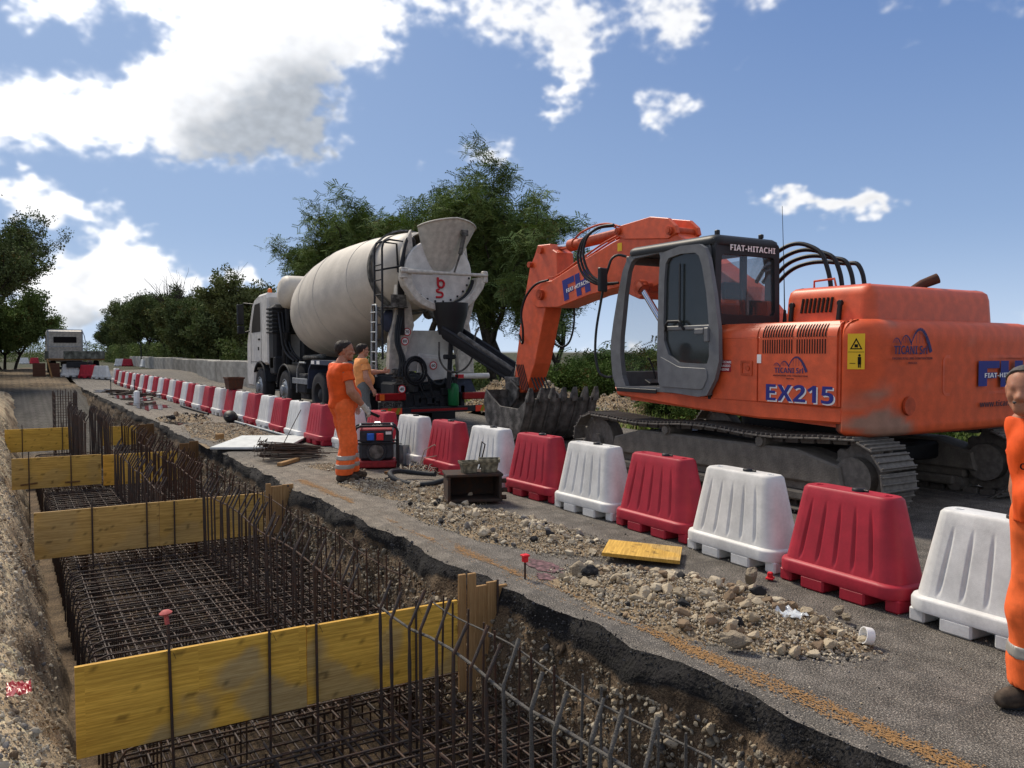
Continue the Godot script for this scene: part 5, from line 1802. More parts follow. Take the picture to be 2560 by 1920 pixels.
	var prof := v2s([-11.42, 0.88, -11.5, 0.6, -11.62, 0.34, -11.82, 0.16, -12.1, 0.09, -12.4, 0.12, -12.66, 0.26, -12.8, 0.5, -12.84, 0.8, -12.78, 0.98])
	var x0 := 7.3
	var x1 := 8.72
	b = MB.new()
	var R := []
	var R2 := []
	for p in prof:
		R.append(PackedVector3Array([Vector3(x0, p.y, p.x), Vector3(x1, p.y, p.x)]))
		var q: Vector2 = p + (Vector2(-12.15, 0.75) - p).normalized() * 0.035
		R2.append(PackedVector3Array([Vector3(x0, q.y, q.x), Vector3(x1, q.y, q.x)]))
	b.grid(R, false, true)
	b.grid(R2, false, false)
	obj(b, "shell", M.bucket_steel, bk, -O)
	for x in [x0 - 0.02, x1 - 0.015]:
		b = MB.new()
		var sp := prof.duplicate()
		sp.append(Vector2(-12.3, 0.72))
		sp.append(Vector2(-11.7, 0.7))
		b.prism(sp, Vector3(x, 0, 0), SZ, SY, Vector3(0.035, 0, 0), 0.005)
		obj(b, "side_plate", M.bucket_steel, bk, -O)
	for i in 7:
		b = MB.new()
		var x := lerpf(x0 + 0.04, x1 - 0.04, i / 6.0)
		var rr := []
		for s in [[0.0, 0.055, 0.04, 0.82], [0.06, 0.055, 0.045, 0.9], [0.13, 0.045, 0.035, 0.97], [0.2, 0.032, 0.012, 1.06]]:
			var z: float = -11.44 + s[0] * 0.25
			rr.append(PackedVector3Array([Vector3(x - s[1], s[3], z - s[2]), Vector3(x + s[1], s[3], z - s[2]), Vector3(x + s[1], s[3], z + s[2]), Vector3(x - s[1], s[3], z + s[2])]))
		b.loft(rr, true, false)
		obj(b, "tooth", M.bucket_steel, bk, -O)
	for i in 5:
		b = MB.new()
		var x := lerpf(x0 + 0.15, x1 - 0.15, i / 4.0)
		var P := []
		for p in prof.slice(0, 6): P.append(Vector3(x, p.y, p.x + 0.012))
		b.tube(P, 0.02, 6)
		obj(b, "wear_rib", M.bucket_steel, bk, -O)
	for x in [7.75, 8.2]:
		b = MB.new()
		b.prism(v2s([-12.85, 0.7, -12.9, 1.05, -12.7, 1.15, -12.45, 1.0, -12.5, 0.82, -12.75, 0.62]), Vector3(x, 0, 0), SZ, SY, Vector3(0.05, 0, 0), 0.01)
		obj(b, "bucket_ear", M.bucket_steel, bk, -O)

func materials_truck() -> void:
	M.drum = mat(srgb(206, 198, 184), 0.55, 0.0, "soft", 0.5)
	M.truck_white = mat(srgb(212, 209, 202), 0.5, 0.0, "soft", 1.0)
	M.truck_spattered = mat(srgb(206, 200, 188), 0.6, 0.0, "dusty", 2.0)
	M.chassis = mat(srgb(44, 46, 50), 0.7, 0.0, "dusty", 1.5)
	M.fender_blue = mat(srgb(60, 68, 88), 0.6, 0.0, "dusty", 1.5)
	M.sign_red = mat(srgb(186, 34, 44), 0.5)
	M.gas_green = mat(srgb(28, 112, 62), 0.45, 0.0, "soft", 3.0)
	M.lamp_red = mat(srgb(140, 22, 26), 0.3)
	M.chevron_red = mat(srgb(232, 70, 44), 0.5)
	M.chevron_gold = mat(srgb(150, 130, 36), 0.5)
	M.amber = mat(srgb(226, 110, 40), 0.3)
	M.concrete_grey = mat(srgb(120, 118, 112), 0.9, 0.0, "stained", 2.0)

# wheel with its axle along x; face 1 looks to -x
func make_wheel(parent: Node3D, at: Vector3, r: float, w: float, front: bool, O: Vector3) -> void:
	var n := Node3D.new()
	put(n, "wheel", parent)
	n.position = at - O
	var B := Basis(Vector3(0, 1, 0), Vector3(-1, 0, 0), Vector3(0, 0, 1))
	var t := MB.new()
	t.lathe(Vector3.ZERO, B, [Vector2(r * 0.56, -w * 0.48), Vector2(r * 0.8, -w * 0.52), Vector2(r * 0.95, -w * 0.47), Vector2(r, -w * 0.36), Vector2(r, w * 0.36), Vector2(r * 0.95, w * 0.47), Vector2(r * 0.8, w * 0.52), Vector2(r * 0.56, w * 0.48)], 36)
	for i in 40:
		var a := TAU * i / 40.0
		t.box(Vector3(0, cos(a), sin(a)) * r * 0.995, Vector3(w * 0.66, 0.014, r * 0.07), 0.0, Basis(Vector3(1, 0, 0), a))
	obj(t, "tyre", M.tyre, n)
	var rm := MB.new()
	var k := 1.0 if front else -1.0
	rm.lathe(Vector3.ZERO, B, [Vector2(r * 0.57, w * 0.48), Vector2(r * 0.54, w * 0.5), Vector2(r * 0.5, w * 0.36), Vector2(r * 0.42, w * (0.5 if front else -0.05)), Vector2(r * 0.26, w * (0.56 if front else -0.1)), Vector2(r * 0.25, w * (0.72 if front else 0.3)), Vector2(r * 0.12, w * (0.76 if front else 0.42)), Vector2(0, w * (0.76 if front else 0.42))], 28)
	for i in 10:
		var a := TAU * i / 10.0
		rm.cyl(Vector3(-w * (0.5 if front else -0.08), cos(a) * r * 0.33, sin(a) * r * 0.33), Vector3(-w * (0.6 if front else 0.0), cos(a) * r * 0.33, sin(a) * r * 0.33), 0.022, 0.018, 6)
	obj(rm, "rim", M.galv if front else M.chassis, n)

func speed_sign(n: String, parent: Node3D, at: Vector3, r: float, B: Basis) -> void:
	var o := Node3D.new()
	put(o, "speed_disc", parent)
	o.transform = Transform3D(B, at)
	var mb := MB.new()
	mb.cyl(Vector3(0, 0, -0.002), Vector3(0, 0, 0.002), r, r, 24)
	obj(mb, "rim", M.sign_red, o)
	mb = MB.new()
	mb.cyl(Vector3(0, 0, 0.0), Vector3(0, 0, 0.004), r * 0.76, r * 0.76, 24)
	obj(mb, "face", M.white_paint, o)
	words(n, r * 0.72, M.slot, o, Vector3(0, 0, 0.0055), Basis.IDENTITY, 0.002)

func build_mixer() -> void:
	materials_truck()
	var O := Vector3(7.6, 0.1, -20.5)
	var t := thing("mixer_truck", "white concrete mixer truck with its dark chute swung out", "mixer truck", O)
	var b := MB.new()
	for x in [7.15, 8.05]: b.box(Vector3(x, 0.98, -20.4), Vector3(0.09, 0.3, 10.0), 0.01)
	for z in [-16.0, -17.5, -19.0, -20.6, -22.0, -23.6]: b.box(Vector3(7.6, 0.95, z), Vector3(0.9, 0.2, 0.14), 0.01)
	b.box(Vector3(7.6, 0.7, -20.7), Vector3(2.2, 0.5, 0.7), 0.03)
	b.box(Vector3(7.6, 0.72, -16.2), Vector3(1.5, 0.6, 0.8), 0.05)
	for z in [-24.5, -22.0, -19.2, -17.85]: b.cyl(Vector3(6.6, 0.63, z), Vector3(8.6, 0.63, z), 0.09, 0.09, 10)
	obj(b, "chassis", M.chassis, t, -O)
	for z in [-24.5, -22.0]:
		make_wheel(t, Vector3(6.52, 0.63, z), 0.53, 0.33, true, O)
		make_wheel(t, Vector3(8.68, 0.63, z), 0.53, 0.33, true, O)
	for z in [-19.2, -17.85]:
		make_wheel(t, Vector3(6.5, 0.63, z), 0.53, 0.3, false, O)
		make_wheel(t, Vector3(6.84, 0.63, z), 0.53, 0.3, false, O)
		make_wheel(t, Vector3(8.36, 0.63, z), 0.53, 0.3, false, O)
		make_wheel(t, Vector3(8.7, 0.63, z), 0.53, 0.3, false, O)
	# cab
	var c := Node3D.new()
	put(c, "cab", t)
	b = MB.new()
	var side := v2s([-25.85, 0.75, -25.98, 1.0, -25.95, 1.9, -25.85, 2.15, -25.3, 3.05, -25.05, 3.22, -24.6, 3.32, -23.75, 3.34, -23.62, 3.2, -23.6, 1.25, -23.75, 1.15, -23.9, 1.05, -24.0, 0.9])
	side = v2s([-25.2, 0.62, -25.85, 0.62, -25.98, 0.9, -25.95, 1.9, -25.85, 2.15, -25.3, 3.05, -25.05, 3.22, -24.6, 3.32, -23.75, 3.34, -23.62, 3.2, -23.6, 1.3, -23.86, 1.3, -23.98, 1.28, -24.2, 1.33, -24.5, 1.34, -24.85, 1.28, -25.1, 1.05])
	b.prism(side, Vector3(6.36, 0, 0), SZ, SY, Vector3(2.48, 0, 0), 0.06)
	obj(b, "cab_body", M.truck_white, c, -O)
	b = MB.new()
	b.prism(rounded(v2s([-25.38, 2.22, -25.3, 2.5, -24.98, 3.05, -24.4, 3.08, -24.36, 2.24]), 0.05, 4), Vector3(6.352, 0, 0), SZ, SY, Vector3(0.02, 0, 0), 0.004)
	obj(b, "side_window", M.glass_dark if M.has("glass_dark") else M.slot, c, -O)
	b = MB.new()
	b.quad(Vector3(6.5, 2.2, -25.86), Vector3(8.7, 2.2, -25.86), Vector3(8.66, 3.02, -25.35), Vector3(6.54, 3.02, -25.35))
	obj(b, "windscreen", M.slot, c, -O)
	b = MB.new()
	for q in [[-24.28, 1.36, 3.1], [-25.45, 1.3, 2.18]]: b.box(Vector3(6.358, (q[1] + q[2]) / 2, q[0]), Vector3(0.006, q[2] - q[1], 0.012), 0.0)
	b.box(Vector3(6.358, 1.36, -24.86), Vector3(0.006, 0.012, 1.15), 0.0)
	b.box(Vector3(6.35, 2.02, -24.5), Vector3(0.016, 0.05, 0.2), 0.005)
	b.box(Vector3(6.355, 1.75, -24.6), Vector3(0.006, 0.1, 0.13), 0.0)
	obj(b, "door_seam", M.slot, c, -O)
	b = MB.new()
	b.box(Vector3(6.12, 2.78, -25.75), Vector3(0.2, 0.62, 0.1), 0.04, Basis(Vector3.UP, 0.2))
	b.box(Vector3(6.13, 2.32, -25.74), Vector3(0.2, 0.24, 0.11), 0.04, Basis(Vector3.UP, 0.2))
	b.tube([Vector3(6.4, 3.08, -25.3), Vector3(6.2, 3.12, -25.65), Vector3(6.15, 3.05, -25.72)], 0.02, 7)
	b.tube([Vector3(6.4, 2.3, -25.6), Vector3(6.18, 2.22, -25.72)], 0.02, 7)
	obj(b, "mirror", M.black_plastic, c, -O)
	b = MB.new()
	b.lathe(Vector3(7.2, 3.33, -24.4), Basis.IDENTITY, [Vector2(0.08, 0), Vector2(0.085, 0.03), Vector2(0.07, 0.05), Vector2(0.07, 0.16), Vector2(0.04, 0.21), Vector2(0, 0.22)], 16)
	b.lathe(Vector3(6.6, 3.31, -24.2), Basis.IDENTITY, [Vector2(0.07, 0), Vector2(0.075, 0.03), Vector2(0.06, 0.05), Vector2(0.06, 0.14), Vector2(0.035, 0.18), Vector2(0, 0.19)], 16)
	obj(b, "beacon", M.amber, c, -O)
	# ribbed air intake behind the cab
	b = MB.new()
	b.box(Vector3(6.62, 2.05, -23.3), Vector3(0.5, 1.85, 0.56), 0.08)
	for i in 7: b.box(Vector3(6.6, 2.2 + i * 0.11, -23.3), Vector3(0.56, 0.05, 0.62), 0.02)
	b.cyl(Vector3(6.65, 1.1, -23.0), Vector3(6.65, 2.2, -22.75), 0.1, 0.1, 12)
	obj(b, "air_intake", M.black_metal, t, -O)
	for k in 3: hose([Vector3(6.5 + k * 0.1, 2.75, -23.0), Vector3(6.5 + k * 0.1, 2.2, -22.75 - k * 0.05), Vector3(6.55 + k * 0.1, 1.7, -22.6), Vector3(6.7 + k * 0.1, 1.4, -22.2)], 0.035, M.black_plastic, t, "pipe", -O)
	# water tank across the frame
	b = MB.new()
	var BX := Basis(Vector3(0, 1, 0), Vector3(-1, 0, 0), Vector3(0, 0, 1))
	b.lathe(Vector3(7.6, 3.3, -22.85), BX, [Vector2(0, -1.14), Vector2(0.28, -1.1), Vector2(0.42, -1.0), Vector2(0.46, -0.9), Vector2(0.46, 0.9), Vector2(0.42, 1.0), Vector2(0.28, 1.1), Vector2(0, 1.14)], 32)
	obj(b, "water_tank", M.drum, t, -O)
	b = MB.new()
	for s in [-1.0, 1.0]: b.box(Vector3(7.6 + s * 0.9, 2.1, -22.85), Vector3(0.1, 1.6, 0.12), 0.01)
	b.box(Vector3(7.6, 2.6, -23.2), Vector3(1.9, 0.9, 0.08), 0.02)
	obj(b, "tank_stand", M.chassis, t, -O)
	# drum on its sloping axis
	var ax := Vector3(0, 0.95, 6.5).normalized()
	var DB := Basis(Vector3(1, 0, 0), ax, Vector3(1, 0, 0).cross(ax))
	b = MB.new()
	b.lathe(Vector3(7.6, 2.56, -22.5), DB, [Vector2(0.0, -0.12), Vector2(0.45, -0.08), Vector2(0.72, 0.06), Vector2(0.94, 0.3), Vector2(1.1, 0.62), Vector2(1.2, 1.0), Vector2(1.265, 1.5), Vector2(1.285, 1.95), Vector2(1.285, 2.7), Vector2(1.27, 3.05), Vector2(1.225, 3.5), Vector2(1.15, 4.1), Vector2(1.05, 4.75), Vector2(0.94, 5.4), Vector2(0.8, 6.1), Vector2(0.68, 6.6), Vector2(0.6, 6.65), Vector2(0.6, 6.9)], 64)
	obj(b, "drum", M.drum, t, -O)
	b = MB.new()
	for q in [[1.2, 1.0], [1.287, 1.95], [1.272, 3.05], [1.052, 4.75]]:
		b.lathe(Vector3(7.6, 2.56, -22.5), DB, [Vector2(q[0] - 0.002, q[1] - 0.012), Vector2(q[0] + 0.006, q[1] - 0.006), Vector2(q[0] + 0.006, q[1] + 0.006), Vector2(q[0] - 0.006, q[1] + 0.012)], 64)
	obj(b, "drum_seam", M.truck_spattered, t, -O)
	b = MB.new()
	b.lathe(Vector3(7.6, 2.56, -22.5), DB, [Vector2(0.9, 5.72), Vector2(0.94, 5.74), Vector2(0.94, 5.86), Vector2(0.9, 5.88)], 64)
	for s in [-1.0, 1.0]: b.cyl(Vector3(7.6 + s * 0.55, 2.55, -16.6), Vector3(7.6 + s * 0.55, 2.52, -16.9), 0.14, 0.14, 16)
	obj(b, "roller_ring", M.concrete_grey, t, -O)
	b = MB.new()
	b.box(Vector3(7.6, 1.5, -22.6), Vector3(1.2, 1.0, 0.3), 0.05)
	b.box(Vector3(7.6, 2.1, -22.75), Vector3(0.6, 0.9, 0.3), 0.08)
	obj(b, "drum_pedestal", M.chassis, t, -O)
	# mudguards
	for q in [[-24.5, 0.72, 0.25, 2.5], [-22.0, 0.68, 0.1, 3.04]]:
		for x in [6.36, 8.44]:
			b = MB.new()
			var R := []
			for i in 13:
				var a: float = lerpf(q[2], q[3], i / 12.0)
				R.append(PackedVector3Array([Vector3(x, 0.63 + sin(a) * q[1], q[0] + cos(a) * q[1]), Vector3(x + 0.42, 0.63 + sin(a) * q[1], q[0] + cos(a) * q[1])]))
			b.grid(R, false, false)
			var P := []
			for r in R: P.append(r[0])
			b.tube(P, 0.03, 6)
			obj(b, "mudguard", M.chassis, t, -O)
	b = MB.new()
	b.box(Vector3(6.62, 0.85, -20.55), Vector3(0.5, 0.5, 0.62), 0.04)
	obj(b, "fuel_tank", M.chassis, t, -O)
	b = MB.new()
	b.box(Vector3(6.62, 1.28, -23.2), Vector3(0.5, 0.5, 0.5), 0.04)
	obj(b, "battery_box", M.chassis, t, -O)
	b = MB.new()
	b.tube([Vector3(6.36, 0.62, -20.9), Vector3(6.36, 1.2, -20.85), Vector3(6.36, 1.38, -20.65), Vector3(6.36, 1.38, -20.2)], 0.025, 7)
	obj(b, "guard_tube", M.galv, t, -O)
	b = MB.new()
	b.box(Vector3(6.33, 0.92, -20.55), Vector3(0.03, 0.14, 1.2), 0.008)
	obj(b, "side_guard", M.galv, t, -O)
	for x in [6.34, 8.36]:
		b = MB.new()
		b.prism(v2s([-19.95, 0.75, -19.85, 1.22, -19.65, 1.38, -17.3, 1.38, -17.12, 1.2, -17.1, 0.75, -17.05, 0.75, -17.06, 1.24, -17.28, 1.43, -19.68, 1.43, -19.9, 1.24, -20.0, 0.75]), Vector3(x, 0, 0), SZ, SY, Vector3(0.52, 0, 0), 0.008)
		b.box(Vector3(x + 0.0, 1.4, -18.5), Vector3(0.03, 0.12, 2.2), 0.01)
		obj(b, "rear_mudguard", M.fender_blue, t, -O)
	b = MB.new()
	for z in [-19.5, -19.1]: b.box(Vector3(6.322, 1.4, z), Vector3(0.005, 0.08, 0.22), 0.0)
	obj(b, "reflector", M.white_paint, t, -O)
	b = MB.new()
	b.cyl(Vector3(6.7, 1.5, -21.3), Vector3(6.7, 1.55, -19.8), 0.06, 0.06, 12)
	b.box(Vector3(6.6, 1.52, -20.2), Vector3(0.2, 0.06, 0.9), 0.02)
	obj(b, "walkway_tube", M.concrete_grey, t, -O)
	build_mixer_rear(t, O)

func build_mixer_rear(t: Node3D, O: Vector3) -> void:
	# rear frame: two broad white legs and panels
	var b := MB.new()
	b.prism(v2s([6.82, 3.02, 7.12, 2.62, 7.2, 2.2, 7.02, 1.6, 6.98, 1.2, 6.62, 1.2, 6.66, 1.9, 6.78, 2.5]), Vector3(0, 0, -15.75), SX, SY, Vector3(0, 0, 0.16), 0.012)
	obj(b, "rear_leg", M.truck_spattered, t, -O)
	b = MB.new()
	b.prism(v2s([8.4, 3.02, 8.1, 2.62, 8.02, 2.2, 8.2, 1.6, 8.24, 1.2, 8.6, 1.2, 8.56, 1.9, 8.44, 2.5]), Vector3(0, 0, -15.75), SX, SY, Vector3(0, 0, 0.16), 0.012)
	obj(b, "rear_leg", M.truck_spattered, t, -O)
	b = MB.new()
	b.prism(v2s([6.98, 1.98, 7.3, 2.1, 7.95, 2.1, 8.15, 1.9, 8.02, 1.25, 7.1, 1.25]), Vector3(0, 0, -15.9), SX, SY, Vector3(0, 0, 0.1), 0.01)
	b.prism(v2s([7.3, 1.62, 8.05, 1.55, 8.1, 1.22, 7.25, 1.22]), Vector3(0, 0, -15.62), SX, SY, Vector3(0, 0, 0.05), 0.01)
	b.prism(v2s([7.35, 1.55, 8.0, 1.5, 7.95, 1.1, 7.3, 1.02]), Vector3(0, 0, -15.55), SX, SY, Vector3(0, 0, 0.04), 0.01)
	obj(b, "rear_panel", M.truck_white, t, -O)
	# curved yoke carrying the hopper
	b = MB.new()
	var oy := []
	var iy := []
	for i in 17:
		var u := i / 16.0
		var a := PI + PI * u
		iy.append(Vector2(7.6 + 0.74 * cos(a), 3.18 + 0.58 * sin(a)))
		oy.append(Vector2(7.6 + lerpf(0.94, 0.94, u) * cos(a) * (1.0 - 0.0), 3.2 + 0.74 * sin(a) * (1.0 if abs(cos(a)) < 0.8 else 0.9)))
	var yk := oy.duplicate()
	iy.reverse()
	yk.append_array(iy)
	b.prism(yk, Vector3(0, 0, -15.22), SX, SY, Vector3(0, 0, 0.26), 0.015)
	b.cyl(Vector3(6.62, 3.23, -14.95), Vector3(8.56, 3.23, -14.95), 0.035, 0.035, 12)
	b.cyl(Vector3(6.75, 3.23, -14.95), Vector3(7.3, 3.23, -14.95), 0.05, 0.05, 12)
	b.box(Vector3(8.52, 3.2, -15.0), Vector3(0.12, 0.24, 0.12), 0.02)
	b.box(Vector3(6.7, 3.2, -15.0), Vector3(0.16, 0.22, 0.12), 0.02)
	b.prism(v2s([8.35, 2.75, 8.5, 3.0, 8.25, 2.1, 8.05, 1.6, 8.0, 1.62, 8.12, 2.1]), Vector3(0, 0, -15.3), SX, SY, Vector3(0, 0, 0.06), 0.0)
	obj(b, "yoke", M.truck_spattered, t, -O)
	# round cover at the drum mouth with the builder's mark
	b = MB.new()
	var disc := []
	for i in 40: disc.append(Vector2(7.6 + 0.76 * cos(TAU * i / 40.0), 3.28 + 0.66 * sin(TAU * i / 40.0)))
	b.prism(disc, Vector3(0, 0, -15.4), SX, SY, Vector3(0, 0, 0.14), 0.02)
	obj(b, "mouth_cover", M.truck_white, t, -O)
	b = MB.new()
	var rim := []
	for i in 15: rim.append(Vector3(7.6 + 0.755 * cos(PI + PI * (0.06 + 0.88 * i / 14.0)), 3.26 + 0.68 * sin(PI + PI * (0.06 + 0.88 * i / 14.0)), -15.15))
	b.tube(rim, 0.05, 8)
	obj(b, "rubber_lip", M.black_plastic, t, -O)
	b = MB.new()
	for i in 12:
		var a := PI * 1.05 + PI * 0.9 * i / 11.0
		b.box(Vector3(7.6 + 0.7 * cos(a), 3.28 + 0.6 * sin(a), -15.25), Vector3(0.03, 0.04, 0.03), 0.0)
	obj(b, "bolt", M.chassis, t, -O)
	var mk := Node3D.new()
	put(mk, "makers_mark", t)
	mk.position = Vector3(7.62, 2.98, -15.245) - O
	b = MB.new()
	var bl := []
	for i in 6: bl.append(Vector3(-0.05, 0.19 - i * 0.026, 0))
	for i in 17: bl.append(Vector3(0.02 - 0.07 * cos(PI * 1.7 * i / 16.0), 0.06 - 0.075 * sin(PI * 1.7 * i / 16.0), 0.0))
	b.tube(bl, 0.024, 6)
	var sl := []
	for i in 9: sl.append(Vector3(-0.02 - 0.055 * sin(PI * i / 8.0) , -0.05 - 0.05 * (1.0 - cos(PI * i / 8.0)) * 0.6, 0))
	for i in 9: sl.append(Vector3(0.0 + 0.06 * sin(PI * i / 8.0), -0.11 - 0.05 * (1.0 - cos(PI * i / 8.0)), 0))
	sl.append(Vector3(-0.09, -0.21, 0))
	b.tube(sl, 0.022, 6)
	obj(b, "strokes", M.sign_red, mk)
	# loading hopper: a scoop open to the back of the drum
	b = MB.new()
	var R := []
	var RI := []
	for j in 12:
		var v := j / 11.0
		var q := PackedVector3Array()
		var qi := PackedVector3Array()
		for i in 25:
			var u := i / 24.0
			var a := PI * (0.02 + 0.96 * u)
			var hw: float = lerpf(0.2, 0.64, pow(v, 0.75))
			var dp: float = lerpf(0.12, 0.52, v)
			var y: float = lerpf(3.26, 4.22, v) + 0.1 * sin(a) * v - 0.06 * v * abs(cos(a))
			var p := Vector3(7.66 + 0.1 * v - hw * cos(a), y, -15.35 + dp * sin(a) + 0.08 * v)
			q.append(p)
			qi.append(p + Vector3(0, 0, -0.02))
		R.append(q)
		RI.append(qi)
	b.grid(R, false, false)
	b.grid(RI, false, true)
	var top := []
	for p in R[11]: top.append(p)
	b.tube(top, 0.018, 6)
	obj(b, "hopper", M.truck_spattered, t, -O)
	b = MB.new()
	for s in [-1.0, 1.0]:
		b.prism(v2s([7.6 + s * 0.5, 3.45, 7.6 + s * 0.78, 3.3, 7.6 + s * 0.7, 3.85, 7.6 + s * 0.55, 4.12]), Vector3(0, 0, -15.5), SX, SY, Vector3(0, 0, 0.12), 0.01)
	obj(b, "hopper_cheek", M.truck_spattered, t, -O)
	b = MB.new()
	b.cyl(Vector3(7.95, 4.0, -14.82), Vector3(7.88, 3.62, -14.86), 0.045, 0.045, 12)
	b.box(Vector3(7.97, 4.05, -14.84), Vector3(0.16, 0.12, 0.06), 0.02)
	b.cyl(Vector3(7.88, 3.62, -14.86), Vector3(7.78, 3.26, -14.92), 0.02, 0.02, 10)
	obj(b, "hopper_ram", M.concrete_grey, t, -O)
	# rubber collector and swung-out chute
	b = MB.new()
	b.lathe(Vector3(7.72, 0, -14.98), Basis.IDENTITY, [Vector2(0.36, 2.64), Vector2(0.34, 2.4), Vector2(0.26, 2.15), Vector2(0.24, 2.0)], 24)
	b.lathe(Vector3(7.72, 0, -14.98), Basis.IDENTITY, [Vector2(0.34, 2.64), Vector2(0.32, 2.4), Vector2(0.24, 2.0)], 24)
	obj(b, "collector", M.black_plastic, t, -O)
	var c0 := Vector3(7.72, 2.05, -15.0)
	var c1 := Vector3(8.42, 1.12, -13.3)
	var d := (c1 - c0).normalized()
	var sx := d.cross(Vector3.UP).normalized()
	var up := sx.cross(d).normalized()
	b = MB.new()
	var RC := []
	var RD := []
	for j in 6:
		var v := j / 5.0
		var q := PackedVector3Array()
		var qd := PackedVector3Array()
		for i in 13:
			var a := PI + PI * i / 12.0
			var r := lerpf(0.27, 0.22, v)
			var p: Vector3 = c0.lerp(c1, v) + sx * cos(a) * r + up * (sin(a) * r + 0.1)
			q.append(p)
			qd.append(p + (sx * cos(a) + up * sin(a)) * 0.02)
		RC.append(q)
		RD.append(qd)
	b.grid(RC, false, false)
	b.grid(RD, false, true)
	for s in [0, 12]:
		var P := []
		for r in RD: P.append(r[s])
		b.tube(P, 0.03, 6)
	b.box(c0.lerp(c1, 0.5) - up * 0.1, Vector3(0.34, 0.1, 1.9), 0.02, Basis(sx, up, -d))
	b.box(c0.lerp(c1, 0.97), Vector3(0.58, 0.36, 0.2), 0.05, Basis(sx, up, -d))
	obj(b, "chute", M.chassis, t, -O)
	b = MB.new()
	b.cyl(c0.lerp(c1, 0.2) + up * 0.16 - sx * -0.24, c0.lerp(c1, 0.92) + up * 0.12 + sx * 0.22, 0.05, 0.05, 12)
	obj(b, "chute_ram", M.concrete_grey, t, -O)
	hose([c0 + Vector3(-0.3, -0.2, 0.1), c0 + Vector3(-0.28, -0.62, 0.15), c0 + Vector3(0.0, -0.8, 0.2), c0 + Vector3(0.3, -0.6, 0.3), c0 + Vector3(0.35, -0.1, 0.4), c0 + Vector3(0.42, 0.1, 0.45)], 0.02, M.concrete_grey, t, "hose", -O)
	b = MB.new()
	b.cyl(Vector3(7.86, 2.1, -15.2), Vector3(7.86, 0.9, -15.35), 0.05, 0.05, 12)
	b.box(Vector3(7.86, 1.55, -15.3), Vector3(0.24, 0.1, 0.16), 0.02)
	obj(b, "chute_post", M.chassis, t, -O)
	# speed discs
	speed_sign("70", t, Vector3(7.03, 2.06, -15.575) - O, 0.085, Basis.IDENTITY)
	speed_sign("80", t, Vector3(6.98, 1.87, -15.575) - O, 0.085, Basis.IDENTITY)
	speed_sign("60", t, Vector3(7.58, 1.37, -15.49) - O, 0.085, Basis.IDENTITY)
	speed_sign("40", t, Vector3(6.84, 0.9, -15.42) - O, 0.085, Basis.IDENTITY)
	# ladder and platform
	b = MB.new()
	for z in [-15.95, -15.7]:
		b.tube([Vector3(6.4, 1.15, z), Vector3(6.42, 2.55, z)], 0.022, 7)
	for i in 7: b.cyl(Vector3(6.4, 1.25 + i * 0.2, -15.95), Vector3(6.4, 1.25 + i * 0.2, -15.7), 0.016, 0.016, 6)
	b.tube([Vector3(6.42, 2.5, -15.95), Vector3(6.42, 2.6, -15.92), Vector3(6.42, 2.6, -15.73), Vector3(6.42, 2.5, -15.7)], 0.022, 7)
	obj(b, "ladder", M.galv, t, -O)
	b = MB.new()
	for z in [-15.9, -15.5]:
		b.tube([Vector3(6.46, 1.5, z), Vector3(6.46, 3.72, z), Vector3(6.5, 3.86, z), Vector3(6.62, 3.9, z), Vector3(6.95, 3.88, z), Vector3(6.98, 3.3, z)], 0.022, 7)
	for y in [1.9, 2.2, 2.5, 2.8, 3.1, 3.4]: b.cyl(Vector3(6.46, y, -15.9), Vector3(6.46, y, -15.5), 0.016, 0.016, 6)
	b.cyl(Vector3(6.95, 3.4, -15.9), Vector3(6.46, 3.3, -15.9), 0.018, 0.018, 6)
	b.cyl(Vector3(6.95, 3.4, -15.5), Vector3(6.46, 3.3, -15.5), 0.018, 0.018, 6)
	obj(b, "platform_rail", M.chassis, t, -O)
	b = MB.new()
	b.box(Vector3(6.72, 2.55, -15.6), Vector3(0.5, 0.03, 0.42), 0.006)
	b.prism(v2s([6.6, 2.57, 6.95, 2.57, 6.92, 2.8, 6.6, 2.8]), Vector3(0, 0, -15.4), SX, SY, Vector3(0, 0, 0.02), 0.0)
	obj(b, "platform", M.concrete_grey, t, -O)
	for k in 4: hose([Vector3(6.85 + k * 0.03, 2.0, -15.55), Vector3(6.8 + k * 0.03, 2.7, -15.45), Vector3(6.75 + k * 0.03, 3.2, -15.3), Vector3(6.85 + k * 0.03, 3.7, -15.3 - k * 0.05), Vector3(7.0 + k * 0.04, 3.95, -15.45), Vector3(7.15, 3.7, -15.5)], 0.028, M.black_plastic, t, "hose", -O)
	for k in 3: hose([Vector3(6.8 + k * 0.05, 2.4, -15.5), Vector3(6.72 + k * 0.04, 1.9, -15.45), Vector3(6.8 + k * 0.05, 1.5, -15.42), Vector3(6.75 + k * 0.08, 1.15, -15.4)], 0.024, M.rubber, t, "hose", -O)
	b = MB.new()
	b.ball(Vector3(6.72, 2.28, -15.75), Vector3(0.2, 0.24, 0.1), 8)
	obj(b, "hose_guard", M.fender_blue, t, -O)
	# valve bank, coiled hose
	b = MB.new()
	rng.seed = 402
	for i in 16: b.box(Vector3(6.66 + rng.randf() * 0.34, 0.98 + rng.randf() * 0.36, -15.55 + rng.randf() * 0.08), Vector3(0.04 + rng.randf() * 0.09, 0.03 + rng.randf() * 0.08, 0.08), 0.01)
	for i in 5: b.cyl(Vector3(6.64, 1.0 + i * 0.075, -15.45), Vector3(7.02, 1.02 + i * 0.07, -15.45), 0.012, 0.012, 6)
	obj(b, "valve_bank", M.concrete_grey, t, -O)
	b = MB.new()
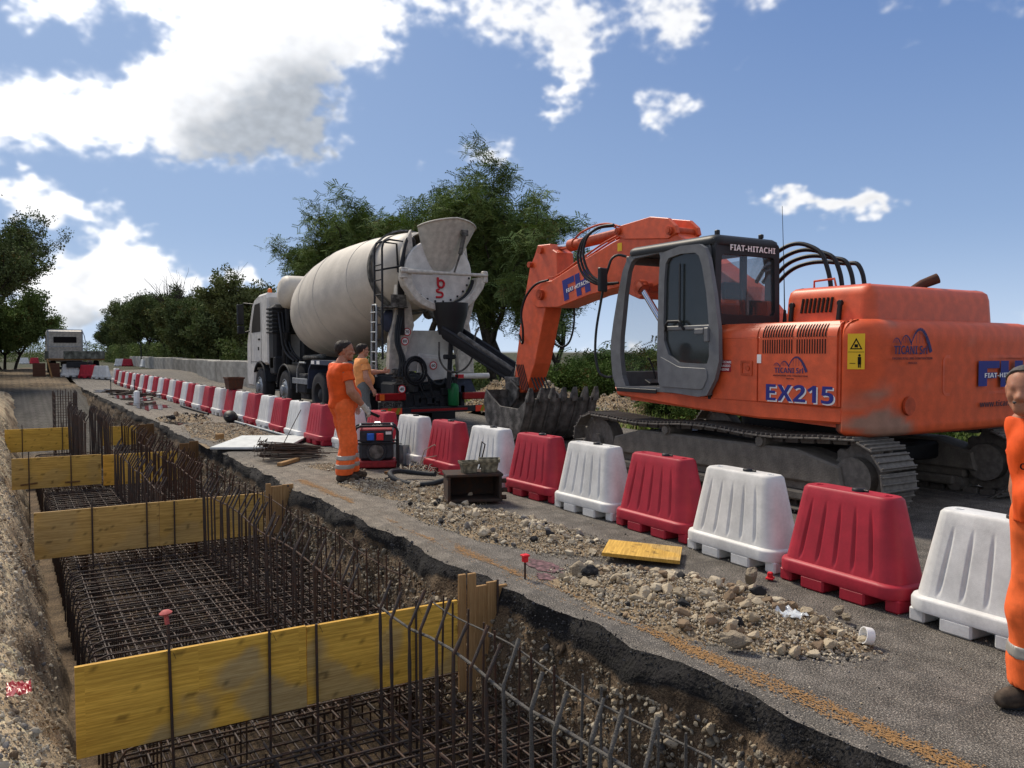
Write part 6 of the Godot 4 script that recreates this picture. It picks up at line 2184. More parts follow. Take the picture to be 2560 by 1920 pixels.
	for k in 9:
		var P := []
		var rr := 0.2 + rng.randf() * 0.12
		for i in 20: P.append(Vector3(7.12 + rr * 0.85 * cos(TAU * i / 20.0) + rng.randfn() * 0.004, 1.27 + rr * sin(TAU * i / 20.0), -15.44 + 0.012 * k))
		b.tube(P, 0.017, 6, false, true)
	b.tube([Vector3(7.2, 1.0, -15.36), Vector3(7.26, 0.85, -15.34), Vector3(7.34, 0.72, -15.36)], 0.017, 6)
	b.tube([Vector3(7.34, 1.3, -15.36), Vector3(7.42, 1.0, -15.34), Vector3(7.5, 0.74, -15.36)], 0.017, 6)
	obj(b, "coiled_hose", M.black_plastic, t, -O)
	hose([Vector3(7.35, 1.25, -15.42), Vector3(7.5, 1.05, -15.38), Vector3(7.68, 0.98, -15.36), Vector3(7.82, 1.1, -15.4)], 0.025, M.rubber, t, "hose", -O)
	# lamps, plate, underrun bar
	for s in [[6.32, 6.95, 0.74], [8.28, 8.92, 0.72]]:
		b = MB.new()
		b.box(Vector3((s[0] + s[1]) / 2, s[2], -15.5), Vector3(s[1] - s[0], 0.15, 0.1), 0.02)
		obj(b, "tail_lamp", M.lamp_red, t, -O)
	b = MB.new()
	b.box(Vector3(6.42, 0.74, -15.445), Vector3(0.1, 0.12, 0.01), 0.0)
	obj(b, "indicator", M.amber, t, -O)
	b = MB.new()
	b.box(Vector3(6.62, 0.58, -15.5), Vector3(0.52, 0.13, 0.02), 0.004)
	obj(b, "number_plate", M.concrete_grey, t, -O)
	words("DF 521GY", 0.07, M.slot, t, Vector3(6.62, 0.58, -15.488) - O, Basis.IDENTITY)
	b = MB.new()
	b.box(Vector3(7.68, 0.455, -15.45), Vector3(2.62, 0.13, 0.1), 0.015)
	for x in [6.9, 8.3]: b.box(Vector3(x, 0.7, -15.6), Vector3(0.1, 0.5, 0.1), 0.01)
	obj(b, "underrun_bar", M.chassis, t, -O)
	b = MB.new()
	b.box(Vector3(7.68, 0.455, -15.396), Vector3(1.3, 0.05, 0.006), 0.0)
	obj(b, "reflective_strip", M.lamp_red, t, -O)
	for s in [6.37, 8.53]:
		b = MB.new()
		b.box(Vector3(s + 0.23, 0.455, -15.398), Vector3(0.46, 0.13, 0.006), 0.0)
		obj(b, "chevron_plate", M.chevron_red, t, -O)
		b = MB.new()
		for k in 2:
			var x0: float = s + 0.1 + k * 0.2
			b.prism(v2s([x0, 0.39, x0 + 0.08, 0.39, x0 + 0.14, 0.52, x0 + 0.06, 0.52]), Vector3(0, 0, -15.394), SX, SY, Vector3(0, 0, 0.003), 0.0)
		obj(b, "chevron_stripe", M.chevron_gold, t, -O)
	b = MB.new()
	b.box(Vector3(7.6, 0.62, -15.75), Vector3(1.1, 0.42, 0.3), 0.04)
	for i in 14: b.box(Vector3(7.1 + rng.randf() * 0.9, 0.5 + rng.randf() * 0.45, -15.6), Vector3(0.06 + rng.randf() * 0.12, 0.05 + rng.randf() * 0.1, 0.1), 0.01)
	obj(b, "rear_crossmember", M.chassis, t, -O)
	for x in [6.65, 8.55]:
		b = MB.new()
		b.box(Vector3(x, 0.36, -16.95), Vector3(0.6, 0.5, 0.02), 0.004)
		obj(b, "mud_flap", M.black_plastic, t, -O)
	b = MB.new()
	b.cyl(Vector3(8.02, 1.14, -15.5), Vector3(8.9, 1.14, -15.5), 0.06, 0.06, 14)
	obj(b, "water_pipe", M.truck_white, t, -O)
	b = MB.new()
	b.box(Vector3(8.16, 1.14, -15.43), Vector3(0.2, 0.08, 0.01), 0.0)
	obj(b, "red_flag_label", M.sign_red, t, -O)
	b = MB.new()
	b.prism(v2s([8.1, 1.08, 8.5, 1.08, 8.62, 0.8, 8.1, 0.8]), Vector3(0, 0, -15.58), SX, SY, Vector3(0, 0, 0.03), 0.0)
	obj(b, "splash_panel", M.fender_blue, t, -O)
	var g := thing("gas_cylinder", "green gas cylinder standing on the mixer truck's rear bar", "gas cylinder", Vector3(8.02, 0.525, -15.44))
	b = MB.new()
	b.lathe(Vector3.ZERO, Basis.IDENTITY, [Vector2(0, 0), Vector2(0.1, 0.0), Vector2(0.115, 0.02), Vector2(0.115, 0.36), Vector2(0.1, 0.43), Vector2(0.05, 0.47), Vector2(0.0, 0.475)], 24)
	obj(b, "bottle", M.gas_green, g)
	b = MB.new()
	b.cyl(Vector3(0, 0.46, 0), Vector3(0, 0.53, 0), 0.022, 0.018, 10)
	obj(b, "valve", M.galv, g)
	b = MB.new()
	for k in 3:
		var P := []
		for i in 16: P.append(Vector3(-0.02 + 0.1 * cos(TAU * i / 16.0), 0.62 + 0.09 * sin(TAU * i / 16.0), 0.02 + k * 0.018))
		b.tube(P, 0.008, 5, false, true)
	obj(b, "gas_hose", M.black_plastic, g)

var LEAF_SPRAY: ArrayMesh
var LEAF_TUFT: ArrayMesh
func materials_plants() -> void:
	M.bark = mat(srgb(84, 76, 66), 0.95, 0.0, "stained", 2.0, false, "lumps_n", 1.0)
	M.leaf = tinted(mat(Color(1, 1, 1), 0.85))
	M.leaf.metallic_specular = 0.15
	M.leaf.backlight_enabled = true
	M.leaf.backlight = Color(0.24, 0.32, 0.09)
	M.leaf.cull_mode = BaseMaterial3D.CULL_DISABLED
	M.block = tinted(mat(Color(1, 1, 1), 0.92, 0.0, "stained", 0.8, false, "lumps_n", 0.5))
	rng.seed = 61
	# a feathered leaf: leaflets in pairs along a drooping stalk
	var b := MB.new()
	b.col = Color(1, 1, 1)
	for s in 3:
		var dir := Basis(Vector3.UP, s * 2.2 + 0.3) * Vector3(1, 0.25 - s * 0.2, 0)
		var sd := dir.cross(Vector3.UP).normalized()
		for i in 6:
			var t := 0.05 + i * 0.055
			var p := dir * t - Vector3.UP * t * t * 0.9
			for k in [-1.0, 1.0]:
				var o: Vector3 = p + sd * k * 0.012
				var tip: Vector3 = o + (sd * k * 0.085 + dir * 0.025 + Vector3(0, rng.randf_range(-0.035, 0.015), 0))
				var w: Vector3 = dir * 0.024
				b.quad(o, o.lerp(tip, 0.45) - w, tip, o.lerp(tip, 0.5) + w)
	LEAF_SPRAY = b.mesh()
	b = MB.new()
	for i in 14:
		var d := Vector3(rng.randfn(), rng.randfn() * 0.7 + 0.3, rng.randfn()).normalized()
		var o: Vector3 = d * rng.randf_range(0.03, 0.16)
		var sd := d.cross(Vector3(rng.randfn(), rng.randfn(), rng.randfn())).normalized()
		b.quad(o, o + d * 0.05 + sd * 0.035, o + d * 0.11, o + d * 0.05 - sd * 0.035)
	LEAF_TUFT = b.mesh()

func grow(b: MB, leaves: Array, p: Vector3, dir: Vector3, length: float, r: float, depth: int, spread: float, leafy: float) -> void:
	var n := 4
	var P := [p]
	var R := [r]
	var d := dir
	for i in n:
		d = (d + Vector3(rng.randfn(), rng.randfn() * 0.5 + 0.12, rng.randfn()) * 0.16).normalized()
		p += d * length / n
		P.append(p)
		R.append(r * (1.0 - 0.45 * (i + 1) / n))
		if depth >= 2 and leafy > 0.0:
			var want: float = leafy * (1.0 if depth == 2 else 2.2)
			var k := int(want) + (1 if rng.randf() < fmod(want, 1.0) else 0)
			for q in k: leaves.append(p + Vector3(rng.randfn(), rng.randfn() * 0.7, rng.randfn()) * 0.2)
	b.tube(P, R, 6 if depth == 0 else (5 if depth == 1 else 4), false)
	if depth >= 3: return
	var kids := 4 if depth == 0 else (5 if depth == 1 else 4)
	for i in kids:
		var t := rng.randf_range(0.55 if depth == 0 else 0.3, 1.0) if i > 0 else 1.0
		var at: Vector3 = P[int(t * n)]
		var a := rng.randf() * TAU
		var out := Vector3(cos(a), rng.randf_range(0.0, 0.7), sin(a)).normalized()
		var nd := (d * (1.0 - spread) + out * spread + Vector3.UP * 0.12).normalized()
		grow(b, leaves, at, nd, length * rng.randf_range(0.55, 0.82), R[int(t * n)] * 0.72, depth + 1, spread, leafy)

func tree(called: String, label: String, at: Vector3, h: float, stems: int, spread: float, leafy: float, tint: Color, size: float, seed_: int, group: String, tuft := false) -> void:
	rng.seed = seed_
	var t := thing(called, label, "tree" if h > 3.0 else "bush", at, 0.0, group)
	var b := MB.new()
	var leaves := []
	for s in stems:
		var a := TAU * s / stems + rng.randf()
		var lean := Vector3(cos(a), 0, sin(a)) * (0.26 if stems > 1 else 0.05)
		grow(b, leaves, Vector3(cos(a), -0.05, sin(a)) * (0.12 * stems if stems > 1 else 0.02), (Vector3.UP + lean).normalized(), h * 0.4 * rng.randf_range(0.85, 1.1), h * 0.017 + 0.015, 0, spread, leafy)
	# grown freely, then brought to its height
	var most := 0.1
	for p in b.V: most = maxf(most, p.y)
	var fit: float = h / most
	obj(b, "trunk", M.bark, t, Vector3.ZERO, Basis.from_scale(Vector3.ONE * fit))
	for i in leaves.size(): leaves[i] *= fit
	if leaves.is_empty(): return
	var mm := MultiMesh.new()
	mm.transform_format = MultiMesh.TRANSFORM_3D
	mm.use_colors = true
	mm.mesh = LEAF_TUFT if tuft else LEAF_SPRAY
	mm.instance_count = leaves.size()
	for i in leaves.size():
		var s := size * rng.randf_range(0.7, 1.3)
		mm.set_instance_transform(i, Transform3D(Basis.from_euler(Vector3(rng.randfn() * 0.5, rng.randf() * TAU, rng.randfn() * 0.5)).scaled_local(Vector3.ONE * s), leaves[i]))
		mm.set_instance_color(i, tint * rng.randf_range(0.6, 1.35) if rng.randf() > 0.06 else Color(0.11, 0.09, 0.03))
	var o := MultiMeshInstance3D.new()
	o.multimesh = mm
	o.material_override = M.leaf
	put(o, "crown", t)
	o.set_meta("kind", "stuff")

func flatbed_truck() -> void:
	var O := Vector3(3.35, 0.34, -53.5)
	var t := thing("flatbed_truck", "small pale flatbed truck parked beyond the end of the trench", "truck", O)
	var b := MB.new()
	b.prism(v2s([-2.9, 0.6, -1.1, 0.6, -1.1, 2.0, -1.35, 2.08, -2.3, 2.02, -2.8, 1.4, -2.95, 1.1]), Vector3(-1.0, 0, 0), SZ, SY, Vector3(1.5, 0, 0), 0.05)
	obj(b, "cab", M.truck_spattered, t)
	b = MB.new()
	b.box(Vector3(-0.25, 1.62, -1.085), Vector3(0.95, 0.28, 0.02), 0.004)
	obj(b, "rear_window", M.slot, t)
	b = MB.new()
	b.prism(v2s([-2.6, 1.4, -2.2, 1.85, -1.5, 1.85, -1.5, 1.4]), Vector3(-1.012, 0, 0), SZ, SY, Vector3(0.01, 0, 0), 0.0)
	obj(b, "side_window", M.slot, t)
	b = MB.new()
	for x in [-0.95, 0.45]: b.box(Vector3(x, 1.6, -0.95), Vector3(0.05, 1.0, 0.05), 0.005)
	for y in [2.08, 1.98, 1.3]: b.box(Vector3(-0.25, y, -0.95), Vector3(1.45, 0.035, 0.05), 0.005)
	b.tube([Vector3(0.45, 2.08, -0.95), Vector3(0.52, 1.8, -0.6), Vector3(0.6, 1.1, -0.3)], 0.02, 6)
	obj(b, "headboard_rack", M.galv, t)
	b = MB.new()
	b.box(Vector3(0, 0.72, 0.6), Vector3(2.2, 0.08, 3.2), 0.01)
	obj(b, "bed_floor", M.plank_dark, t)
	for q in [[Vector3(0.3, 0.92, 2.2), Vector3(1.6, 0.34, 0.04)], [Vector3(-1.08, 0.92, 0.6), Vector3(0.04, 0.34, 3.2)], [Vector3(1.08, 0.92, 0.6), Vector3(0.04, 0.34, 3.2)]]:
		b = MB.new()
		b.box(q[0], q[1], 0.01)
		obj(b, "drop_side", M.galv_dull, t)
	b = MB.new()
	b.box(Vector3(0, 0.5, 0.0), Vector3(0.8, 0.25, 4.6), 0.02)
	b.box(Vector3(0, 0.35, 1.9), Vector3(1.7, 0.12, 0.1), 0.01)
	obj(b, "chassis", M.chassis, t)
	for z in [-2.1, 1.1]:
		for x in [-0.85, 0.85]: make_wheel(t, Vector3(x, 0.33, z), 0.33, 0.22, false, Vector3.ZERO)
	t.scale = Vector3.ONE * 1.25
	# boards and a timber leaning by it
	for q in [[Vector3(1.55, 0.06, -50.3), 0.62, "rust brown board propped upright before the flatbed truck, next to the leaning timber", 0.3], [Vector3(2.28, 0.06, -50.6), 0.5, "rust brown board propped upright under the flatbed truck's drop side", 0.1]]:
		b = MB.new()
		b.box(Vector3(0, 0.5, 0), Vector3(q[1], 1.0, 0.03), 0.004)
		tag(obj(b, "propped_board", M.brown_board, null, q[0], Basis(Vector3(0, 1, 0), q[3])), q[2], "board")
	b = MB.new()
	b.box(Vector3(0, 0.62, 0), Vector3(0.07, 1.3, 0.07), 0.005)
	tag(obj(b, "leaning_timber", M.plank, null, Vector3(2.15, 0.05, -49.4), Basis(Vector3(0, 0, 1), 0.2)), "pale square timber leaning between the brown boards", "timber")

func build_background() -> void:
	materials_plants()
	M.galv_dull = mat(srgb(128, 132, 122), 0.7, 0.1, "stained", 1.0)
	M.brown_board = mat(srgb(92, 62, 50), 0.8, 0.0, "wood", 1.0)
	var g1 := Color(0.135, 0.18, 0.06)
	var g2 := Color(0.115, 0.14, 0.058)
	var g3 := Color(0.15, 0.165, 0.065)
	# feathery trees behind the machines
	for q in [[Vector3(15.0, 0, -24.6), 8.9, 1, 74, "tallest feathery tree rising behind the chute and boom"], [Vector3(15.4, 0, -22.6), 5.2, 1, 46, "feathery tree behind the excavator's stick, lower than the tallest one"], [Vector3(15.1, 0, -25.8), 7.2, 1, 64, "dense feathery tree between the hopper and the tallest tree"], [Vector3(13.3, 0, -28.2), 7.7, 1, 62, "airy tree directly behind the mixer's hopper"], [Vector3(12.1, 0, -30.0), 7.7, 1, 62, "airy tree behind the top of the mixer drum"], [Vector3(11.2, 0, -31.8), 7.3, 1, 58, "thin spreading tree above the middle of the mixer drum"], [Vector3(10.6, 0, -33.8), 6.2, 1, 50, "thin low tree behind the mixer's water tank"]]:
		tree("feathery_tree", q[4], q[0], q[1] * 1.0, q[2], 0.62, q[3] * 0.09, g1, 0.8, int(q[1] * 100) + int(q[0].x * 10), "trees behind the machines")
	# trees in line behind the block wall
	var k := 0
	for q in [[620, 50, 6.6, 2, 0.6, "slim pale tree showing past the mixer's cab"], [575, 56, 5.2, 3, 1.1, "round dark tree behind the block wall near the cab mirror"], [535, 60, 5.8, 3, 1.1, "broad dark tree behind the middle of the block wall"], [485, 66, 6.4, 3, 1.1, "broad olive tree behind the block wall, beside the bare one"], [430, 74, 7.4, 2, 1.1, "tall dark tree behind the block wall's far half"], [375, 84, 7.4, 3, 1.1, "dense dark tree behind the far end of the block wall"], [320, 98, 8.0, 3, 1.1, "rounded dark tree just past the far end of the wall"], [282, 112, 7.4, 3, 1.0, "last dark tree of the row before the open road"]]:
		var a: float = atan((q[0] - 1280.0) / FPX) + deg_to_rad(YAW)
		var dd: float = q[1] / cos(atan((q[0] - 1280.0) / FPX))
		tree("wall_tree", q[5], Vector3(sin(a) * dd, -0.05, -cos(a) * dd), q[2], q[3], 0.58, 3.4 * q[4], g2 if k % 3 else g3 * 0.9, 1.3, 700 + k, "trees behind the block wall", true)
		k += 1
	tree("bare_tree", "bare twiggy tree standing above the row behind the wall", Vector3(13.5, 0, -76.0), 9.6, 3, 0.3, 0.0, g2, 1.0, 741, "")
	# trees overhanging the far end of the trench
	tree("bank_tree", "big dark tree overhanging the far end of the trench bank", Vector3(-1.6, 0.3, -47.0), 11.5, 2, 0.5, 2.8, g2, 1.15, 801, "trees on the bank", true)
	tree("bank_tree", "dark tree with drooping edge beside the flatbed truck", Vector3(-1.0, 0.3, -58.0), 9.6, 2, 0.55, 2.6, g2, 1.15, 802, "trees on the bank", true)
	tree("bank_tree", "small leafy tree at the foot of the bank trees", Vector3(0.2, 0.3, -64.0), 5.2, 3, 0.6, 6.0, g1, 1.2, 803, "trees on the bank", true)
	# shrubs on the verge beyond the excavator
	k = 0
	for q in [[13.4, -17.6, 1.25, "feathery shrub behind the bucket's teeth"], [14.8, -16.8, 1.55, "tall loose shrub seen through the cab doorway"], [14.4, -14.2, 1.2, "loose shrub between the bucket and the cab step"], [12.6, -12.6, 1.15, "low green shrub under the cab step"], [12.0, -11.0, 0.9, "low green shrub behind the track's front end"], [13.4, -11.6, 1.1, "rounded green shrub behind the excavator's deck"], [12.4, -9.6, 0.8, "small green shrub behind the turntable"], [15.0, -19.2, 1.7, "tall loose shrub behind the stick's lower end"], [13.0, -8.4, 0.7, "low weedy shrub seen between the two tracks"], [15.5, -13.0, 1.2, "pale shrub far behind the excavator's house"]]:
		tree("verge_shrub", q[3], Vector3(q[0], 0.0, q[1]), q[2], 4, 0.6, 1.1 if q[2] > 1.5 else 1.5, Color(0.075, 0.115, 0.03) if q[2] < 1.5 else g1, 0.8 if q[2] > 1.5 else 0.55, 900 + k, "shrubs on the verge", k % 2 == 0)
		k += 1
	# undergrowth and weeds that no one could count
	rng.seed = 66
	var mm := MultiMesh.new()
	mm.transform_format = MultiMesh.TRANSFORM_3D
	mm.use_colors = true
	mm.mesh = LEAF_TUFT
	var T3 := []
	for i in 7000:
		var z: float = -4.0 - rng.randf() * 34.0
		var x: float = 12.6 + rng.randf() * 9.0
		var y: float = rng.randf() * lerpf(0.25, 1.0, smoothstep(12.5, 17.0, x))
		T3.append(Vector3(x, y, z))
	for i in 9000:
		var z: float = -38.0 - rng.randf() * 90.0
		T3.append(Vector3(11.6 + rng.randf() * 5.0, rng.randf() * 2.4, z))
	for i in 2200:
		T3.append(Vector3(-5.0 + rng.randf() * 4.4, 0.3 + rng.randf() * 2.6, -42.0 - rng.randf() * 30.0))
	for i in 2600:
		T3.append(Vector3(-20.0 + rng.randf() * 40.0, rng.randf() * 3.0, -128.0 - rng.randf() * 12.0))
	mm.instance_count = T3.size()
	for i in T3.size():
		var s := rng.randf_range(0.7, 1.4) * (1.0 if T3[i].z > -40.0 else 1.5)
		mm.set_instance_transform(i, Transform3D(Basis.from_euler(Vector3(rng.randf() * TAU, rng.randf() * TAU, 0)).scaled_local(Vector3.ONE * s), T3[i]))
		mm.set_instance_color(i, g1.lerp(g3, rng.randf()) * rng.randf_range(0.7, 1.3))
	var o := MultiMeshInstance3D.new()
	o.multimesh = mm
	o.material_override = M.leaf
	put(o, "undergrowth")
	o.set_meta("kind", "stuff")
	o.set_meta("label", "tangled undergrowth filling the verge under the trees")
	o.set_meta("category", "undergrowth")
	# grass
	var gb := MB.new()
	for i in 7:
		var a := rng.randf() * TAU
		var d := Vector3(cos(a), 0, sin(a))
		var w := d.cross(Vector3.UP) * 0.008
		var tip := d * rng.randf_range(0.05, 0.14) + Vector3(0, rng.randf_range(0.12, 0.26), 0)
		gb.tri(d * 0.02 - w, d * 0.02 + w, tip, Vector3.UP, Vector3.UP, Vector3.UP)
	mm = MultiMesh.new()
	mm.transform_format = MultiMesh.TRANSFORM_3D
	mm.use_colors = true
	mm.mesh = gb.mesh()
	mm.instance_count = 9000
	for i in 9000:
		var z: float = 2.0 - pow(rng.randf(), 1.2) * 30.0
		var x: float = 10.9 + pow(rng.randf(), 1.3) * 6.0
		mm.set_instance_transform(i, Transform3D(Basis(Vector3.UP, rng.randf() * TAU).scaled_local(Vector3.ONE * rng.randf_range(0.7, 1.8)), Vector3(x, 0.03, z)))
		mm.set_instance_color(i, Color(0.085, 0.12, 0.03) * rng.randf_range(0.7, 1.5))
	o = MultiMeshInstance3D.new()
	o.multimesh = mm
	o.material_override = M.leaf
	put(o, "verge_grass")
	o.set_meta("kind", "stuff")
	o.set_meta("label", "rough green grass along the verge beyond the excavator")
	o.set_meta("category", "grass")
	# gravel spread and heap past the trucks
	heap("gravel_heap", "long tan gravel heap beyond the mixer's rear and the bucket", Vector3(11.7, 0.04, -18.6), 1.6, 4.6, 1.05, -0.1, 5200, 80, 0.05, 0.11, 0.0, 41)
	heap("gravel_heap", "low tan gravel spread beyond the excavator's front", Vector3(12.3, 0.04, -15.0), 1.3, 2.8, 0.75, -0.2, 3000, 40, 0.04, 0.09, 0.0, 42)
	# block wall
	rng.seed = 71
	var w := thing("block_wall", "long wall of upright grey concrete blocks along the road's far side", "wall", Vector3(9.3, 0.05, -34.0))
	var z := 0.0
	var a0 := Vector3(9.3, 0, -34.0)
	var a1 := Vector3(11.2, 0, -90.0)
	var L := a0.distance_to(a1)
	var bx := MB.new()
	bx.box(Vector3(0, 0.5, 0), Vector3(0.6, 1.0, 1.0), 0.03)
	var bm := bx.mesh()
	var mats := []
	for i in 6:
		var m: StandardMaterial3D = mat((Color(0.45, 0.435, 0.39) * lerpf(0.75, 1.12, i / 5.0)).linear_to_srgb(), 0.92, 0.0, "dusty", 0.6, false, "lumps_n", 0.3)
		mats.append(m)
	while z < L:
		var bw: float = [1.0, 2.0, 2.0, 3.0][rng.randi() % 4]
		var p: Vector3 = a0.lerp(a1, (z + bw / 2) / L) - a0
		obj(bm, "block", mats[rng.randi() % 6], w, p + Vector3(rng.randf_range(-0.04, 0.04), 0, 0), Basis(Vector3.UP, 0.034 + rng.randf_range(-0.015, 0.015)).scaled_local(Vector3(1, rng.randf_range(1.14, 1.22), bw - 0.015)))
		z += bw
	var pl := MB.new()
	pl.cyl(Vector3(10.5, 0, -81.0), Vector3(10.5, 2.4, -81.0), 0.05, 0.05, 8)
	tag(obj(pl, "thin_post", M.chassis), "thin dark post at the far end of the block wall", "post")
	flatbed_truck()

func wire_path(c: Vector3, r: float, turns: float, n: int, wob: float, yw: float) -> Array:
	var P := []
	for i in n:
		var a := TAU * turns * i / n
		var rr := r * (1.0 + rng.randfn() * wob)
		P.append(c + Vector3(cos(a) * rr, 0.012 + abs(rng.randfn()) * yw, sin(a) * rr * 0.8))
	return P

func build_props() -> void:
	M.gen_red = mat(srgb(150, 34, 40), 0.5, 0.0, "dusty", 3.0)
	M.gen_dark = mat(srgb(54, 58, 64), 0.6, 0.0, "dusty", 3.0)
	M.socket_blue = mat(srgb(34, 96, 190), 0.45)
	M.socket_red = mat(srgb(206, 50, 56), 0.45)
	M.cable = mat(srgb(150, 142, 126), 0.7)
	M.tub = mat(srgb(150, 142, 118), 0.75, 0.0, "stained", 4.0)
	M.panel_white = mat(srgb(208, 211, 208), 0.5, 0.0, "soft", 1.5)
	M.clear_film = mat(srgb(225, 232, 238), 0.1)
	M.clear_film.transparency = BaseMaterial3D.TRANSPARENCY_ALPHA
	M.clear_film.albedo_color.a = 0.55
	M.bottle = mat(srgb(120, 190, 160), 0.1)
	M.bottle.transparency = BaseMaterial3D.TRANSPARENCY_ALPHA
	M.bottle.albedo_color.a = 0.5
	rng.seed = 500
	# generator
	var g := thing("generator", "portable generator with a red base, blue and red sockets and tube frame", "generator", Vector3(4.5, 0.01, -11.05), -0.38)
	var b := MB.new()
	b.box(Vector3(0, 0.06, 0), Vector3(0.56, 0.1, 0.4), 0.015)
	obj(b, "base_tray", M.gen_red, g)
	b = MB.new()
	b.box(Vector3(0, 0.25, -0.02), Vector3(0.48, 0.28, 0.34), 0.04)
	b.cyl(Vector3(0.0, 0.24, 0.14), Vector3(0.0, 0.24, 0.18), 0.15, 0.14, 24)
	obj(b, "engine", M.gen_dark, g)
	b = MB.new()
	b.cyl(Vector3(0.0, 0.24, 0.17), Vector3(0.0, 0.24, 0.205), 0.105, 0.095, 24)
	for i in 10:
		var a := TAU * i / 10.0
		b.box(Vector3(cos(a) * 0.06, 0.24 + sin(a) * 0.06, 0.206), Vector3(0.05, 0.008, 0.006), 0.0, Basis(Vector3(0, 0, 1), a))
	obj(b, "starter_disc", M.concrete_grey, g)
	b = MB.new()
	b.box(Vector3(0, 0.455, 0.1), Vector3(0.46, 0.16, 0.14), 0.01)
	obj(b, "control_panel", M.gen_dark, g)
	b = MB.new()
	b.box(Vector3(0, 0.53, -0.02), Vector3(0.46, 0.05, 0.36), 0.015)
	obj(b, "fuel_tank", M.gen_red, g)
	for q in [[-0.08, M.socket_blue, "blue_socket"], [0.05, M.socket_red, "red_socket"]]:
		b = MB.new()
		b.cyl(Vector3(q[0], 0.45, 0.17), Vector3(q[0], 0.45, 0.215), 0.048, 0.044, 16)
		b.box(Vector3(q[0], 0.45, 0.19), Vector3(0.1, 0.1, 0.02), 0.006)
		obj(b, q[2], q[1], g)
	b = MB.new()
	b.box(Vector3(0.17, 0.5, 0.172), Vector3(0.08, 0.04, 0.003), 0.0)
	obj(b, "rating_plate", M.white_paint, g)
	for z in [-0.2, 0.2]:
		b = MB.new()
		b.tube([Vector3(-0.3, 0.02, z), Vector3(-0.3, 0.52, z), Vector3(-0.27, 0.58, z), Vector3(-0.22, 0.6, z), Vector3(0.22, 0.6, z), Vector3(0.27, 0.58, z), Vector3(0.3, 0.52, z), Vector3(0.3, 0.02, z)], 0.017, 8)
		b.cyl(Vector3(-0.3, 0.36, z), Vector3(0.3, 0.36, z), 0.014, 0.014, 8)
		obj(b, "frame_tube", M.gen_dark if z < 0 else M.black_metal, g)
	b = MB.new()
	for x in [-0.22, 0.22]: b.cyl(Vector3(x, 0.6, -0.2), Vector3(x, 0.6, 0.2), 0.014, 0.014, 8)
	obj(b, "cross_tube", M.galv, g)
	# sheet steel boxes
	for q in [[Vector3(5.02, 0.005, -12.0), 0.36, 0.42, 0.5, "grey sheet steel box with a peaked lid behind the generator"], [Vector3(5.0, 0.005, -11.15), 0.26, 0.3, 0.15, "small open galvanised box beside the generator"], [Vector3(4.83, 0.005, -11.6), 0.2, 0.32, 0.3, "narrow grey steel case between the generator and the steel boxes"]]:
		var t := thing("steel_box", q[4], "box", q[0], q[3])
		b = MB.new()
		var w: float = q[1] / 2
		for k in 4:
			var r := Basis(Vector3.UP, PI / 2 * k)
			b.box(r * Vector3(0, q[2] / 2, w - 0.006), Vector3(q[1], q[2], 0.012), 0.002, r)
		b.box(Vector3(0, 0.01, 0), Vector3(q[1], 0.012, q[1]), 0.0)
		obj(b, "case", M.galv, t)
		if q[1] > 0.3:
			b = MB.new()
			b.prism(v2s([-w - 0.01, q[2], w + 0.01, q[2], 0, q[2] + 0.14]), Vector3(0, 0, -w), SX, SY, Vector3(0, 0, q[1]), 0.003)
			obj(b, "lid", M.galv, t)
	# cables and hoses
	b = MB.new()
	for k in 5: b.tube(wire_path(Vector3(4.72 + k * 0.07, 0.0, -10.3 + k * 0.04), 0.17 + 0.02 * k, 1.0, 22, 0.06, 0.05), 0.0075, 6, false, true)
	b.tube([Vector3(4.85, 0.02, -10.4), Vector3(4.9, 0.3, -10.3), Vector3(5.0, 0.38, -10.2), Vector3(5.12, 0.28, -10.15), Vector3(5.14, 0.05, -10.1)], 0.0075, 6)
	b.tube([Vector3(4.8, 0.02, -10.35), Vector3(4.88, 0.2, -10.25), Vector3(5.0, 0.24, -10.1), Vector3(5.1, 0.03, -9.95)], 0.0075, 6)
	tag(obj(b, "cable_coil", M.cable), "tangled beige cable lying by the red barriers near the generator", "cable")
	b = MB.new()
	var P := []
	for i in 26:
		var a := 0.5 + TAU * 0.84 * i / 25.0
		P.append(Vector3(4.4 + cos(a) * 0.36, 0.1 + 0.03 * sin(a * 2.0), -9.35 + sin(a) * 0.5))
	var rad := []
	for i in P.size(): rad.append(0.034 if i % 2 else 0.031)
	b.tube(P, rad, 10)
	tag(obj(b, "thick_hose", M.rubber), "thick grey hose curled over the rubble before the rusty beam piece", "hose")
	b = MB.new()
	b.tube([Vector3(4.45, 0.03, -9.0), Vector3(4.6, 0.05, -9.2), Vector3(4.75, 0.12, -9.0), Vector3(4.7, 0.06, -8.6), Vector3(4.6, 0.35, -8.2), Vector3(4.55, 0.62, -8.0), Vector3(4.48, 0.66, -7.95), Vector3(4.42, 0.5, -7.9)], 0.008, 6)
	b.tube([Vector3(3.9, 0.02, -9.95), Vector3(4.05, 0.03, -9.8), Vector3(4.2, 0.03, -9.9)], 0.01, 6)
	tag(obj(b, "black_wire", M.black_plastic), "black wire rising from the rubble into the beige tubs", "wire")
	# rusty steel frame with two tubs on it
	var sf := thing("beam_offcut", "rusty open steel beam piece standing on the rubble under two tubs", "steel beam", Vector3(4.36, 0.03, -7.95), -0.35)
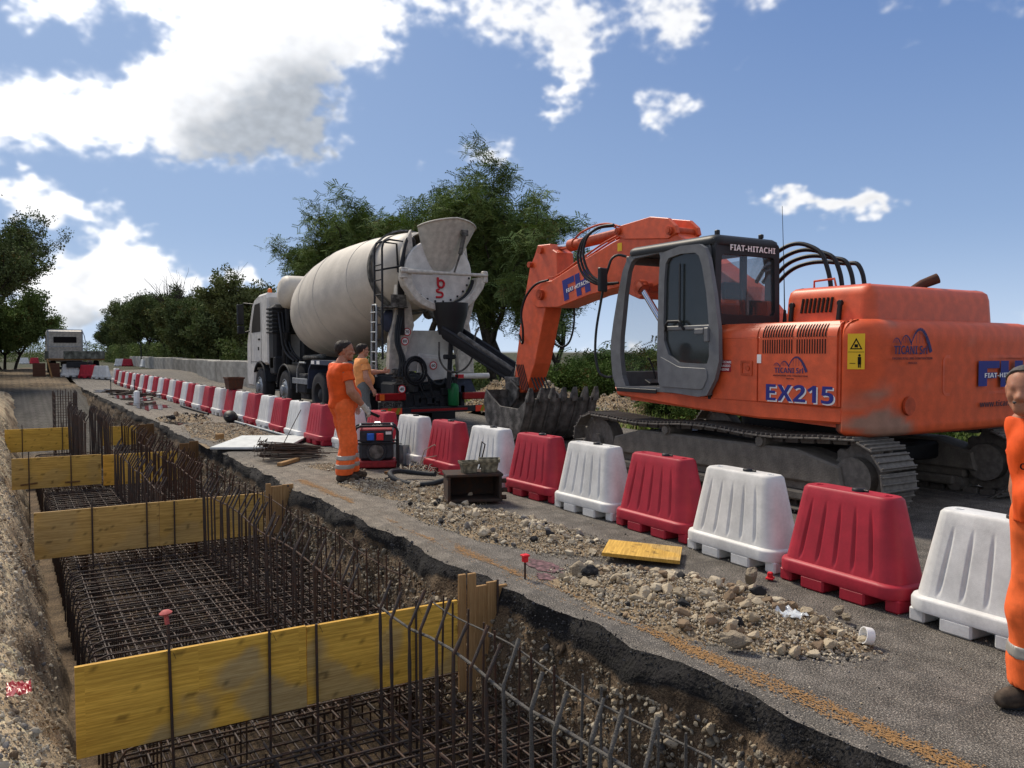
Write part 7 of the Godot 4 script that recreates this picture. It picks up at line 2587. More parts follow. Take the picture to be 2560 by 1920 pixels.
	for q in [[Vector3(0, 0.29, 0), Vector3(0.62, 0.03, 0.4), "top_plate"], [Vector3(0, 0.015, 0), Vector3(0.6, 0.03, 0.4), "bottom_plate"], [Vector3(-0.28, 0.15, 0.0), Vector3(0.03, 0.26, 0.4), "end_plate"], [Vector3(0.28, 0.15, 0.0), Vector3(0.03, 0.26, 0.4), "end_plate"], [Vector3(0, 0.15, -0.17), Vector3(0.54, 0.26, 0.02), "web_plate"]]:
		b = MB.new()
		b.box(q[0], q[1], 0.006)
		obj(b, q[2], M.beam, sf)
	b = MB.new()
	for q in [[0.33, 0.22], [0.34, 0.12], [0.33, 0.04]]: b.cyl(Vector3(q[0] - 0.05, q[1], 0.15), Vector3(q[0] + 0.02, q[1], 0.15), 0.025, 0.025, 8)
	obj(b, "lug", M.beam, sf)
	for q in [[Vector3(4.3, 0.337, -7.92), -0.2, "beige plastic tub with wires coming out on the rusty beam piece", 0.86], [Vector3(4.52, 0.337, -7.86), -0.5, "larger beige plastic tub at the barrier end of the rusty beam piece", 1.0]]:
		var t := thing("plastic_tub", q[2], "tub", q[0], q[1])
		b = MB.new()
		var rr := []
		for s in [[0.0, 0.085], [0.11, 0.105], [0.11, 0.118], [0.145, 0.12], [0.145, 0.108], [0.02, 0.08]]:
			var ring := PackedVector3Array()
			for p in rounded(v2s([-s[1], -s[1] * 0.85, s[1], -s[1] * 0.85, s[1], s[1] * 0.85, -s[1], s[1] * 0.85]), 0.02, 3): ring.append(Vector3(p.x, s[0], p.y) * q[3])
			rr.append(ring)
		b.loft(rr, true, false)
		obj(b, "tub_shell", M.tub, t)
	# plywood sheet on the road
	b = ply_panel(0.46, 0.6, 77, 0.25, 0.5)
	tag(obj(b, "plywood_sheet", M.ply, null, Vector3(4.33, 0.055, -5.06), Basis.from_euler(Vector3(-PI / 2 + 0.05, 0.72, 0.06))), "loose sheet of ochre plywood lying on the road beside the heap", "plywood")
	# stake with a square red cap
	var st := thing("marker_stake", "rusty stake with a square red cap at the broken road edge", "stake", Vector3(3.2, -0.05, -5.04))
	bar(Vector3(0, -0.2, 0), Vector3(0, 0.2, 0), 0.008, M.rebar_rust, st, "rod")
	b = MB.new()
	b.box(Vector3(0, 0.2, 0), Vector3(0.04, 0.055, 0.04), 0.006)
	b.box(Vector3(0, 0.222, 0), Vector3(0.054, 0.014, 0.054), 0.004)
	obj(b, "red_cap", M.cap_red, st)
	b = MB.new()
	b.box(Vector3(0, 0.028, 0), Vector3(0.036, 0.05, 0.036), 0.006)
	b.box(Vector3(0, 0.008, 0), Vector3(0.056, 0.014, 0.056), 0.004)
	tag(obj(b, "loose_cap", M.cap_red, null, Vector3(4.7, 0.004, -4.09), Basis(Vector3.UP, 0.5)), "loose red plastic cap on the asphalt under a white barrier", "cap")
	b = MB.new()
	b.lathe(Vector3.ZERO, Basis(Vector3(0, 0, 1), 1.35), [Vector2(0, 0.0), Vector2(0.044, 0.0), Vector2(0.048, 0.006), Vector2(0.048, 0.05), Vector2(0.043, 0.05), Vector2(0.041, 0.008), Vector2(0, 0.006)], 24)
	tag(obj(b, "plastic_cup", M.white_paint, null, Vector3(4.12, 0.052, -2.86), Basis(Vector3.UP, -0.5)), "round white plastic cup lying on its side on the asphalt", "cup")
	b = MB.new()
	var R := []
	for i in 9:
		var q := PackedVector3Array()
		for k in 9: q.append(Vector3((i - 4) * 0.016, NF.get_noise_2d(i * 9.0, k * 9.0) * 0.05 + 0.03, (k - 4) * 0.02))
		R.append(q)
	b.grid(R, false, true)
	tag(obj(b, "plastic_film", M.clear_film, null, Vector3(3.98, 0.06, -3.3)), "scrap of clear plastic film among the limestone", "plastic film")
	# white panel, stirrups, timber
	b = MB.new()
	b.box(Vector3.ZERO, Vector3(1.25, 0.04, 1.75), 0.006)
	tag(obj(b, "white_sheet", M.panel_white, null, Vector3(3.86, 0.06, -14.75), Basis.from_euler(Vector3(0.012, -0.53, 0.0))), "white sheet lying flat by the trench beside the stirrups", "sheet")
	var sb := thing("stirrup_bundle", "heap of dark bent stirrups and bars on the road edge", "rebar", Vector3(3.72, 0.02, -12.55))
	for i in 60:
		b = MB.new()
		var a := rng.randfn() * 0.16
		var l := rng.randf_range(0.75, 1.05)
		var y := 0.015 + rng.randf() * 0.24
		var z := rng.randfn() * 0.17
		var hk := rng.randf_range(0.1, 0.25)
		b.tube([Vector3(-l * 0.5 + 0.05, y + hk * 0.4, z - 0.06), Vector3(-l * 0.5, y + 0.02, z), Vector3(0, y * 0.9, z + rng.randfn() * 0.02), Vector3(l * 0.5, y * 0.55 + 0.01, z + rng.randfn() * 0.06)], 0.007, 5)
		obj(b, "bent_bar", M.rebar if i % 3 else M.rebar_rust, sb, Vector3.ZERO, Basis(Vector3.UP, 0.1 + a))
	bar(Vector3(-0.25, 0.05, 0.1), Vector3(0.25, 0.72, -0.3), 0.007, M.rebar, sb, "leaning_bar")
	b = MB.new()
	b.box(Vector3.ZERO, Vector3(0.62, 0.05, 0.08), 0.004)
	tag(obj(b, "timber_offcut", M.plank, null, Vector3(3.55, 0.03, -12.1), Basis(Vector3.UP, 0.85)), "pale timber offcut lying before the stirrups", "timber")
	b = MB.new()
	b.box(Vector3(0, 0.06, 0), Vector3(0.13, 0.12, 0.1), 0.006)
	tag(obj(b, "wood_block", M.plank, null, Vector3(3.4, 0.005, -16.0), Basis(Vector3.UP, 0.4)), "small pale wood block standing by the brown gravel", "block")
	# pipes by the barriers
	for q in [[Vector3(4.55, 0.03, -19.8), Vector3(4.62, 0.03, -15.9), 0.026, M.galv, "pale steel pipe lying along the foot of the barriers"], [Vector3(4.5, 0.03, -26.4), Vector3(4.52, 0.03, -22.6), 0.03, M.chassis, "dark pipe lying along the foot of the farther barriers"]]:
		b = MB.new()
		b.cyl(q[0], q[1], q[2], q[2], 10)
		tag(obj(b, "pipe", q[3]), q[4], "pipe")
	b = MB.new()
	b.ball(Vector3(0, 0.0, 0), Vector3(0.16, 0.13, 0.2), 9, Basis(Vector3(1, 0, 0), 0.5))
	b.box(Vector3(-0.12, 0.02, 0.2), Vector3(0.05, 0.03, 0.2), 0.01)
	tag(obj(b, "shovel_head", M.black_metal, null, Vector3(4.5, 0.13, -20.0)), "dark domed shovel head leaning by the end of the pale pipe", "shovel")
	b = MB.new()
	b.lathe(Vector3.ZERO, Basis(Vector3(0, 0, 1), 1.5), [Vector2(0, 0), Vector2(0.038, 0.005), Vector2(0.04, 0.15), Vector2(0.015, 0.21), Vector2(0.014, 0.24), Vector2(0, 0.24)], 14)
	tag(obj(b, "bottle", M.bottle, null, Vector3(4.74, 0.045, -16.9), Basis(Vector3.UP, 0.9)), "green plastic bottle dropped at the foot of a red barrier", "bottle")
	# far bundles
	for q in [[Vector3(3.75, 0.03, -33.2), 0.25, 1.3, 20, "dark bundle of straight bars lying across the wet road edge"], [Vector3(4.15, 0.03, -31.0), 1.0, 1.4, 18, "dark splayed bundle of bars beside the straight one"]]:
		var t := thing("bar_bundle", q[4], "rebar", q[0], q[1])
		for i in q[3]:
			var z := rng.randfn() * 0.16
			bar(Vector3(-q[2] * 0.4 + rng.randfn() * 0.1, 0.02 + rng.randf() * 0.25, z), Vector3(q[2] * 0.4 + rng.randfn() * 0.1, 0.02 + rng.randf() * 0.2, z + rng.randfn() * (0.03 if q[1] < 0.5 else 0.2)), 0.014, M.rebar, t, "bar")
	for q in [[Vector3(3.45, 0, -35.0), "thin stake standing in the wet road edge past the bundles"], [Vector3(4.3, 0, -35.2), "thin stake between the bundles and the barriers"]]:
		b = MB.new()
		b.cyl(Vector3.ZERO, Vector3(0, 0.55, 0), 0.018, 0.018, 6)
		b.box(Vector3(0, 0.55, 0), Vector3(0.05, 0.06, 0.05), 0.008)
		tag(obj(b, "road_stake", M.chassis, null, q[0]), q[1], "stake")
	b = MB.new()
	b.lathe(Vector3.ZERO, Basis.IDENTITY, [Vector2(0, 0), Vector2(0.09, 0), Vector2(0.09, 0.36), Vector2(0.05, 0.4), Vector2(0, 0.4)], 12)
	tag(obj(b, "white_canister", M.white_plastic, null, Vector3(3.62, 0.0, -29.1)), "small white canister standing by the dark bundles", "canister")
	# crate on a barrier
	b = MB.new()
	var rr := []
	for s in [[0.0, 0.2, 0.16], [0.26, 0.24, 0.19], [0.26, 0.26, 0.21], [0.3, 0.26, 0.21], [0.3, 0.23, 0.18], [0.03, 0.19, 0.15]]:
		rr.append(PackedVector3Array([Vector3(-s[2], s[0], -s[1]), Vector3(s[2], s[0], -s[1]), Vector3(s[2], s[0], s[1]), Vector3(-s[2], s[0], s[1])]))
	b.loft(rr, true, false)
	tag(obj(b, "crate", M.rusty, null, Vector3(4.9, 0.72, -21.35)), "brown crate standing on top of a red barrier", "crate")
	# planks and timber under the generator
	b = MB.new()
	b.box(Vector3.ZERO, Vector3(0.9, 0.035, 0.09), 0.004)
	tag(obj(b, "plank", M.plank_dark, null, Vector3(4.75, 0.025, -10.55), Basis(Vector3.UP, 0.5)), "brown plank lying at the foot of the generator", "plank")
	# red rag on the bank
	b = MB.new()
	R = []
	for i in 9:
		var q := PackedVector3Array()
		for k in 9: q.append(Vector3((i - 4) * 0.014, NF.get_noise_2d(i * 11.0, k * 11.0 + 50.0) * 0.04 + 0.02, (k - 4) * 0.022))
		R.append(q)
	b.grid(R, false, true)
	tag(obj(b, "red_rag", M.lamp_red, null, Vector3(0.03, -0.13, -5.0)), "crumpled red rag on the gravel bank", "rag")

# joins tapered bones into one smooth skin (surface nets over a soft-minimum field)
func skin(mb: MB, bones: Array, cell: float, k: float, cuts := [], wob := 0.0, wf := 9.0) -> void:
	var lo := Vector3(1e9, 1e9, 1e9)
	var hi := -lo
	for q in bones:
		var r: float = maxf(q[2], q[3]) + 3.0 * cell
		for e in 2:
			lo = lo.min(q[e] - Vector3.ONE * r)
			hi = hi.max(q[e] + Vector3.ONE * r)
	var nx := int((hi.x - lo.x) / cell) + 2
	var ny := int((hi.y - lo.y) / cell) + 2
	var nz := int((hi.z - lo.z) / cell) + 2
	var F := PackedFloat32Array()
	F.resize(nx * ny * nz)
	var sx := ny * nz
	for q in bones:
		var a: Vector3 = q[0]
		var ab: Vector3 = q[1] - q[0]
		var l2: float = maxf(ab.length_squared(), 1e-9)
		var ra: float = q[2]
		var dr: float = q[3] - q[2]
		var m: float = maxf(q[2], q[3]) + 2.6 / k + 2.0 * cell
		var p0: Vector3 = (q[0].min(q[1]) - Vector3.ONE * m - lo) / cell
		var p1: Vector3 = (q[0].max(q[1]) + Vector3.ONE * m - lo) / cell
		for i in range(maxi(0, int(p0.x)), mini(nx, int(p1.x) + 1)):
			for j in range(maxi(0, int(p0.y)), mini(ny, int(p1.y) + 1)):
				var base := i * sx + j * nz
				for l in range(maxi(0, int(p0.z)), mini(nz, int(p1.z) + 1)):
					var p := lo + Vector3(i, j, l) * cell - a
					var t := clampf(p.dot(ab) / l2, 0.0, 1.0)
					var d := (p - ab * t).length() - ra - dr * t
					if d < m: F[base + l] += exp(-k * d)
	var big := 0.05
	for i in nx:
		for j in ny:
			var base := i * sx + j * nz
			for l in nz:
				var f := F[base + l]
				var v := big
				if f > 1e-5:
					v = -log(f) / k
					if v < big and (wob > 0.0 or not cuts.is_empty()):
						var p := lo + Vector3(i, j, l) * cell
						if wob > 0.0: v += NF.get_noise_3d(p.x * wf * 14.0, p.y * wf * 9.0, p.z * wf * 14.0) * wob
						for c in cuts: v = maxf(v, (p - c[0]).dot(c[1]))
				F[base + l] = v
	var ids := {}
	var P := PackedVector3Array()
	var Q := PackedVector3Array()
	var off := [0, sx, nz, sx + nz, 1, sx + 1, nz + 1, sx + nz + 1]
	var cor := [Vector3(0, 0, 0), Vector3(1, 0, 0), Vector3(0, 1, 0), Vector3(1, 1, 0), Vector3(0, 0, 1), Vector3(1, 0, 1), Vector3(0, 1, 1), Vector3(1, 1, 1)]
	var ed := [[0, 1], [2, 3], [4, 5], [6, 7], [0, 2], [1, 3], [4, 6], [5, 7], [0, 4], [1, 5], [2, 6], [3, 7]]
	for i in nx - 1:
		for j in ny - 1:
			var base := i * sx + j * nz
			for l in nz - 1:
				var o := base + l
				var s0 := F[o] < 0.0
				if s0 == (F[o + sx] < 0.0) and s0 == (F[o + nz] < 0.0) and s0 == (F[o + 1] < 0.0) and s0 == (F[o + sx + nz] < 0.0) and s0 == (F[o + sx + 1] < 0.0) and s0 == (F[o + nz + 1] < 0.0) and s0 == (F[o + sx + nz + 1] < 0.0): continue
				var s := Vector3.ZERO
				var n := 0
				for e in ed:
					var va := F[o + off[e[0]]]
					var vb := F[o + off[e[1]]]
					if (va < 0.0) != (vb < 0.0):
						s += cor[e[0]].lerp(cor[e[1]], va / (va - vb))
						n += 1
				ids[o] = P.size()
				P.append(lo + (Vector3(i, j, l) + s / n) * cell)
				var g := Vector3(F[o + sx] + F[o + sx + 1] + F[o + sx + nz] + F[o + sx + nz + 1] - F[o] - F[o + 1] - F[o + nz] - F[o + nz + 1], F[o + nz] + F[o + nz + 1] + F[o + sx + nz] + F[o + sx + nz + 1] - F[o] - F[o + 1] - F[o + sx] - F[o + sx + 1], F[o + 1] + F[o + nz + 1] + F[o + sx + 1] + F[o + sx + nz + 1] - F[o] - F[o + nz] - F[o + sx] - F[o + sx + nz])
				Q.append(g.normalized())
	for o in ids:
		var s0: bool = F[o] < 0.0
		for ax in [[sx, nz, 1], [nz, sx, 1], [1, sx, nz]]:
			if (F[o + ax[0]] < 0.0) == s0: continue
			var q := [o, o - ax[1], o - ax[1] - ax[2], o - ax[2]]
			if not (ids.has(q[1]) and ids.has(q[2]) and ids.has(q[3])): continue
			var w := [ids[q[0]], ids[q[1]], ids[q[2]], ids[q[3]]]
			mb.quadn(P[w[0]], P[w[1]], P[w[2]], P[w[3]], Q[w[0]], Q[w[1]], Q[w[2]], Q[w[3]])

func cap(a: Vector3, b: Vector3, ra: float, rb := -1.0) -> Array:
	return [a, b, ra, ra if rb < 0.0 else rb]

# fingers rooted in a palm; the hand points along d with its back to n
func hand_bones(w: Vector3, d: Vector3, n: Vector3, thumb: float, curl: float) -> Array:
	var s := d.cross(n).normalized()
	var B := [cap(w, w + d * 0.04, 0.026, 0.026), cap(w + d * 0.03 + s * 0.02, w + d * 0.085 + s * 0.024, 0.018, 0.016), cap(w + d * 0.03 - s * 0.02, w + d * 0.085 - s * 0.024, 0.018, 0.015), cap(w + d * 0.04, w + d * 0.088, 0.02, 0.017)]
	var L := [0.07, 0.08, 0.076, 0.058]
	for i in 4:
		var o: float = (i - 1.5) * 0.0205
		var p: Vector3 = w + d * (0.09 - 0.004 * abs(i - 1.3)) + s * o * thumb
		var d1 := (d * cos(curl) - n * sin(curl)).normalized()
		var d2 := (d * cos(curl * 2.2) - n * sin(curl * 2.2)).normalized()
		var m: Vector3 = p + d1 * L[i] * 0.5
		B.append(cap(p, m, 0.0095, 0.009))
		B.append(cap(m, m + d2 * L[i] * 0.5, 0.009, 0.0075))
	var tp: Vector3 = w + d * 0.025 - s * 0.028 * thumb * 1.0
	var t1: Vector3 = tp + (d * 0.6 - s * thumb * 0.7 - n * 0.35).normalized() * 0.045
	B.append(cap(tp, t1, 0.013, 0.011))
	B.append(cap(t1, t1 + (d * 0.85 - s * thumb * 0.2 - n * 0.5).normalized() * 0.035, 0.011, 0.009))
	return B

func person(label: String, at: Vector3, turn: float, c: Dictionary) -> Node3D:
	var t := thing("person", label, "person", at, turn)
	var K: float = c.h / 1.75
	var J := {}
	for n in c.j: J[n] = c.j[n] * K
	var belly: float = c.belly * K
	var U := Vector3.UP
	# continuous body
	var b := MB.new()
	var body := [cap(J.pelvis, J.chest, 0.11 * K, 0.12 * K), cap(J.chest, J.neck, 0.09 * K, 0.06 * K), cap(J.neck - U * 0.02 * K, J.head - U * 0.04 * K, 0.058 * K, 0.056 * K)]
	for s in ["r", "l"]:
		body.append(cap(J.chest + (J["sh_" + s] - J.chest) * 0.3, J["sh_" + s], 0.07 * K, 0.062 * K))
		body.append(cap(J["sh_" + s], J["el_" + s], 0.06 * K, 0.047 * K))
		body.append(cap(J["el_" + s], J["el_" + s].lerp(J["wr_" + s], 0.3), 0.046 * K, 0.047 * K))
		body.append(cap(J["el_" + s].lerp(J["wr_" + s], 0.3), J["wr_" + s], 0.047 * K, 0.031 * K))
		body.append(cap(J["hip_" + s], J["kn_" + s], 0.085 * K, 0.06 * K))
		body.append(cap(J["kn_" + s], J["an_" + s], 0.055 * K, 0.04 * K))
	skin(b, body, 0.013, 55.0)
	# head on its own finer grid, turned with the gaze
	var HB := Basis(U, c.gaze)
	var h: Vector3 = J.head
	var H := func(x: float, y: float, z: float) -> Vector3: return h + HB * (Vector3(x, y, z) * K)
	var cran := [cap(H.call(0, 0.035, 0.03), H.call(0, 0.04, -0.025), 0.082 * K, 0.076 * K), cap(H.call(0, 0.0, 0.02), H.call(0, 0.0, -0.03), 0.07 * K, 0.066 * K)]
	var face := cran.duplicate()
	face.append(cap(H.call(0, -0.05, -0.035), H.call(0, -0.085, -0.07), 0.055 * K, 0.032 * K))
	face.append(cap(H.call(0.04, -0.06, -0.01), H.call(0.012, -0.09, -0.066), 0.028 * K, 0.024 * K))
	face.append(cap(H.call(-0.04, -0.06, -0.01), H.call(-0.012, -0.09, -0.066), 0.028 * K, 0.024 * K))
	face.append(cap(H.call(-0.032, 0.022, -0.086), H.call(0.032, 0.022, -0.086), 0.014 * K))
	face.append(cap(H.call(0, 0.008, -0.096), H.call(0, -0.03, -0.116), 0.008 * K, 0.014 * K))
	face.append(cap(H.call(-0.012, -0.034, -0.106), H.call(0.012, -0.034, -0.106), 0.01 * K))
	face.append(cap(H.call(-0.02, -0.063, -0.092), H.call(0.02, -0.063, -0.092), 0.0085 * K))
	face.append(cap(H.call(-0.04, -0.02, -0.07), H.call(-0.045, -0.03, -0.05), 0.022 * K))
	face.append(cap(H.call(0.04, -0.02, -0.07), H.call(0.045, -0.03, -0.05), 0.022 * K))
	for s in [-1.0, 1.0]:
		face.append(cap(H.call(0.078 * s, 0.012, 0.012), H.call(0.074 * s, -0.03, 0.006), 0.013 * K, 0.01 * K))
	face.append(cap(H.call(0, -0.06, 0.0), J.neck, 0.056 * K, 0.058 * K))
	skin(b, face, 0.0065, 120.0)
	for s in ["r", "l"]:
		var d: Vector3 = (J["wr_" + s] - J["el_" + s]).normalized()
		d = (d + c.get("hand_" + s, Vector3.ZERO)).normalized()
		var n: Vector3 = (J["wr_" + s] - J.chest) * Vector3(1, 0, 1)
		n = (n - d * n.dot(d)).normalized()
		var hb := hand_bones(J["wr_" + s], d, n, 1.0 if s == "r" else -1.0, c.curl)
		for q in hb:
			q[2] *= K
			q[3] *= K
		if c.has("glove_" + s):
			var gb := MB.new()
			for q in hb:
				q[2] += 0.003
				q[3] += 0.003
			hb.append(cap(J["wr_" + s] - d * 0.05, J["wr_" + s], 0.038 * K, 0.034 * K))
			skin(gb, hb, 0.0055, 190.0)
			obj(gb, "glove", M.glove, t)
		else: skin(b, hb, 0.0055, 210.0)
	obj(b, "body", c.skin, t)
	# features
	b = MB.new()
	for s in [-1.0, 1.0]: b.ball(H.call(0.031 * s, 0.004, -0.087), Vector3(0.013, 0.006, 0.008) * K, 6, HB)
	obj(b, "eyes", M.eye, t)
	b = MB.new()
	for s in [-1.0, 1.0]: b.tube([H.call(0.014 * s, 0.026, -0.101), H.call(0.034 * s, 0.03, -0.098), H.call(0.052 * s, 0.022, -0.085)], 0.0045 * K, 5)
	if c.has("moustache"): b.tube([H.call(-0.032, -0.058, -0.098), H.call(0, -0.05, -0.106), H.call(0.032, -0.058, -0.098)], 0.008 * K, 6)
	obj(b, "brows", c.hair, t)
	if c.has("shades"):
		b = MB.new()
		for s in [-1.0, 1.0]:
			b.ball(H.call(0.033 * s, 0.004, -0.1), Vector3(0.026, 0.018, 0.005) * K, 7, HB)
			b.tube([H.call(0.055 * s, 0.01, -0.095), H.call(0.082 * s, 0.012, -0.03), H.call(0.084 * s, 0.005, 0.02)], 0.003 * K, 5)
		obj(b, "glasses", M.slot, t)
	b = MB.new()
	var hr := []
	for q in cran: hr.append([q[0] + HB * Vector3(0, 0.004, 0.004), q[1] + HB * Vector3(0, 0.004, 0.002), q[2] + 0.009 * K, q[3] + 0.008 * K])
	hr.append(cap(H.call(0, -0.03, 0.055), H.call(0, -0.055, 0.05), 0.045 * K, 0.04 * K))
	skin(b, hr, 0.0075, 110.0, [[H.call(0, c.hairline, -0.06), (HB * Vector3(0, -0.75, -0.66)).normalized()]], 0.007, 30.0)
	obj(b, "hair", c.hair, t)
	# shirt
	b = MB.new()
	var sh := [cap(J.pelvis + Vector3(0.075, 0.02, 0) * K, J.chest + Vector3(0.085, 0.0, 0) * K, 0.125 * K, 0.115 * K), cap(J.pelvis + Vector3(-0.075, 0.02, 0) * K, J.chest + Vector3(-0.085, 0, 0) * K, 0.125 * K, 0.115 * K), cap(J.chest + Vector3(0, 0.02, 0), J.neck - U * 0.06 * K, 0.12 * K, 0.075 * K), cap(J.pelvis + Vector3(0, 0, 0.02) * K, J.chest + Vector3(0, 0.04, 0.02) * K, 0.13 * K, 0.125 * K), cap(J.pelvis + Vector3(0.06, -0.06, 0) * K, J.pelvis + Vector3(-0.06, -0.06, 0) * K, 0.14 * K),
		cap(J.pelvis + Vector3(0.05, 0.1, -0.04 - belly) * K, J.pelvis + Vector3(-0.05, 0.1, -0.04 - belly) * K, 0.13 * K), cap(J.chest + Vector3(0.08, -0.02, -0.03) * K, J.chest + Vector3(-0.08, -0.02, -0.03) * K, 0.105 * K)]
	for s in ["r", "l"]:
		sh.append(cap(J["sh_" + s].lerp(J.neck, 0.55) - U * 0.03 * K, J["sh_" + s], 0.086 * K, 0.086 * K))
	skin(b, sh, 0.014, 42.0, [[J.pelvis + U * (c.hem * K), Vector3.DOWN], [J.neck + U * 0.005 * K, U]], 0.02, 6.0)
	for s in ["r", "l"]:
		var a: Vector3 = J["sh_" + s]
		var e: Vector3 = J["el_" + s]
		var d: Vector3 = (e - a).normalized()
		skin(b, [cap(a - U * 0.01 * K, a.lerp(e, 0.75), 0.066 * K, 0.082 * K)], 0.012, 60.0, [[a.lerp(e, 0.56), d]], 0.016, 7.0)
	obj(b, "shirt", c.shirt, t)
	# trousers
	b = MB.new()
	var W: float = c.wide * K
	var tr := [cap(J.pelvis + Vector3(0.07, -0.02, 0.01) * K, J.pelvis + Vector3(-0.07, -0.02, 0.01) * K, 0.135 * K), cap(J.pelvis + Vector3(0.06, 0.06, -0.02) * K, J.pelvis + Vector3(-0.06, 0.06, -0.02) * K, 0.125 * K)]
	var sets := {"r": [], "l": []}
	for s in ["r", "l"]:
		var hip: Vector3 = J["hip_" + s]
		var kn: Vector3 = J["kn_" + s]
		var an: Vector3 = J["an_" + s]
		var leg := [cap(hip, kn, 0.115 * K, 0.09 * K + W * 0.5), cap(kn, kn.lerp(an, 0.85), 0.085 * K + W * 0.5, 0.075 * K + W), cap(kn.lerp(an, 0.7), an + Vector3(0, -0.02, 0), 0.078 * K + W, 0.07 * K + W)]
		tr.append_array(leg)
		sets[s] = leg
	skin(b, tr, 0.0145, 46.0, [[J.pelvis + U * 0.09 * K, U], [Vector3(0, c.cuff, 0), Vector3.DOWN]], 0.028, 5.0)
	obj(b, "trousers", c.trousers, t)
	if c.has("bands"):
		for s in ["r", "l"]:
			for y in c.bands:
				var bb := MB.new()
				var g := []
				for q in sets[s]: g.append([q[0], q[1], q[2] + 0.007, q[3] + 0.007])
				skin(bb, g, 0.012, 46.0, [[Vector3(0, y + 0.03, 0), U], [Vector3(0, y - 0.03, 0), Vector3.DOWN]], 0.028, 5.0)
				obj(bb, "reflective_band", M.reflective, t)
	if c.has("pocket"):
		b = MB.new()
		b.prism(rounded(v2s([-0.07, -0.16, 0.05, -0.16, 0.06, 0.02, -0.03, 0.04]), 0.02, 3), J.pelvis + Vector3(0.185, 0.02, 0.0) * K, Vector3(0, 0, 1), U, Vector3(0.02, 0, 0), 0.004)
		obj(b, "pocket_patch", M.slot, t)
	# boots
	for s in ["r", "l"]:
		b = MB.new()
		var an: Vector3 = J["an_" + s]
		var f := Basis(U, c.get("foot_" + s, 0.0)) * Vector3(0, 0, -1)
		var g := Vector3(an.x, 0.0, an.z)
		skin(b, [cap(an + U * 0.05, g + U * 0.06 - f * 0.03, 0.052 * K, 0.05 * K), cap(g + U * 0.05 - f * 0.05, g + U * 0.045 + f * 0.12, 0.046 * K, 0.044 * K), cap(g + U * 0.045 + f * 0.1, g + U * 0.042 + f * 0.165, 0.047 * K, 0.04 * K)], 0.01, 75.0, [[Vector3(0, 0.006, 0), Vector3.DOWN]])
		obj(b, "boot", M.boot, t)
		b = MB.new()
		var so := []
		for i in 16:
			var a := TAU * i / 16.0
			so.append(Vector2(sin(a) * 0.049 * K, (0.055 + 0.13 * cos(a)) * K))
		b.prism(so, g, Basis(U, c.get("foot_" + s, 0.0)) * Vector3(1, 0, 0), f, Vector3(0, 0.022, 0), 0.004)
		obj(b, "sole", M.rubber, t)
	return t

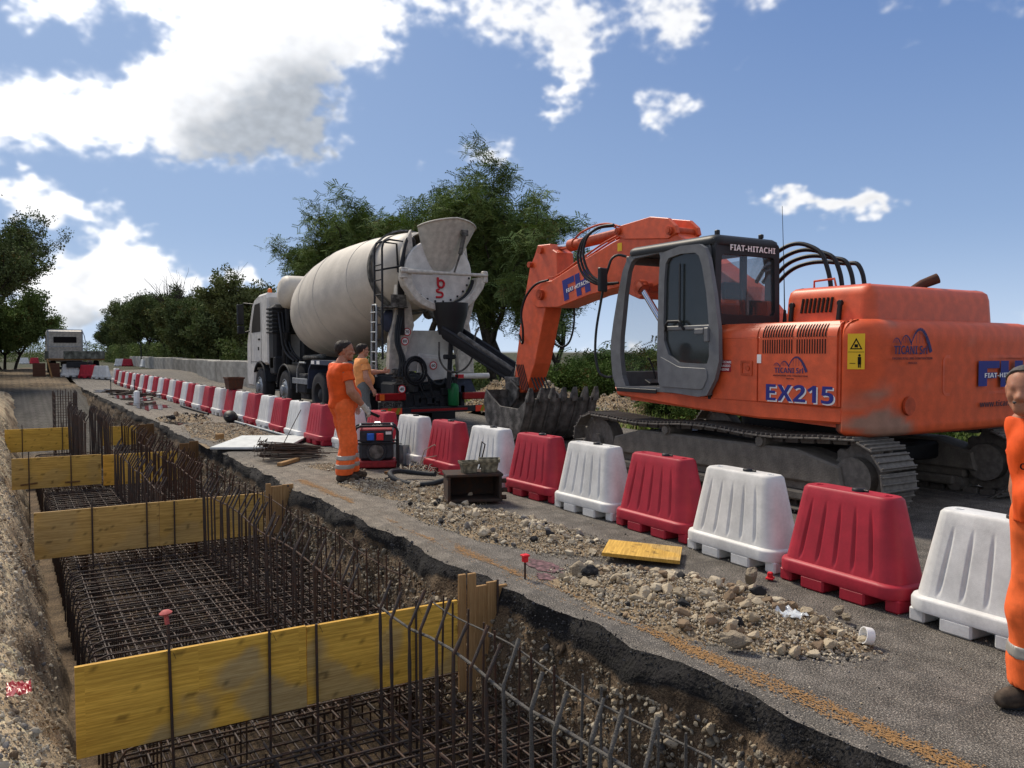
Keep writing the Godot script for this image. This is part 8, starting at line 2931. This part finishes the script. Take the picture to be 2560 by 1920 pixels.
func build_people() -> void:
	M.skin_tan = mat(srgb(176, 122, 96), 0.55, 0.0, "soft", 6.0)
	M.skin_tan.subsurf_scatter_enabled = true
	M.skin_tan.subsurf_scatter_strength = 0.15
	M.skin_pale = mat(srgb(196, 142, 116), 0.55, 0.0, "soft", 6.0)
	M.hi_vis = mat(srgb(238, 88, 22), 0.8, 0.0, "soft", 4.0)
	M.hi_vis_trousers = mat(srgb(250, 112, 52), 0.8, 0.0, "soft", 5.0)
	M.peach = mat(srgb(246, 164, 96), 0.85, 0.0, "soft", 4.0)
	M.grey_cloth = mat(srgb(112, 118, 116), 0.9, 0.0, "soft", 5.0)
	M.hair_dark = mat(srgb(46, 36, 32), 0.7, 0.0, "speckled", 9.0)
	M.hair_grey = mat(srgb(92, 86, 82), 0.7, 0.0, "speckled", 9.0)
	M.eye = mat(srgb(36, 28, 24), 0.2)
	M.glove = mat(srgb(206, 200, 188), 0.85, 0.0, "dusty", 6.0)
	M.boot = mat(srgb(98, 84, 70), 0.85, 0.0, "stained", 5.0)
	M.reflective = mat(srgb(158, 154, 146), 0.35, 0.2)
	var std := {"pelvis": Vector3(0, 0.97, 0), "chest": Vector3(0, 1.3, 0.02), "neck": Vector3(0, 1.48, 0.03), "head": Vector3(0, 1.635, 0.0), "sh_r": Vector3(0.185, 1.42, 0.03), "sh_l": Vector3(-0.185, 1.42, 0.03), "el_r": Vector3(0.26, 1.14, 0.06), "el_l": Vector3(-0.26, 1.14, 0.06), "wr_r": Vector3(0.25, 0.9, -0.04), "wr_l": Vector3(-0.25, 0.9, -0.04), "hip_r": Vector3(0.095, 0.92, 0.01), "hip_l": Vector3(-0.095, 0.92, 0.01), "kn_r": Vector3(0.11, 0.5, -0.02), "kn_l": Vector3(-0.11, 0.5, -0.02), "an_r": Vector3(0.12, 0.09, 0.02), "an_l": Vector3(-0.12, 0.09, 0.02)}
	# the man at the trench edge
	var j := std.duplicate()
	j.chest = Vector3(0, 1.3, 0.04); j.neck = Vector3(0, 1.47, 0.02); j.head = Vector3(0, 1.63, -0.03)
	j.el_r = Vector3(0.27, 1.13, -0.0); j.wr_r = Vector3(0.25, 0.92, -0.19)
	j.el_l = Vector3(-0.26, 1.13, -0.02); j.wr_l = Vector3(-0.22, 0.93, -0.22)
	j.an_l = Vector3(-0.12, 0.09, -0.17); j.kn_l = Vector3(-0.11, 0.5, -0.1); j.an_r = Vector3(0.11, 0.09, 0.04)
	var p1 := person("worker in bright orange T-shirt and trousers standing at the trench edge", Vector3(3.68, 0.0, -10.15), deg_to_rad(-88.0), {"h": 1.79, "j": j, "belly": 0.05, "gaze": deg_to_rad(-22.0), "curl": 0.6, "skin": M.skin_tan, "hair": M.hair_dark, "hairline": 0.075, "shirt": M.hi_vis, "trousers": M.hi_vis_trousers, "hem": -0.06, "wide": 0.02, "cuff": 0.09, "bands": [0.2, 0.31], "glove_r": 1, "glove_l": 1, "pocket": 1})
	var tl := MB.new()
	tl.tube([Vector3(0.0, 0.02, 0.0), Vector3(0.05, 0.0, 0.0), Vector3(0.16, -0.05, 0.01)], 0.011, 7)
	tl.tube([Vector3(0.0, -0.015, 0.01), Vector3(0.05, -0.02, 0.0), Vector3(0.15, -0.065, -0.01)], 0.01, 7)
	tag(obj(tl, "pincers", M.black_metal, null, Vector3(3.92, 0.88, -9.9)), "dark pincers held in the white glove of the trench edge worker", "pincers")
	# the man at the mixer's controls
	j = std.duplicate()
	j.el_l = Vector3(-0.28, 1.2, -0.2); j.wr_l = Vector3(-0.22, 1.22, -0.46)
	j.el_r = Vector3(0.25, 1.12, 0.0); j.wr_r = Vector3(0.25, 0.9, -0.12)
	person("worker in peach T-shirt and grey trousers at the mixer's control levers", Vector3(5.92, 0.02, -15.2), deg_to_rad(-96.0), {"h": 1.78, "j": j, "belly": 0.045, "gaze": deg_to_rad(4.0), "curl": 0.5, "skin": M.skin_pale, "hair": M.hair_dark, "hairline": 0.06, "shirt": M.peach, "trousers": M.grey_cloth, "hem": -0.09, "wide": 0.0, "cuff": 0.07, "shades": 1})
	# the man walking in from beyond the frame
	j = std.duplicate()
	j.el_r = Vector3(0.22, 1.15, 0.14); j.wr_r = Vector3(0.21, 0.92, 0.05); j.neck = Vector3(0.08, 1.46, 0.0); j.head = Vector3(0.17, 1.6, -0.03); j.chest = Vector3(0.04, 1.3, 0.02)
	var p3 := person("grey haired worker in orange with a printed T-shirt beside the last white barrier", Vector3(4.07, 0.0, -1.868), deg_to_rad(100.0), {"h": 1.61, "j": j, "belly": 0.045, "gaze": deg_to_rad(6.0), "curl": 0.75, "skin": M.skin_tan, "hair": M.hair_grey, "hairline": 0.085, "shirt": M.hi_vis, "trousers": M.hi_vis_trousers, "hem": -0.02, "wide": 0.035, "cuff": 0.1, "bands": [0.27], "moustache": 1, "foot_r": -0.5, "foot_l": -0.2})
	words("CGIL MOLISE", 0.028, M.slot, p3, Vector3(0.0, 1.14, -0.2), Basis(Vector3.UP, PI), 0.004)
	var lg := MB.new()
	for i in 5:
		var a := -0.9 + i * 0.45
		lg.tube([Vector3(0, 0, 0), Vector3(sin(a) * 0.03, cos(a) * 0.035 + 0.01, 0), Vector3(sin(a) * 0.035, cos(a) * 0.06 + 0.01, 0)], 0.005, 5)
	obj(lg, "chest_print", M.slot, p3, Vector3(0.06, 1.2, -0.152))

func _ready() -> void:
	NZ = noise(301, 0.02, 3)
	NF = noise(302, 0.05, 3)
	camera_and_light()
	make_textures()
	materials_ground()
	make_stones()
	build_ground()
	build_road_details()
	materials_site()
	build_barriers()
	build_trench_works()
	materials_machines()
	build_excavator()
	build_mixer()
	build_background()
	build_props()
	build_people()
